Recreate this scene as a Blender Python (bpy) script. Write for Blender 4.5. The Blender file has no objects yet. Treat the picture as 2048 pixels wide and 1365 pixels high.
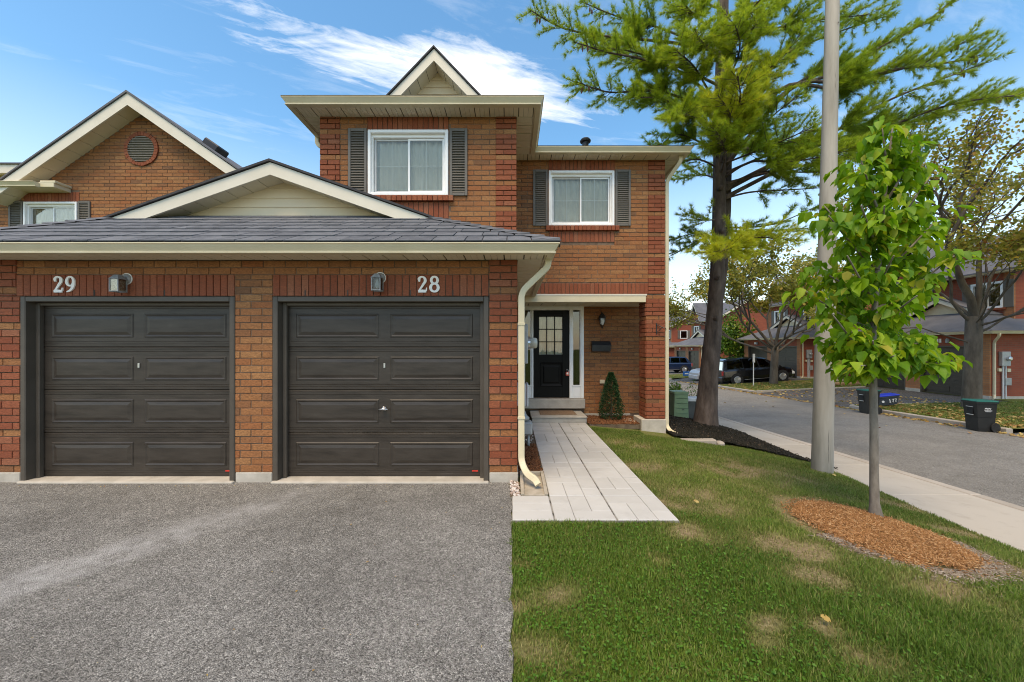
import bpy, math, random
import numpy as np
from mathutils import Vector, Matrix
sc = bpy.context.scene
col = sc.collection
rad = math.radians
RN = random.Random(11)
NR = np.random.default_rng(5)

# ------------------------------------------------------------------ camera, sky, sun, exposure
CAMZ = 1.65
cam_d = bpy.data.cameras.new('camera'); cam = bpy.data.objects.new('camera', cam_d); col.objects.link(cam)
cam.location = (0, 0, CAMZ); cam.rotation_euler = (rad(90), 0, 0)
cam_d.sensor_width = 36; cam_d.lens = 13.5; cam_d.shift_y = 0.0051
cam_d.clip_start = 0.05; cam_d.clip_end = 2000
sc.camera = cam
SUN_EL, SUN_AZ = 62.0, 200.0          # compass-like: 0 = +Y (away from camera), 90 = +X
sun_d = bpy.data.lights.new('sun', 'SUN'); sun = bpy.data.objects.new('sun', sun_d); col.objects.link(sun)
sun_d.energy = 1.65; sun_d.angle = rad(35); sun_d.color = (1.0, 0.83, 0.60)
sdir = Vector((math.sin(rad(SUN_AZ)) * math.cos(rad(SUN_EL)), math.cos(rad(SUN_AZ)) * math.cos(rad(SUN_EL)), math.sin(rad(SUN_EL))))
sun.rotation_euler = sdir.to_track_quat('Z', 'Y').to_euler(); sun.location = sdir * 60
sc.view_settings.view_transform = 'Standard'; sc.view_settings.look = 'None'
sc.view_settings.exposure = 1.12; sc.view_settings.gamma = 1.0
sc.view_settings.use_white_balance = True; sc.view_settings.white_balance_temperature = 7600; sc.view_settings.white_balance_tint = 10
SKY_STRENGTH = 0.15; CLOUD = 5.6
sc.render.filter_size = 1.0; sc.cycles.filter_width = 1.0; sc.cycles.max_bounces = 8; sc.cycles.diffuse_bounces = 5; sc.cycles.transparent_max_bounces = 12
try:
    sc.cycles.use_denoising = True
except Exception:
    pass

class NT:                                  # small node-tree helper
    def __init__(s, nt): s.nt = nt; nt.nodes.clear()
    def n(s, t, **k):
        nd = s.nt.nodes.new(t)
        for a, b in k.items(): setattr(nd, a, b)
        return nd
    def l(s, a, b): s.nt.links.new(a, b)
    def m(s, op, a, b=None, c=None, clamp=False):
        nd = s.n('ShaderNodeMath', operation=op, use_clamp=clamp)
        for i, x in enumerate((a, b, c)):
            if x is None: continue
            if isinstance(x, (int, float)): nd.inputs[i].default_value = x
            else: s.l(x, nd.inputs[i])
        return nd.outputs[0]
    def mapping(s, vec, scale=(1, 1, 1), loc=(0, 0, 0), rot=(0, 0, 0)):
        nd = s.n('ShaderNodeMapping'); s.l(vec, nd.inputs[0])
        nd.inputs['Location'].default_value = loc; nd.inputs['Rotation'].default_value = rot; nd.inputs['Scale'].default_value = scale
        return nd.outputs[0]
    def noise(s, vec, scale, detail=4, rough=0.55, dist=0):
        nd = s.n('ShaderNodeTexNoise'); s.l(vec, nd.inputs['Vector'])
        nd.inputs['Scale'].default_value = scale; nd.inputs['Detail'].default_value = detail
        nd.inputs['Roughness'].default_value = rough; nd.inputs['Distortion'].default_value = dist
        return nd.outputs['Fac']
    def ramp(s, fac, stops, interp='LINEAR'):
        nd = s.n('ShaderNodeValToRGB'); s.l(fac, nd.inputs[0]); cr = nd.color_ramp; cr.interpolation = interp
        while len(cr.elements) < len(stops): cr.elements.new(0.5)
        for e, (p, c) in zip(cr.elements, stops):
            e.position = p; e.color = tuple(c) + (1,) if len(c) == 3 else c
        return nd.outputs[0]
    def mix(s, fac, a, b, blend='MIX'):
        nd = s.n('ShaderNodeMix', data_type='RGBA', blend_type=blend)
        for sock, x in ((nd.inputs[0], fac), (nd.inputs[6], a), (nd.inputs[7], b)):
            if isinstance(x, (int, float)): sock.default_value = x
            elif isinstance(x, tuple): sock.default_value = x + (1,) if len(x) == 3 else x
            else: s.l(x, sock)
        return nd.outputs[2]
    def bump(s, h, strength=0.3, dist=0.01):
        nd = s.n('ShaderNodeBump'); s.l(h, nd.inputs['Height'])
        nd.inputs['Strength'].default_value = strength; nd.inputs['Distance'].default_value = dist
        return nd.outputs[0]

# world: physical sky with thin cirrus laid out in the plane of the clouds
world = bpy.data.worlds.new('World'); sc.world = world; world.use_nodes = True
w = NT(world.node_tree)
sky = w.n('ShaderNodeTexSky', sky_type='NISHITA', sun_disc=False)
sky.sun_elevation = rad(SUN_EL); sky.sun_rotation = rad(SUN_AZ)
sky.altitude = 200; sky.air_density = 1.0; sky.dust_density = 0.8; sky.ozone_density = 2.0
tc = w.n('ShaderNodeTexCoord'); sep = w.n('ShaderNodeSeparateXYZ'); w.l(tc.outputs['Generated'], sep.inputs[0])
zc = w.m('MAXIMUM', sep.outputs[2], 0.03)
u = w.m('DIVIDE', sep.outputs[0], zc); v = w.m('DIVIDE', sep.outputs[1], zc)
cmb = w.n('ShaderNodeCombineXYZ'); w.l(u, cmb.inputs[0]); w.l(v, cmb.inputs[1])
uv = w.mapping(cmb.outputs[0], rot=(0, 0, rad(-22)))
su = w.n('ShaderNodeSeparateXYZ'); w.l(uv, su.inputs[0])
wisp = w.noise(w.mapping(uv, scale=(1.5, 4.0, 1)), 1.15, 9, 0.62, 1.1)
fine = w.noise(w.mapping(uv, scale=(3.0, 9.0, 1), loc=(3.1, 1.7, 0)), 1.6, 8, 0.65, 0.8)
big = w.noise(w.mapping(uv, scale=(0.35, 0.6, 1), loc=(5.2, 0.4, 0)), 1.0, 3, 0.5)
def gauss(x, c, wd):
    d = w.m('DIVIDE', w.m('SUBTRACT', x, c), wd)
    return w.m('POWER', 2.718, w.m('MULTIPLY', w.m('MULTIPLY', d, d), -1.0))
band = w.m('MULTIPLY', gauss(su.outputs[1], 1.40, 0.19), gauss(su.outputs[0], 0.42, 0.72))
cl = w.m('ADD', w.m('MULTIPLY', wisp, 0.72), w.m('MULTIPLY', fine, 0.36))
bandm = w.m('MULTIPLY', w.m('SUBTRACT', w.m('ADD', cl, w.m('MULTIPLY', band, 0.36)), 0.68), 3.2, clamp=True)
thin = w.m('MULTIPLY', w.m('SUBTRACT', w.m('ADD', cl, w.m('MULTIPLY', big, 0.40)), 0.74), 1.1, clamp=True)
mask = w.m('MAXIMUM', w.m('MULTIPLY', bandm, 0.86), w.m('MULTIPLY', thin, 0.55))
haze = w.m('MULTIPLY', w.m('SUBTRACT', 1.0, w.m('DIVIDE', sep.outputs[2], 0.44), clamp=True), 0.42)
mask = w.m('MAXIMUM', mask, haze)
skc = w.n('ShaderNodeHueSaturation'); w.l(sky.outputs[0], skc.inputs['Color'])
skc.inputs['Hue'].default_value = 0.493; skc.inputs['Saturation'].default_value = 1.24; skc.inputs['Value'].default_value = 1.0
skym = w.mix(mask, skc.outputs[0], (CLOUD, CLOUD * 1.02, CLOUD * 1.05))
bg = w.n('ShaderNodeBackground'); w.l(skym, bg.inputs[0]); bg.inputs[1].default_value = SKY_STRENGTH
wo = w.n('ShaderNodeOutputWorld'); w.l(bg.outputs[0], wo.inputs[0])

# ------------------------------------------------------------------ placing and meshes
F = 768.0
def at(px, py, D):                          # a point that stands D metres in front of the camera plane
    return Vector(((px - 1024) * D / F, D, CAMZ - (py - 693) * D / F))

class MB:
    def __init__(s): s.v = []; s.f = []; s.t = []
    def add(s, vs, fs, tint=0.0):
        n = len(s.v); s.v.extend([tuple(p) for p in vs]); s.f.extend([tuple(i + n for i in f) for f in fs]); s.t.extend([tint] * len(fs)); return s
    def box(s, x0, x1, y0, y1, z0, z1, tint=0.0):
        return s.add([(x0, y0, z0), (x1, y0, z0), (x1, y1, z0), (x0, y1, z0), (x0, y0, z1), (x1, y0, z1), (x1, y1, z1), (x0, y1, z1)],
                     [(0, 3, 2, 1), (4, 5, 6, 7), (0, 1, 5, 4), (1, 2, 6, 5), (2, 3, 7, 6), (3, 0, 4, 7)], tint)
    def cbox(s, x0, x1, y0, y1, z0, z1, c=0.006, tint=0.0):     # box with chamfered edges
        c = min(c, (x1 - x0) * .45, (y1 - y0) * .45, (z1 - z0) * .45)
        vs = []; ix = {}
        lo = (x0, y0, z0); hi = (x1, y1, z1)
        for sx in (0, 1):
            for sy in (0, 1):
                for sz in (0, 1):
                    sg = (sx, sy, sz)
                    for ax in range(3):
                        p = [0, 0, 0]
                        for k in range(3):
                            e = hi[k] if sg[k] else lo[k]
                            p[k] = e if k == ax else (e - c if sg[k] else e + c)
                        ix[(sg, ax)] = len(vs); vs.append(tuple(p))
        fs = []
        for ax in range(3):
            a, b = [(1, 2), (2, 0), (0, 1)][ax]
            for sd in (0, 1):
                q = []
                for (i, j) in ((0, 0), (1, 0), (1, 1), (0, 1)):
                    g = [0, 0, 0]; g[ax] = sd; g[a] = i; g[b] = j; q.append(ix[(tuple(g), ax)])
                fs.append(tuple(q if sd else q[::-1]))
        for ax in range(3):                                     # edges running along ax
            a, b = [(1, 2), (2, 0), (0, 1)][ax]
            for i in (0, 1):
                for j in (0, 1):
                    g0 = [0, 0, 0]; g0[a] = i; g0[b] = j; g1 = list(g0); g1[ax] = 1
                    q = [ix[(tuple(g0), a)], ix[(tuple(g1), a)], ix[(tuple(g1), b)], ix[(tuple(g0), b)]]
                    fs.append(tuple(q if i != j else q[::-1]))
        for sg in [(i, j, k) for i in (0, 1) for j in (0, 1) for k in (0, 1)]:
            q = [ix[(sg, 0)], ix[(sg, 1)], ix[(sg, 2)]]
            fs.append(tuple(q if sum(sg) % 2 else q[::-1]))
        return s.add(vs, fs, tint)
    def prism(s, poly, axis, a0, a1, tint=0.0):                 # poly in the other two axes, extruded along axis
        n = len(poly)
        def P(q, a): return {'x': (a, q[0], q[1]), 'y': (q[0], a, q[1]), 'z': (q[0], q[1], a)}[axis]
        vs = [P(q, a0) for q in poly] + [P(q, a1) for q in poly]
        fs = [tuple(range(n))[::-1], tuple(range(n, 2 * n))] + [(i, (i + 1) % n, n + (i + 1) % n, n + i) for i in range(n)]
        return s.add(vs, fs, tint)
    def tube(s, pts, rr, n=8, cap=True, tint=0.0):
        pts = [Vector(p) for p in pts]; rr = rr if isinstance(rr, (list, tuple)) else [rr] * len(pts)
        vs = []; up = None
        for i, p in enumerate(pts):
            d = (pts[min(i + 1, len(pts) - 1)] - pts[max(i - 1, 0)]).normalized()
            if up is None:
                up = Vector((0, 0, 1)) if abs(d.z) < .9 else Vector((1, 0, 0))
            a = d.cross(up)
            if a.length < 1e-5: a = d.cross(Vector((0, 1, 0)))
            a.normalize(); b = a.cross(d).normalized(); up = b
            for k in range(n):
                th = 2 * math.pi * k / n; vs.append(p + a * (math.cos(th) * rr[i]) + b * (math.sin(th) * rr[i]))
        fs = []
        for i in range(len(pts) - 1):
            for k in range(n):
                fs.append((i * n + k, i * n + (k + 1) % n, (i + 1) * n + (k + 1) % n, (i + 1) * n + k))
        if cap: fs += [tuple(range(n))[::-1], tuple(range((len(pts) - 1) * n, len(pts) * n))]
        return s.add(vs, fs, tint)
    def sweep(s, pts, prof, ref=(0, 0, 1), tint=0.0):          # closed profile (a, b) swept along a path with mitres
        pts = [Vector(p) for p in pts]; ref = Vector(ref); n = len(prof); vs = []
        for i, p in enumerate(pts):
            d0 = (p - pts[i - 1]).normalized() if i else None
            d1 = (pts[i + 1] - p).normalized() if i < len(pts) - 1 else None
            d = d1 if d0 is None else d0 if d1 is None else (d0 + d1).normalized()
            a = d.cross(ref).normalized(); b = a.cross(d).normalized(); k = 1.0
            if d0 is not None and d1 is not None: k = 1 / max(.3, d.dot(d1))
            inplane_a = (d1 - d0).length > 1e-6 and abs((d1 - d0).normalized().dot(a)) > .5 if d0 is not None and d1 is not None else False
            for (qa, qb) in prof:
                vs.append(p + a * (qa * (k if inplane_a else 1)) + b * (qb * (k if not inplane_a else 1)))
        fs = []
        for i in range(len(pts) - 1):
            for k in range(n): fs.append((i * n + k, i * n + (k + 1) % n, (i + 1) * n + (k + 1) % n, (i + 1) * n + k))
        fs += [tuple(range(n))[::-1], tuple(range((len(pts) - 1) * n, len(pts) * n))]
        return s.add(vs, fs, tint)
    def lathe(s, prof, c, n=16, axis='z', tint=0.0):            # prof: (r, h)
        vs = []
        for (r, h) in prof:
            for k in range(n):
                th = 2 * math.pi * k / n; a, b = r * math.cos(th), r * math.sin(th)
                q = {'z': (a, b, h), 'y': (a, h, b), 'x': (h, a, b)}[axis]
                vs.append((c[0] + q[0], c[1] + q[1], c[2] + q[2]))
        fs = [(i * n + k, i * n + (k + 1) % n, (i + 1) * n + (k + 1) % n, (i + 1) * n + k) for i in range(len(prof) - 1) for k in range(n)]
        fs += [tuple(range(n))[::-1], tuple(range((len(prof) - 1) * n, len(prof) * n))]
        return s.add(vs, fs, tint)
    def quad(s, a, b, c, d, tint=0.0): return s.add([a, b, c, d], [(0, 1, 2, 3)], tint)
    def xf(s, M):
        s.v = [tuple(M @ Vector(p)) for p in s.v]; return s
    def mesh(s, name):
        me = bpy.data.meshes.new(name); me.from_pydata(s.v, [], s.f); me.update()
        if any(s.t):
            at_ = me.attributes.new('tint', 'FLOAT', 'FACE'); at_.data.foreach_set('value', s.t)
        return me

def fast_mesh(name, verts, quads=None, tris=None, attrs=None):  # numpy arrays to a mesh; attrs are per vertex
    me = bpy.data.meshes.new(name); verts = np.asarray(verts, np.float32); me.vertices.add(len(verts))
    me.vertices.foreach_set('co', verts.ravel())
    parts = []; sizes = []
    for arr in (quads, tris):
        if arr is not None and len(arr): parts.append(np.asarray(arr, np.int32).ravel()); sizes.append(np.full(len(arr), arr.shape[1], np.int32))
    idx = np.concatenate(parts); tot = np.concatenate(sizes)
    me.loops.add(len(idx)); me.loops.foreach_set('vertex_index', idx)
    me.polygons.add(len(tot)); st = np.concatenate(([0], np.cumsum(tot)[:-1])).astype(np.int32)
    me.polygons.foreach_set('loop_start', st)
    try: me.polygons.foreach_set('loop_total', tot)
    except Exception: pass
    for k, a in (attrs or {}).items():
        x = me.attributes.new(k, 'FLOAT', 'POINT'); x.data.foreach_set('value', np.asarray(a, np.float32))
    me.update(calc_edges=True); me.validate()
    return me

INV = {}
def thing(name, label, cat, loc=(0, 0, 0), rotz=0.0, group=None, local=False):
    o = bpy.data.objects.new(name, None); col.objects.link(o); o.location = loc; o.rotation_euler = (0, 0, rotz)
    o.empty_display_size = .2
    o['label'] = label; o['category'] = cat
    if group: o['group'] = group
    INV[o.name] = Matrix() if local else (Matrix.Translation(Vector(loc)) @ Matrix.Rotation(rotz, 4, 'Z')).inverted()
    return o
def link(o, parent=None):
    col.objects.link(o)
    if parent is not None:
        o.parent = parent
        if parent.name in INV: o.matrix_parent_inverse = INV[parent.name]
    return o
def obj(name, mb, mat, parent=None, smooth=False, label=None, kind=None):
    me = mb.mesh(name) if isinstance(mb, MB) else mb
    if not me.materials: me.materials.append(M[mat])
    if smooth: me.polygons.foreach_set('use_smooth', [True] * len(me.polygons))
    o = link(bpy.data.objects.new(name, me), parent)
    if label: o['label'] = label
    if kind: o['kind'] = kind
    return o
def tag(o, label, cat, group=None):
    o['label'] = label; o['category'] = cat
    if group: o['group'] = group
    return o
def structure(name, mb, mat, parent=None, smooth=False):
    return obj(name, mb, mat, parent, smooth, kind='structure')

# ------------------------------------------------------------------ materials
M = {}
def new_mat(name):
    m = bpy.data.materials.new(name); m.use_nodes = True; t = NT(m.node_tree)
    b = t.n('ShaderNodeBsdfPrincipled'); o = t.n('ShaderNodeOutputMaterial'); t.l(b.outputs[0], o.inputs[0]); M[name] = m
    return t, b, o
def pm(name, stops, scale=3.0, rough=0.7, bump=0.0, bscale=40.0, bdist=0.004, stretch=(1, 1, 1), bstretch=(1, 1, 1), metal=0.0, spec=0.4, coords='pos', detail=6, rnd=0.0):
    t, b, o = new_mat(name)
    if coords == 'pos': vec = t.n('ShaderNodeNewGeometry').outputs['Position']
    else: vec = t.n('ShaderNodeTexCoord').outputs['Object']
    f = t.noise(t.mapping(vec, scale=stretch), scale, detail, 0.6)
    if rnd:
        oi = t.n('ShaderNodeObjectInfo'); f = t.m('ADD', f, t.m('MULTIPLY', t.m('SUBTRACT', oi.outputs['Random'], 0.5), rnd))
    t.l(t.ramp(f, stops), b.inputs['Base Color'])
    b.inputs['Roughness'].default_value = rough; b.inputs['Metallic'].default_value = metal
    b.inputs['Specular IOR Level'].default_value = spec
    if bump:
        h = t.noise(t.mapping(vec, scale=bstretch), bscale, 5, 0.6)
        t.l(t.bump(h, bump, bdist), b.inputs['Normal'])
    return t, b
def two(a, b): return [(0.32, a), (0.68, b)]

def brick_mat(name, stops, dirt):
    t, b, o = new_mat(name)
    pos = t.n('ShaderNodeNewGeometry').outputs['Position']
    an = t.n('ShaderNodeAttribute', attribute_name='tint'); oi = t.n('ShaderNodeObjectInfo')
    r = t.m('FRACT', t.m('ADD', an.outputs['Fac'], oi.outputs['Random']))
    c = t.ramp(r, stops)
    rug = t.noise(t.mapping(pos, scale=(1, 1, 3.4)), 36, 7, 0.75)
    c = t.mix(t.m('MULTIPLY', t.m('SUBTRACT', rug, 0.36), 3.4, clamp=True), t.mix(0.78, c, dirt), c)
    big = t.noise(pos, 1.4, 4, 0.6)
    c = t.mix(t.m('MULTIPLY', t.m('SUBTRACT', big, 0.56), 1.4, clamp=True), c, t.mix(0.5, c, dirt))
    t.l(c, b.inputs['Base Color']); b.inputs['Roughness'].default_value = 0.86; b.inputs['Specular IOR Level'].default_value = 0.25
    t.l(t.bump(rug, 0.9, 0.006), b.inputs['Normal'])
brick_mat('buff_brick', [(0.0, (.43, .188, .075)), (0.2, (.39, .155, .060)), (0.42, (.48, .232, .097)), (0.6, (.41, .145, .056)), (0.8, (.43, .188, .077)), (0.95, (.34, .145, .064)), (1.0, (.22, .11, .06))], (.10, .047, .022))
brick_mat('red_brick', [(0.0, (.345, .098, .046)), (0.3, (.295, .078, .037)), (0.6, (.375, .115, .055)), (0.85, (.32, .096, .047)), (1.0, (.39, .15, .08))], (.12, .042, .024))
pm('mortar', two((.11, .068, .044), (.21, .145, .10)), 9, .95, .5, 160, .003)
pm('foundation', two((.36, .33, .28), (.50, .46, .40)), 5, .9, .6, 60, .004)
pm('step_concrete', two((.33, .30, .26), (.44, .41, .36)), 6, .88, .35, 90, .002)
pm('cream', two((.58, .50, .34), (.64, .56, .39)), 2.5, .45, .03, 30, spec=.4)
pm('cream_soffit_lit', two((.66, .58, .43), (.72, .64, .48)), 2.0, .55, .03, 30)  # the trim cream made lighter, so the shaded undersides look lit
pm('soffit_gap', two((.10, .085, .06), (.14, .12, .085)), 3, .8)
pm('siding', two((.70, .57, .395), (.76, .63, .445)), 1.6, .55, .12, 14, .002, bstretch=(1, 1, 8))
pm('rake_white', two((.60, .55, .45), (.66, .61, .51)), 2.2, .5, .05, 25)
pm('white_trim', two((.80, .80, .79), (.86, .86, .85)), 3, .4, .02, 30)
pm('brown_door', [(0.28, (.022, .0165, .012)), (0.5, (.038, .0295, .0225)), (0.66, (.046, .0365, .0285)), (0.8, (.075, .064, .053))], 3.0, .42, .5, 26, .0016, bstretch=(1, 1, 9), stretch=(1, 1, 6))
pm('brown_trim', two((.066, .054, .042), (.086, .071, .056)), 3, .5, .08, 60, .001)
pm('shutter_grey', two((.11, .10, .085), (.14, .125, .108)), 3, .55, .08, 60, .001)
pm('black_door', two((.003, .003, .003), (.006, .006, .006)), 3, .42, .1, 30, .001, spec=.12)
pm('black_metal', two((.010, .010, .011), (.022, .022, .023)), 8, .45, .1, 80, .001, spec=.5)
pm('grey_metal', two((.30, .31, .31), (.40, .41, .41)), 6, .45, .06, 60, .001, metal=.2)
pm('pewter', two((.20, .205, .205), (.34, .345, .345)), 20, .55, .3, 90, .001, metal=.15)
pm('steel', two((.5, .5, .52), (.65, .65, .67)), 12, .3, .05, 60, metal=.9)
pm('number_white', two((.78, .75, .70), (.86, .83, .78)), 14, .45, .05, 60)
pm('shingle', two((.082, .086, .097), (.138, .143, .157)), 7, .92, .7, 220, .003, rnd=.28)
pm('shingle_far', [(0.3, (.085, .088, .10)), (0.7, (.135, .137, .152))], 1.2, .95, .4, 6, .02, bstretch=(.4, .4, 5))
pm('roof_edge', two((.03, .03, .034), (.055, .055, .06)), 8, .9)
pm('red_sticker', two((.50, .03, .02), (.60, .05, .03)), 20, .4)
pm('bark_pine', [(0.28, (.035, .025, .020)), (0.5, (.085, .062, .050)), (0.72, (.15, .115, .095))], 7, .95, 1.0, 22, .03, stretch=(1, 1, .3), bstretch=(1, 1, .22))
pm('bark_maple', [(0.3, (.055, .044, .034)), (0.7, (.135, .112, .086))], 6, .95, .9, 18, .02, stretch=(1, 1, .3), bstretch=(1, 1, .25))
pm('bark_young', [(0.3, (.12, .098, .078)), (0.7, (.26, .225, .185))], 16, .9, .6, 60, .006, stretch=(1, 1, .35))
pm('twig', two((.055, .042, .03), (.11, .09, .065)), 12, .9)
pm('pole_concrete', [(0.28, (.20, .18, .145)), (0.5, (.32, .292, .248)), (0.72, (.41, .375, .325))], 5.5, .85, .35, 90, .003, stretch=(1, 1, .12), detail=9)
pm('crack', two((.10, .09, .08), (.14, .13, .11)), 20, .95)
pm('mulch_black', two((.006, .005, .004), (.018, .013, .011)), 40, .95, .5, 120, .004)
pm('soil', two((.085, .062, .042), (.17, .13, .09)), 8, .97, .8, 90, .008)
pm('pebble', [(0.3, (.28, .20, .16)), (0.5, (.45, .37, .33)), (0.7, (.62, .58, .54))], 30, .75, .1, 90, rnd=.6)
pm('splash', two((.30, .26, .20), (.42, .37, .30)), 10, .92, .5, 120, .003)
pm('utility_green', two((.17, .27, .155), (.22, .33, .19)), 4, .55, .06, 60)
pm('utility_dark', two((.045, .05, .047), (.075, .08, .076)), 6, .6, .06, 60)
pm('light_grey', two((.48, .49, .50), (.58, .59, .60)), 6, .55)
pm('bin_black', two((.006, .006, .006), (.013, .0125, .012)), 5, .55, .08, 60, .001)
pm('bin_teal', two((.006, .085, .068), (.012, .13, .10)), 5, .45)
pm('box_blue', two((.006, .03, .42), (.012, .05, .55)), 5, .4)
pm('box_slate', two((.030, .038, .048), (.045, .055, .068)), 6, .55)
pm('print_white', two((.55, .56, .57), (.70, .71, .72)), 30, .6)
pm('tyre', two((.010, .010, .010), (.022, .022, .022)), 10, .85)
pm('rim', two((.42, .42, .43), (.56, .56, .57)), 10, .3, metal=.8)
pm('lamp_red', two((.30, .01, .008), (.4, .02, .015)), 10, .25)
pm('lamp_clear', two((.55, .56, .56), (.70, .70, .70)), 10, .2)
pm('lamp_amber', two((.5, .16, .02), (.6, .22, .03)), 10, .25)
pm('sign_blue', two((.01, .10, .36), (.015, .13, .42)), 10, .5)
pm('sign_grey', two((.45, .46, .45), (.55, .56, .55)), 10, .5)
pm('curtain', two((.70, .68, .62), (.82, .80, .74)), 3, .9, .1, 30)
pm('curtain_warm', two((.62, .58, .50), (.78, .74, .65)), 3, .9, .1, 30)
pm('room_dark', two((.05, .045, .04), (.09, .08, .07)), 3, .9)
pm('amber_wall', two((.30, .17, .05), (.36, .21, .07)), 3, .8)
pm('timber', two((.34, .20, .10), (.46, .29, .16)), 6, .8, .2, 30)
pm('mat_brown', two((.16, .10, .06), (.28, .18, .11)), 30, .95, .5, 200, .003)
pm('red_box', two((.50, .06, .04), (.62, .10, .07)), 10, .4)
pm('meter_glass', two((.45, .43, .36), (.60, .58, .50)), 6, .12, spec=.7)
pm('bulb', two((.60, .62, .60), (.75, .77, .75)), 6, .3)
pm('cone', two((.07, .03, .02), (.16, .08, .05)), 40, .9)
for nm_, c_, rg in (('paint_black', (.006, .006, .007), .16), ('paint_navy', (.008, .018, .05), .2), ('paint_silver', (.32, .33, .35), .3)):
    t, b, o = new_mat(nm_); b.inputs['Base Color'].default_value = c_ + (1,); b.inputs['Roughness'].default_value = rg
    b.inputs['Coat Weight'].default_value = .6; b.inputs['Coat Roughness'].default_value = .05
    g = t.n('ShaderNodeNewGeometry'); ns = t.noise(g.outputs['Position'], 3, 3)
    t.l(t.m('ADD', t.m('MULTIPLY', ns, .12), rg - .04), b.inputs['Roughness'])

def glass(name, tintc, base):
    m = bpy.data.materials.new(name); m.use_nodes = True; t = NT(m.node_tree); M[name] = m
    gl = t.n('ShaderNodeBsdfGlossy'); gl.inputs['Roughness'].default_value = .015; gl.inputs['Color'].default_value = (1, .93, .84, 1)
    tr = t.n('ShaderNodeBsdfTransparent'); tr.inputs['Color'].default_value = tintc + (1,)
    lw = t.n('ShaderNodeFresnel'); lw.inputs['IOR'].default_value = 1.5
    pos = t.n('ShaderNodeNewGeometry').outputs['Position']
    bp = t.bump(t.noise(pos, 2.2, 2), .12, .01); t.l(bp, gl.inputs['Normal'])
    mx = t.n('ShaderNodeMixShader'); t.l(t.m('ADD', t.m('MULTIPLY', lw.outputs[0], .75), base, clamp=True), mx.inputs[0])
    t.l(tr.outputs[0], mx.inputs[1]); t.l(gl.outputs[0], mx.inputs[2])
    o = t.n('ShaderNodeOutputMaterial'); t.l(mx.outputs[0], o.inputs[0])
glass('pane', (.86, .87, .84), .02)
glass('pane_dark', (.30, .32, .33), .06)
glass('lamp_glass', (.75, .77, .77), .0)
pm('vent_grey', two((.20, .185, .16), (.25, .235, .205)), 5, .6)
glass('car_glass', (.05, .055, .06), .0)

def leaf_mat(name, stops, rough=.5, trans=.35, objrnd=True, dark=.35):
    m = bpy.data.materials.new(name); m.use_nodes = True; t = NT(m.node_tree); M[name] = m
    b = t.n('ShaderNodeBsdfPrincipled'); an = t.n('ShaderNodeAttribute', attribute_name='tint'); oi = t.n('ShaderNodeObjectInfo')
    r = an.outputs['Fac']
    if objrnd: r = t.m('FRACT', t.m('ADD', r, oi.outputs['Random']))
    pos = t.n('ShaderNodeNewGeometry').outputs['Position']
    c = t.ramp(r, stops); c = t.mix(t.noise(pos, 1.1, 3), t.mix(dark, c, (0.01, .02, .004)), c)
    t.l(c, b.inputs['Base Color']); b.inputs['Roughness'].default_value = rough; b.inputs['Specular IOR Level'].default_value = .35
    tl = t.n('ShaderNodeBsdfTranslucent'); t.l(t.mix(.5, c, t.mix(1, c, (1, 1, .35), 'MULTIPLY')), tl.inputs[0])
    mx = t.n('ShaderNodeMixShader'); mx.inputs[0].default_value = trans
    t.l(b.outputs[0], mx.inputs[1]); t.l(tl.outputs[0], mx.inputs[2])
    o = t.n('ShaderNodeOutputMaterial'); t.l(mx.outputs[0], o.inputs[0])
leaf_mat('leaf_young', [(0.0, (.10, .23, .013)), (0.35, (.17, .34, .017)), (0.7, (.25, .43, .022)), (0.9, (.36, .49, .03)), (1.0, (.46, .42, .06))], .5, .5, True, .15)
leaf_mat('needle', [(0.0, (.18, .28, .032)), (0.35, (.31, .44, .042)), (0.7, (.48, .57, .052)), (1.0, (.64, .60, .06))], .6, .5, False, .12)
leaf_mat('leaf_maple', [(0.0, (.20, .22, .035)), (0.4, (.34, .32, .055)), (0.65, (.42, .32, .06)), (0.8, (.40, .25, .05)), (0.93, (.42, .18, .05)), (1.0, (.24, .08, .04))], .6, .48, False, .15)
leaf_mat('leaf_olive', [(0.0, (.20, .22, .04)), (0.4, (.33, .32, .06)), (0.7, (.46, .37, .07)), (0.88, (.52, .34, .07)), (1.0, (.40, .18, .055))], .6, .5, False, .12)
leaf_mat('leaf_green', [(0.0, (.05, .13, .012)), (0.5, (.10, .22, .02)), (0.85, (.20, .32, .03)), (1.0, (.34, .38, .04))], .5, .35)
leaf_mat('leaf_clover', [(0.0, (.065, .17, .014)), (0.5, (.11, .26, .022)), (1.0, (.19, .36, .035))], .55, .3, False)
leaf_mat('leaf_box', [(0.0, (.010, .040, .014)), (0.5, (.02, .075, .022)), (0.9, (.045, .125, .04)), (1.0, (.09, .18, .07))], .4, .15)
leaf_mat('litter', [(0.0, (.36, .19, .06)), (0.4, (.50, .33, .10)), (0.75, (.60, .46, .18)), (1.0, (.30, .10, .04))], .8, .2)
leaf_mat('bark_chip', [(0.0, (.20, .085, .03)), (0.4, (.34, .155, .055)), (0.75, (.45, .225, .09)), (1.0, (.56, .36, .19))], .9, 0.0)
leaf_mat('bark_chip_dark', [(0.0, (.006, .005, .004)), (0.6, (.018, .0135, .011)), (0.95, (.038, .028, .022)), (1.0, (.15, .10, .07))], .95, 0.0)
leaf_mat('bark_chip_brown', [(0.0, (.12, .045, .02)), (0.6, (.20, .075, .032)), (1.0, (.30, .13, .055))], .95, 0.0)
leaf_mat('chip_old', [(0.0, (.20, .14, .10)), (0.6, (.32, .25, .19)), (1.0, (.45, .38, .30))], .95, 0.0)

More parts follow.
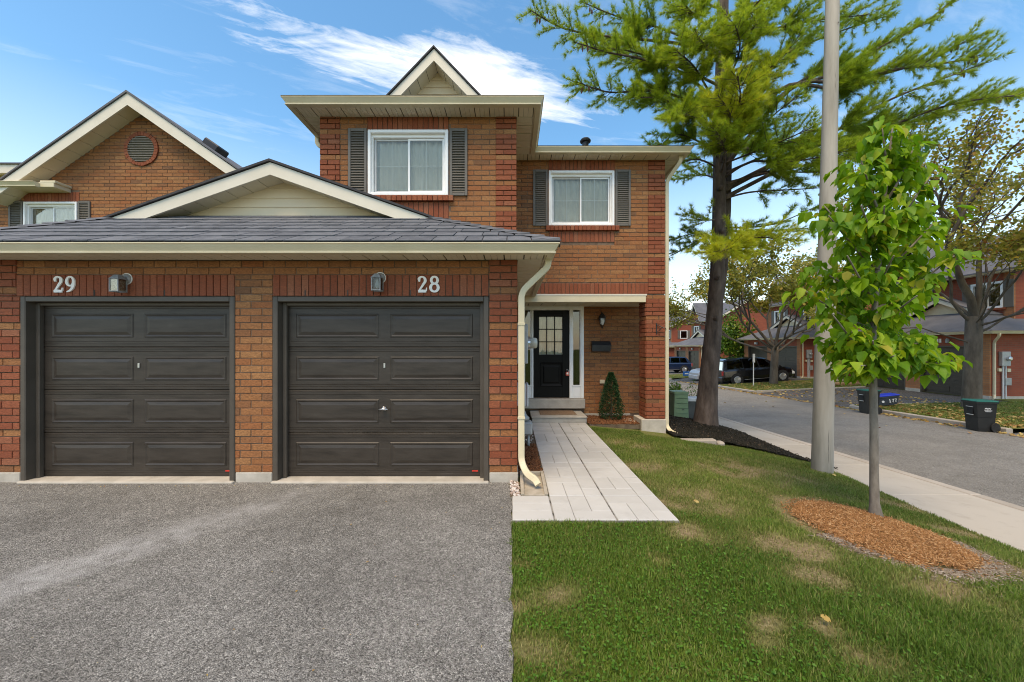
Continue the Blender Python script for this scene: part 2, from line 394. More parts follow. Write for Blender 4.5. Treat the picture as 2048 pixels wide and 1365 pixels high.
# lawn blades and lawn soil: the dry places are a property of the lawn itself ('dry' attribute)
def lawn_mats():
    m = bpy.data.materials.new('grass_blade'); m.use_nodes = True; t = NT(m.node_tree); M['grass_blade'] = m
    b = t.n('ShaderNodeBsdfPrincipled'); a = t.n('ShaderNodeAttribute', attribute_name='tint'); d = t.n('ShaderNodeAttribute', attribute_name='dry')
    g = t.ramp(a.outputs['Fac'], [(0.0, (.056, .122, .012)), (0.4, (.100, .185, .019)), (0.75, (.160, .255, .028)), (1.0, (.26, .32, .055))])
    s = t.ramp(a.outputs['Fac'], [(0.0, (.20, .165, .06)), (0.5, (.33, .27, .11)), (1.0, (.45, .37, .18))])
    c = t.mix(d.outputs['Fac'], g, s); t.l(c, b.inputs['Base Color']); b.inputs['Roughness'].default_value = .55; b.inputs['Specular IOR Level'].default_value = .3
    tl = t.n('ShaderNodeBsdfTranslucent'); t.l(c, tl.inputs[0]); mx = t.n('ShaderNodeMixShader'); mx.inputs[0].default_value = .3
    t.l(b.outputs[0], mx.inputs[1]); t.l(tl.outputs[0], mx.inputs[2]); o = t.n('ShaderNodeOutputMaterial'); t.l(mx.outputs[0], o.inputs[0])
    t, b, o = new_mat('lawn_soil')
    pos = t.n('ShaderNodeNewGeometry').outputs['Position']; d = t.n('ShaderNodeAttribute', attribute_name='dry')
    f = t.noise(pos, 38, 6, .7); big = t.noise(pos, 1.6, 4)
    grn = t.ramp(f, [(0.3, (.05, .075, .013)), (0.55, (.10, .14, .022)), (0.75, (.20, .20, .06))])
    dry = t.ramp(f, [(0.3, (.13, .092, .052)), (0.55, (.27, .205, .12)), (0.72, (.42, .335, .21))])
    k = t.m('ADD', d.outputs['Fac'], t.m('MULTIPLY', t.m('SUBTRACT', big, .5), .5), clamp=True)
    t.l(t.mix(k, grn, dry), b.inputs['Base Color']); b.inputs['Roughness'].default_value = .95; b.inputs['Specular IOR Level'].default_value = .1
    t.l(t.bump(f, .8, .02), b.inputs['Normal'])
lawn_mats()

def asphalt(name, dark, light, stone, size, patch, smear=None):
    t, b, o = new_mat(name); pos = t.n('ShaderNodeNewGeometry').outputs['Position']
    vo = t.n('ShaderNodeTexVoronoi', feature='F1'); t.l(pos, vo.inputs['Vector']); vo.inputs['Scale'].default_value = 1 / size
    sp = t.n('ShaderNodeSeparateColor'); t.l(vo.outputs['Color'], sp.inputs[0])
    vo2 = t.n('ShaderNodeTexVoronoi', feature='F1'); t.l(pos, vo2.inputs['Vector']); vo2.inputs['Scale'].default_value = .45 / size
    sp2 = t.n('ShaderNodeSeparateColor'); t.l(vo2.outputs['Color'], sp2.inputs[0])
    c = t.ramp(sp.outputs[0], [(0.0, dark), (0.5, tuple((a + b_) / 2 for a, b_ in zip(dark, light))), (0.82, light), (0.97, stone)])
    c2 = t.ramp(sp2.outputs[1], [(0.0, tuple(x * .8 for x in dark)), (0.7, light), (1.0, stone)])
    c = t.mix(.42, c, c2)
    gap = t.m('MULTIPLY', t.m('SUBTRACT', vo.outputs['Distance'], .42), 2.2, clamp=True)
    c = t.mix(gap, c, tuple(x * .42 for x in dark))
    big = t.noise(pos, .95, 6, .65); mid = t.noise(pos, 4.2, 5, .65)
    pf = t.m('MULTIPLY', t.m('SUBTRACT', t.m('ADD', t.m('MULTIPLY', big, .7), t.m('MULTIPLY', mid, .3)), .44), 4.5, clamp=True)
    c = t.mix(t.m('MULTIPLY', pf, patch), c, t.mix(1, c, (.60, .59, .58), 'MULTIPLY'))
    h = t.m('SUBTRACT', 1.0, vo.outputs['Distance'])
    if smear:                                   # worn, silted strip across the driveway
        sx = t.n('ShaderNodeSeparateXYZ'); t.l(pos, sx.inputs[0])
        wob = t.m('MULTIPLY', t.m('SUBTRACT', t.noise(pos, 1.1, 6, .7), .5), 1.3)
        q = t.m('ADD', t.m('SUBTRACT', sx.outputs[1], t.m('ADD', t.m('MULTIPLY', sx.outputs[0], smear[0]), smear[1])), wob)
        q = t.m('ABSOLUTE', q); q = t.m('SUBTRACT', 1.0, t.m('DIVIDE', q, smear[2]), clamp=True)
        q = t.m('MULTIPLY', t.m('MULTIPLY', q, 1.6, clamp=True), t.m('MULTIPLY', t.m('SUBTRACT', t.noise(pos, 5.0, 8, .75), .36), 3.6, clamp=True))
        lim = t.m('MULTIPLY', t.m('SUBTRACT', -1.6, sx.outputs[0]), .7, clamp=True)
        q = t.m('MULTIPLY', q, lim); c = t.mix(t.m('MULTIPLY', q, .8), c, (.40, .395, .385))
    t.l(c, b.inputs['Base Color']); b.inputs['Roughness'].default_value = .93; b.inputs['Specular IOR Level'].default_value = .2
    t.l(t.bump(h, .9, .007), b.inputs['Normal'])
asphalt('driveway_asphalt', (.163, .156, .143), (.318, .308, .287), (.56, .54, .50), .0072, .9, (1.4, 7.46, .55))
asphalt('road_asphalt', (.215, .203, .183), (.29, .275, .25), (.40, .38, .35), .010, .6)
asphalt('far_drive', (.075, .073, .072), (.15, .147, .143), (.3, .29, .28), .02, .6)
def concrete(name, a, b_, stain):
    t, b, o = new_mat(name); pos = t.n('ShaderNodeNewGeometry').outputs['Position']
    f = t.noise(pos, 1.3, 5, .6); g = t.noise(pos, 140, 3, .6); s = t.noise(pos, 5, 5, .7)
    oi = t.n('ShaderNodeObjectInfo')
    c = t.ramp(t.m('ADD', f, t.m('MULTIPLY', t.m('SUBTRACT', oi.outputs['Random'], .5), .3)), two(a, b_))
    c = t.mix(t.m('MULTIPLY', t.m('SUBTRACT', s, .56), 2.4, clamp=True), c, stain)
    c = t.mix(t.m('MULTIPLY', g, .35), c, t.mix(.5, c, stain))
    t.l(c, b.inputs['Base Color']); b.inputs['Roughness'].default_value = .9; b.inputs['Specular IOR Level'].default_value = .25
    t.l(t.bump(g, .35, .002), b.inputs['Normal'])
concrete('sidewalk', (.36, .325, .275), (.44, .40, .345), (.28, .25, .21))
concrete('kerb', (.33, .29, .245), (.42, .375, .325), (.25, .215, .18))
concrete('paver', (.435, .425, .40), (.52, .51, .485), (.36, .35, .33))
pm('paver_joint', [(0.40, (.07, .064, .055)), (0.56, (.27, .255, .23))], 5, .95)

# brickwork on the houses across the road, where single bricks can no longer be told apart
t, b, o = new_mat('far_brick'); oc = t.n('ShaderNodeTexCoord').outputs['Object']; sx = t.n('ShaderNodeSeparateXYZ'); t.l(oc, sx.inputs[0])
cb = t.n('ShaderNodeCombineXYZ'); t.l(t.m('ADD', sx.outputs[0], sx.outputs[1]), cb.inputs[0]); t.l(sx.outputs[2], cb.inputs[1])
bt = t.n('ShaderNodeTexBrick'); t.l(cb.outputs[0], bt.inputs['Vector'])
for k_, v_ in (('Scale', 1), ('Mortar Size', .007), ('Brick Width', .265), ('Row Height', .0865), ('Bias', .1)): bt.inputs[k_].default_value = v_
bt.inputs['Color1'].default_value = (.34, .075, .035, 1); bt.inputs['Color2'].default_value = (.26, .055, .028, 1); bt.inputs['Mortar'].default_value = (.20, .10, .065, 1)
t.l(t.mix(t.m('MULTIPLY', t.noise(oc, 1.2, 4), .5), bt.outputs[0], (.16, .05, .03)), b.inputs['Base Color']); b.inputs['Roughness'].default_value = .9
t.l(t.bump(bt.outputs['Fac'], -.5, .006), b.inputs['Normal'])
t, b, o = new_mat('far_brick_buff'); oc = t.n('ShaderNodeTexCoord').outputs['Object']; sx = t.n('ShaderNodeSeparateXYZ'); t.l(oc, sx.inputs[0])
cb = t.n('ShaderNodeCombineXYZ'); t.l(t.m('ADD', sx.outputs[0], sx.outputs[1]), cb.inputs[0]); t.l(sx.outputs[2], cb.inputs[1])
bt = t.n('ShaderNodeTexBrick'); t.l(cb.outputs[0], bt.inputs['Vector'])
for k_, v_ in (('Scale', 1), ('Mortar Size', .007), ('Brick Width', .265), ('Row Height', .0865), ('Bias', .1)): bt.inputs[k_].default_value = v_
bt.inputs['Color1'].default_value = (.40, .17, .07, 1); bt.inputs['Color2'].default_value = (.30, .12, .05, 1); bt.inputs['Mortar'].default_value = (.22, .13, .08, 1)
t.l(bt.outputs[0], b.inputs['Base Color']); b.inputs['Roughness'].default_value = .9; t.l(t.bump(bt.outputs['Fac'], -.5, .006), b.inputs['Normal'])
# ------------------------------------------------------------------ the lie of the land
def zs(Y): return -.57 - .022 * (max(-20, min(60, Y)) - 5)        # road level
def zsw(Y): return zs(Y) + .14                                    # pavement level
def xe(Y): return float(np.interp(Y, [-5, 3.0, 3.8, 5.0, 6.2, 9, 14, 30], [4.9, 5.0, 5.05, 5.2, 5.35, 5.42, 5.4, 5.4]))
def gz(X, Y):                                                     # front lawn
    k = min(1.0, max(0.0, (X - 1.6) / (xe(Y) - 1.6)))
    base = (zsw(Y) + .015) * k ** 1.3
    return base + .012 * math.sin(X * 2.1 + 1.3) * math.sin(Y * 1.7) * min(1, k * 4)
def zg(Y): return float(np.interp(Y, [0, 30, 41, 60], [-.52, -.56, -1.1, -1.3]))   # level at the far garages
def zr(X, Y):
    k = min(1.0, max(0.0, (X - 13.45) / 6.45)); zk = zs(Y) + .12
    return zk + (zg(Y) - zk) * k
MULCH_C = (3.64, 3.84); MULCH_R = .68
PATCH = [(1590, 1095, .32, .9), (1640, 1150, .24, .8), (1545, 1248, .12, .75), (1650, 1255, .12, .8), (1735, 1310, .15, .75), (1540, 1285, .10, .7), (1890, 1180, .34, .85),
         (1990, 1130, .30, .9), (1385, 1062, .22, .8), (1330, 1010, .2, .55), (1285, 930, .45, .5), (1250, 890, .45, .45), (1480, 940, .8, .42), (1640, 1020, .5, .4), (1400, 1000, .5, .35),
         (1035, 1130, .10, .75), (1032, 1210, .10, .7), (1030, 1290, .10, .8), (1090, 1190, .22, .45), (1070, 1300, .2, .35), (1800, 1010, .22, .5), (1900, 1060, .2, .5), (1330, 1120, .12, .4), (1450, 880, .5, .25), (2000, 1240, .2, .4)]
def patch_centres():
    out = []
    for px, py, r, a in PATCH:
        Y = 768 * 1.75 / (py - 693)
        for _ in range(5):
            X = (px - 1024) * Y / 768; Y = 768 * (CAMZ - gz(X, Y)) / (py - 693)
        out.append((X, Y, r, a))
    return out
PC = patch_centres()
RAG = [(RN.uniform(-1, 1) * k, RN.uniform(-1, 1) * k, RN.uniform(0, 6), 9 / k * .35) for k in (9, 9, 13, 13, 18, 18, 26, 26, 36, 36, 50, 50)]
def dryness(x, y):
    x = np.asarray(x, float); y = np.asarray(y, float); d = np.zeros_like(x)
    for (cx, cy, r, a) in PC:
        d = np.maximum(d, a * np.exp(-(((x - cx) / (r * 1.15)) ** 2 + ((y - cy) / (r * .85)) ** 2)))
    rr = np.hypot(x - MULCH_C[0], y - MULCH_C[1])
    d = np.maximum(d, .75 * np.exp(-((rr - MULCH_R - .03) / .16) ** 2))
    wob = .5 + .5 * np.sin(x * 5.3 + 2.1 * np.sin(y * 3.1)) * np.sin(y * 6.1 + 1.7 * np.sin(x * 4.3))
    rag = np.zeros_like(x)
    for (fx, fy, ph, am) in RAG: rag = rag + am * np.sin(fx * x + fy * y + ph)
    return np.clip(d * (.75 + .5 * wob + .55 * rag) + .10 * wob + .05 * rag + .27 * np.clip((y - 3.0) / 1.2, 0, 1) * (.6 + .8 * wob), 0, 1)

def grid(xs, ys, zf):
    xs = np.asarray(xs, float); ys = np.asarray(ys, float); nx, ny = len(xs), len(ys)
    vs = np.array([(x, y, zf(x, y)) for y in ys for x in xs])
    q = np.array([(j * nx + i, j * nx + i + 1, (j + 1) * nx + i + 1, (j + 1) * nx + i) for j in range(ny - 1) for i in range(nx - 1)])
    return vs, q

# the wide ground under everything, to the horizon
structure('ground', MB().box(-600, 600, -300, 900, -3.0, -2.2), 'lawn_soil')
# our own driveway
ed = [(0.0 + .007 * math.sin(k * 1.7) + .006 * math.sin(k * 4.1 + 1), -3 + k * .11) for k in range(0, 69)]
ed = [p for p in ed if p[1] < 4.2] + [(.02, 4.22), (.0, 4.5), (-.06, 4.66), (-.2, 4.68)]
structure('driveway', MB().add([(-12, -3, .0)] + [(x, y, 0) for x, y in ed] + [(-12, 4.68, 0)] + [(-12, -3, -.15)] + [(x + .02, y, -.15) for x, y in ed] + [(-12, 4.68, -.15)],
          [tuple(range(len(ed) + 2))] + [(i, len(ed) + 2 + i, len(ed) + 3 + i, i + 1) for i in range(len(ed) + 1)]), 'driveway_asphalt')
# lawn soil
vs, q = grid(np.arange(0, 1.0001, .03125), np.arange(-2, 22.01, .12), lambda s_, y: 0)
X0 = -.03
vs[:, 0] = [X0 + s_ * (xe(y) - X0 + .02) for s_, y in vs[:, :2]]
vs[:, 2] = [gz(x, y) - .012 - (.006 if x < .06 else 0) for x, y in vs[:, :2]]
me = fast_mesh('lawn', vs, quads=q, attrs={'dry': dryness(vs[:, 0], vs[:, 1])})
structure('lawn', me, 'lawn_soil', smooth=True)

# pavement slabs and kerb
sw = structure('sidewalk', MB().add([(5.0, -4, zsw(-4) - .06), (6.44, -4, zsw(-4) - .06), (6.44, 21, zsw(21) - .06), (5.0, 21, zsw(21) - .06)], [(0, 1, 2, 3)]), 'soil')
def shear_slab(x0a, x0b, x1, y0, y1, zf, dz0, dz1, c):
    mb = MB(); P = []
    for (xa, y, s_) in ((x0a, y0, 1), (x0b, y1, -1)):
        P.append((xa, x1, y, s_))
    (xa, xb, ya, _), (xc, xd, yb, _) = P
    vs = [(xa, ya, zf(ya) + dz0), (xb, ya, zf(ya) + dz0), (xd, yb, zf(yb) + dz0), (xc, yb, zf(yb) + dz0),
          (xa, ya, zf(ya) + dz1 - c), (xb, ya, zf(ya) + dz1 - c), (xd, yb, zf(yb) + dz1 - c), (xc, yb, zf(yb) + dz1 - c),
          (xa + c, ya + c, zf(ya) + dz1), (xb - c, ya + c, zf(ya) + dz1), (xd - c, yb - c, zf(yb) + dz1), (xc + c, yb - c, zf(yb) + dz1)]
    return mb.add(vs, [(3, 2, 1, 0), (8, 9, 10, 11)] + [(i, (i + 1) % 4, 4 + (i + 1) % 4, 4 + i) for i in range(4)] + [(4 + i, 4 + (i + 1) % 4, 8 + (i + 1) % 4, 8 + i) for i in range(4)])
y = -3.6
while y < 20:
    obj('slab', shear_slab(xe(y), xe(y + 1.5), 6.44, y + .004, y + 1.496, zsw, -.12, 0, .008), 'sidewalk', sw); y += 1.5
kb = structure('kerb', MB().add([(6.46, -4, zs(-4) - .03), (6.6, -4, zs(-4) - .03), (6.6, 21, zs(21) - .03), (6.46, 21, zs(21) - .03)], [(0, 1, 2, 3)]), 'soil')
y = -3.6
while y < 20:
    obj('kerb_stone', shear_slab(6.452, 6.452, 6.62, y + .003, y + 2.997, zsw, -.3, .004, .018), 'kerb', kb); y += 3
# road
vs, q = grid(np.linspace(6.6, 13.42, 8), np.concatenate((np.arange(-8, 60, 2.0), [60, 120])), lambda x, y: zs(y) + .03 * (1 - ((x - 10) / 3.4) ** 2))
structure('road', fast_mesh('road', vs, quads=q), 'road_asphalt', smooth=True)
# left verge beyond the pavement's end
vs, q = grid(np.linspace(-30, 6.62, 12), np.linspace(21, 60, 10), lambda x, y: zs(y) + .02)
structure('far_verge', fast_mesh('far_verge', vs, quads=q, attrs={'dry': np.full(len(vs), .2)}), 'lawn_soil')
# islands of grass, kerbs and driveways across the road
ISL = [(10.3, 15.2), (21.1, 25.3), (32.3, 37.0), (46.0, 60.0)]
DRV = [(2.0, 10.3), (15.2, 21.1), (25.3, 32.3), (37.0, 46.0)]
for a, b_ in ISL:
    vs, q = grid(np.linspace(13.42, 19.95, 14), np.linspace(a, b_, 9), lambda x, y: zr(x, y))
    structure('grass_verge', fast_mesh('grass_verge', vs, quads=q, attrs={'dry': .18 + .25 * np.abs(np.sin(vs[:, 0] * 1.3 + vs[:, 1] * 2.1))}), 'lawn_soil', smooth=True)
for a, b_ in DRV:
    vs, q = grid(np.linspace(13.40, 19.95, 14), np.linspace(a + .002, b_ - .002, 5), lambda x, y: zr(x, y) - .03 - .085 * (1 - min(1, (x - 13.4) / 1.6)))
    structure('far_driveway', fast_mesh('far_driveway', vs, quads=q), 'far_drive', smooth=True)
kf = structure('far_kerb', MB().add([(13.3, 8, zs(8) - .1), (13.4, 8, zs(8) - .1), (13.4, 60, zs(60) - .1), (13.3, 60, zs(60) - .1)], [(0, 1, 2, 3)]), 'soil')
for a, b_ in ISL:
    y = a
    while y < b_ - .1:
        e = min(b_, y + 2.4)
        obj('kerb_stone', shear_slab(13.26, 13.26, 13.44, y + .003, e - .003, lambda Y: zs(Y) + .12, -.3, .008, .02), 'kerb', kf); y = e
for (y0_, x0, x1) in ((21.1, 13.44, 19.4), (15.2, 13.44, 16.5)):        # the thin kerb beside a driveway
    nx = 4
    for k in range(nx):
        xa = x0 + (x1 - x0) * k / nx; xb = x0 + (x1 - x0) * (k + 1) / nx - .01
        mb = MB(); za, zb = zr(xa, y0_) + .02, zr(xb, y0_) + .02
        mb.add([(xa, y0_ - .05, za - .2), (xb, y0_ - .05, zb - .2), (xb, y0_ + .06, zb - .2), (xa, y0_ + .06, za - .2), (xa, y0_ - .05, za), (xb, y0_ - .05, zb), (xb, y0_ + .06, zb), (xa, y0_ + .06, za)],
               [(0, 3, 2, 1), (4, 5, 6, 7), (0, 1, 5, 4), (1, 2, 6, 5), (2, 3, 7, 6), (3, 0, 4, 7)])
        obj('kerb_stone', mb, 'sidewalk', kf)
vs, q = grid(np.linspace(19.95, 70, 8), np.linspace(-4, 90, 20), lambda x, y: zg(y) - .01)
structure('far_lawn', fast_mesh('far_lawn', vs, quads=q, attrs={'dry': np.full(len(vs), .15)}), 'lawn_soil')
# small concrete walk by the second garage across the road
structure('far_walk', MB().box(19.96, 27, 24.3, 25.4, zg(24) - .1, zg(24) + .03), 'sidewalk')

# front walk: slabs pressed with a paving pattern, every pressed stone its own piece
wk = structure('walkway', MB().box(.405, 1.575, 4.2, 8.2, -.08, .008).box(.0, 1.575, 3.61, 4.196, -.08, .008), 'paver_joint')
def stone(x0, x1, y0, y1, dz):
    obj('paving_stone', MB().cbox(x0, x1, y0, y1, -.05, .0175 + dz, .005), 'paver', wk)
def slab_of_stones(x0, x1, y0, y1, sd):
    r = random.Random(sd); g = .0016; e = .004
    w_, h_ = x1 - x0 - 2 * e, y1 - y0 - 2 * e
    nx = max(1, round(w_ / .195)); ny = max(1, round(h_ / .195)); used = set()
    for j in range(ny):
        for i in range(nx):
            if (i, j) in used: continue
            opt = [(1, 1)] + [(2, 1)] * 2 * (i + 1 < nx and (i + 1, j) not in used) + [(1, 2)] * 2 * (j + 1 < ny and (i, j + 1) not in used)
            di, dj = r.choice(opt)
            for a in range(di):
                for b_ in range(dj): used.add((i + a, j + b_))
            stone(x0 + e + w_ * i / nx + g, x0 + e + w_ * (i + di) / nx - g, y0 + e + h_ * j / ny + g, y0 + e + h_ * (j + dj) / ny - g, r.uniform(-.0012, .0012))
slab_of_stones(.0, .40, 3.61, 4.194, 3)
slab_of_stones(.405, .99, 3.61, 4.194, 5); slab_of_stones(.995, 1.575, 3.61, 4.194, 6)
y = 4.2; k = 0
while y < 8.15:
    e = min(8.2, y + .59)
    slab_of_stones(.405, .99, y, e - .004, 10 + k); slab_of_stones(.995, 1.575, y - .0, e - .004, 21 + k); y = e; k += 1

# loose bark, chips and leaves
def chips(name, pts, sx, sy, sz, mat, parent=None, tilt=.5, kind='stuff'):
    n = len(pts); pts = np.asarray(pts, float)
    L = sx * NR.uniform(.5, 1.4, n); W = sy * NR.uniform(.5, 1.3, n); T = np.full(n, sz)
    th = NR.uniform(0, 2 * np.pi, n); ti = NR.normal(0, tilt, n); ro = NR.normal(0, tilt, n)
    a = np.stack([np.cos(th) * np.cos(ti), np.sin(th) * np.cos(ti), np.sin(ti)], 1)
    b0 = np.stack([-np.sin(th), np.cos(th), np.zeros(n)], 1); c0 = np.cross(a, b0)
    b1 = b0 * np.cos(ro)[:, None] + c0 * np.sin(ro)[:, None]; c1 = np.cross(a, b1)
    sg = np.array([(-1, -1, -1), (1, -.6, -1), (.9, .8, -1), (-.8, 1, -1), (-.9, -.9, 1), (1, -.5, 1), (.8, .9, 1), (-.9, .8, 1)]) * .5
    V = pts[:, None, :] + a[:, None, :] * (L[:, None] * sg[:, 0])[:, :, None] + b1[:, None, :] * (W[:, None] * sg[:, 1])[:, :, None] + c1[:, None, :] * (T[:, None] * sg[:, 2])[:, :, None]
    fq = np.array([(0, 3, 2, 1), (4, 5, 6, 7), (0, 1, 5, 4), (1, 2, 6, 5), (2, 3, 7, 6), (3, 0, 4, 7)])
    Q = (np.arange(n) * 8)[:, None, None] + fq[None]
    tint = np.repeat(NR.uniform(0, 1, n), 8)
    return obj(name, fast_mesh(name, V.reshape(-1, 3), quads=Q.reshape(-1, 4), attrs={'tint': tint}), mat, parent, kind=kind)

# bark ring round the young tree
def ring_r(th): return MULCH_R * (1 + .04 * math.sin(2 * th + .6) + .03 * math.sin(5 * th) + .02 * math.sin(9 * th + 1))
def ring_z(x, y):
    r = math.hypot(x - MULCH_C[0], y - MULCH_C[1]) / MULCH_R
    return gz(x, y) + .075 * max(0, 1 - r * r) + .004
vs = []; fs = []; nr_, nt_ = 9, 48
for i in range(nr_ + 1):
    for k in range(nt_):
        th = 2 * math.pi * k / nt_; r = ring_r(th) * i / nr_
        r *= .90; x, y = MULCH_C[0] + r * math.cos(th), MULCH_C[1] + r * math.sin(th); vs.append((x, y, ring_z(x, y)))
for i in range(nr_):
    for k in range(nt_): fs.append((i * nt_ + k, (i + 1) * nt_ + k, (i + 1) * nt_ + (k + 1) % nt_, i * nt_ + (k + 1) % nt_))
structure('mulch_bed', MB().add(vs, fs), 'bark_chip', smooth=True)
pts = []
for _ in range(17000):
    th = RN.uniform(0, 2 * math.pi); r = ring_r(th) * (math.sqrt(RN.random()) * RN.uniform(.9, 1.03) + (abs(RN.gauss(0, .10)) if RN.random() < .28 else 0))
    x, y = MULCH_C[0] + r * math.cos(th), MULCH_C[1] + r * math.sin(th); pts.append((x, y, ring_z(x, y) + RN.uniform(-.002, .012)))
o = chips('bark_chips', pts, .036, .009, .004, 'bark_chip'); o['label'] = 'orange brown bark chips heaped round the young tree'; o['category'] = 'bark chips'
pts = []
for _ in range(1700):
    th = RN.uniform(math.pi * 1.1, math.pi * 2.0); r = MULCH_R * (.98 + abs(RN.gauss(0, .16)))
    x, y = MULCH_C[0] + r * math.cos(th), MULCH_C[1] + r * math.sin(th)
    if y > 1.9: pts.append((x, y, gz(x, y) + .004))
o = chips('old_bark_chips', pts, .04, .009, .003, 'chip_old', tilt=.2); o['label'] = 'weathered grey chips strewn at the near edge of the bark ring'; o['category'] = 'bark chips'

# black mulch bed round the pine
BED = [(3.22, 7.62), (3.7, 7.55), (4.2, 7.6), (4.7, 7.35), (5.2, 6.95), (5.38, 6.9), (5.42, 7.6), (5.40, 9.0), (5.36, 10.6), (5.2, 12.2), (4.2, 12.4), (3.22, 12.2)]
def in_poly(x, y, P):
    c = False; j = len(P) - 1
    for i in range(len(P)):
        if (P[i][1] > y) != (P[j][1] > y) and x < (P[j][0] - P[i][0]) * (y - P[i][1]) / (P[j][1] - P[i][1]) + P[i][0]: c = not c
        j = i
    return c
def bed_z(x, y):
    d = math.hypot(x - 4.6, y - 9.2)
    return gz(x, y) + .03 + .13 * math.exp(-(d / 1.3) ** 2)
vs, q = grid(np.arange(3.2, 5.46, .09), np.arange(6.85, 12.41, .12), lambda x, y: bed_z(x, y))
q = np.array([f for f in q if in_poly(*(sum(vs[i][:2] for i in f) / 4), BED)])
structure('black_mulch_bed', fast_mesh('black_mulch_bed', vs, quads=q), 'mulch_black', smooth=True)
pts = []
while len(pts) < 14000:
    x, y = RN.uniform(3.2, 5.45), 6.85 + (12.3 - 6.85) * RN.random() ** 1.6
    if in_poly(x, y, BED): pts.append((x, y, bed_z(x, y) + RN.uniform(0, .014)))
for _ in range(500):
    y = RN.uniform(6.6, 9.4); pts.append((xe(y) + abs(RN.gauss(0, .10)), y, zsw(y) + .006))
o = chips('black_mulch', pts, .06, .02, .008, 'bark_chip_dark'); o['label'] = 'black shredded mulch spread round the foot of the pine'; o['category'] = 'mulch'
# strips of brown mulch and soil beside the front walk and under the porch wall
structure('planting_strip', MB().box(.075, .398, 4.9, 8.9, -.06, .006).box(1.62, 2.80, 8.02, 9.02, -.08, .012), 'soil')
pts = [(RN.uniform(.09, .39), RN.uniform(4.92, 6.4), .012 + RN.uniform(0, .012)) for _ in range(1500)] + [(RN.uniform(1.62, 2.78), RN.uniform(8.03, 8.98), .02 + RN.uniform(0, .012)) for _ in range(2600)]
o = chips('brown_mulch', pts, .05, .016, .007, 'bark_chip_brown'); o['label'] = 'reddish brown mulch in the beds beside the front walk and porch wall'; o['category'] = 'mulch'
# washed pebbles in the gap beside the driveway
pb = MB(); pb.lathe([(.001, -.5), (.36, -.36), (.5, 0), (.36, .36), (.001, .5)], (0, 0, 0), 7)
pme = pb.mesh('pebble'); pme.materials.append(M['pebble']); pme.polygons.foreach_set('use_smooth', [True] * len(pme.polygons))
for i in range(130):
    if i < 95: x, y = RN.uniform(-.015, .082), RN.uniform(4.21, 4.64)
    else: x, y = RN.uniform(.09, .38), RN.uniform(6.5, 7.2)
    o = bpy.data.objects.new('pebble', pme); link(o); s_ = RN.uniform(.022, .038)
    o.scale = (s_ * RN.uniform(.9, 1.4), s_, s_ * .7); o.rotation_euler = (RN.uniform(-.4, .4), RN.uniform(-.4, .4), RN.uniform(0, 6.3)); o.location = (x, y, .008 + RN.uniform(0, .012))
    near = i < 95
    tag(o, 'small pinkish white pebble in the gap between driveway and splash block' if near else 'small pinkish pebble beside the front walk near the gas meter', 'pebble', 'pebbles by the driveway edge' if near else 'pebbles by the gas meter')
structure('gravel_bed', MB().box(-.02, .09, 4.2, 4.66, -.06, .004), 'soil')
# ------------------------------------------------------------------ bricks
COURSE = .0865; BLEN = .265; JT = .0095
def brick_unit(name, fx, fz):
    b = MB(); e, f = .5 - fx, .5 - fz
    vs = [(-e, 0, -f), (e, 0, -f), (e, 0, f), (-e, 0, f), (-.5, .25, -.5), (.5, .25, -.5), (.5, .25, .5), (-.5, .25, .5), (-.5, 1, -.5), (.5, 1, -.5), (.5, 1, .5), (-.5, 1, .5)]
    fs = [(0, 1, 2, 3)] + [(4 + i, 4 + (i + 1) % 4, (i + 1) % 4, i) for i in range(4)] + [(8 + i, 8 + (i + 1) % 4, 4 + (i + 1) % 4, 4 + i) for i in range(4)]
    return b.add(vs, fs)
UNIT = {}
for k_, fx, fz in (('stretcher', .012, .04), ('half', .03, .04), ('soldier', .04, .012)):
    for m_ in ('buff_brick', 'red_brick'):
        me = brick_unit(k_, fx, fz).mesh('brick'); me.materials.append(M[m_]); UNIT[(k_, m_)] = me
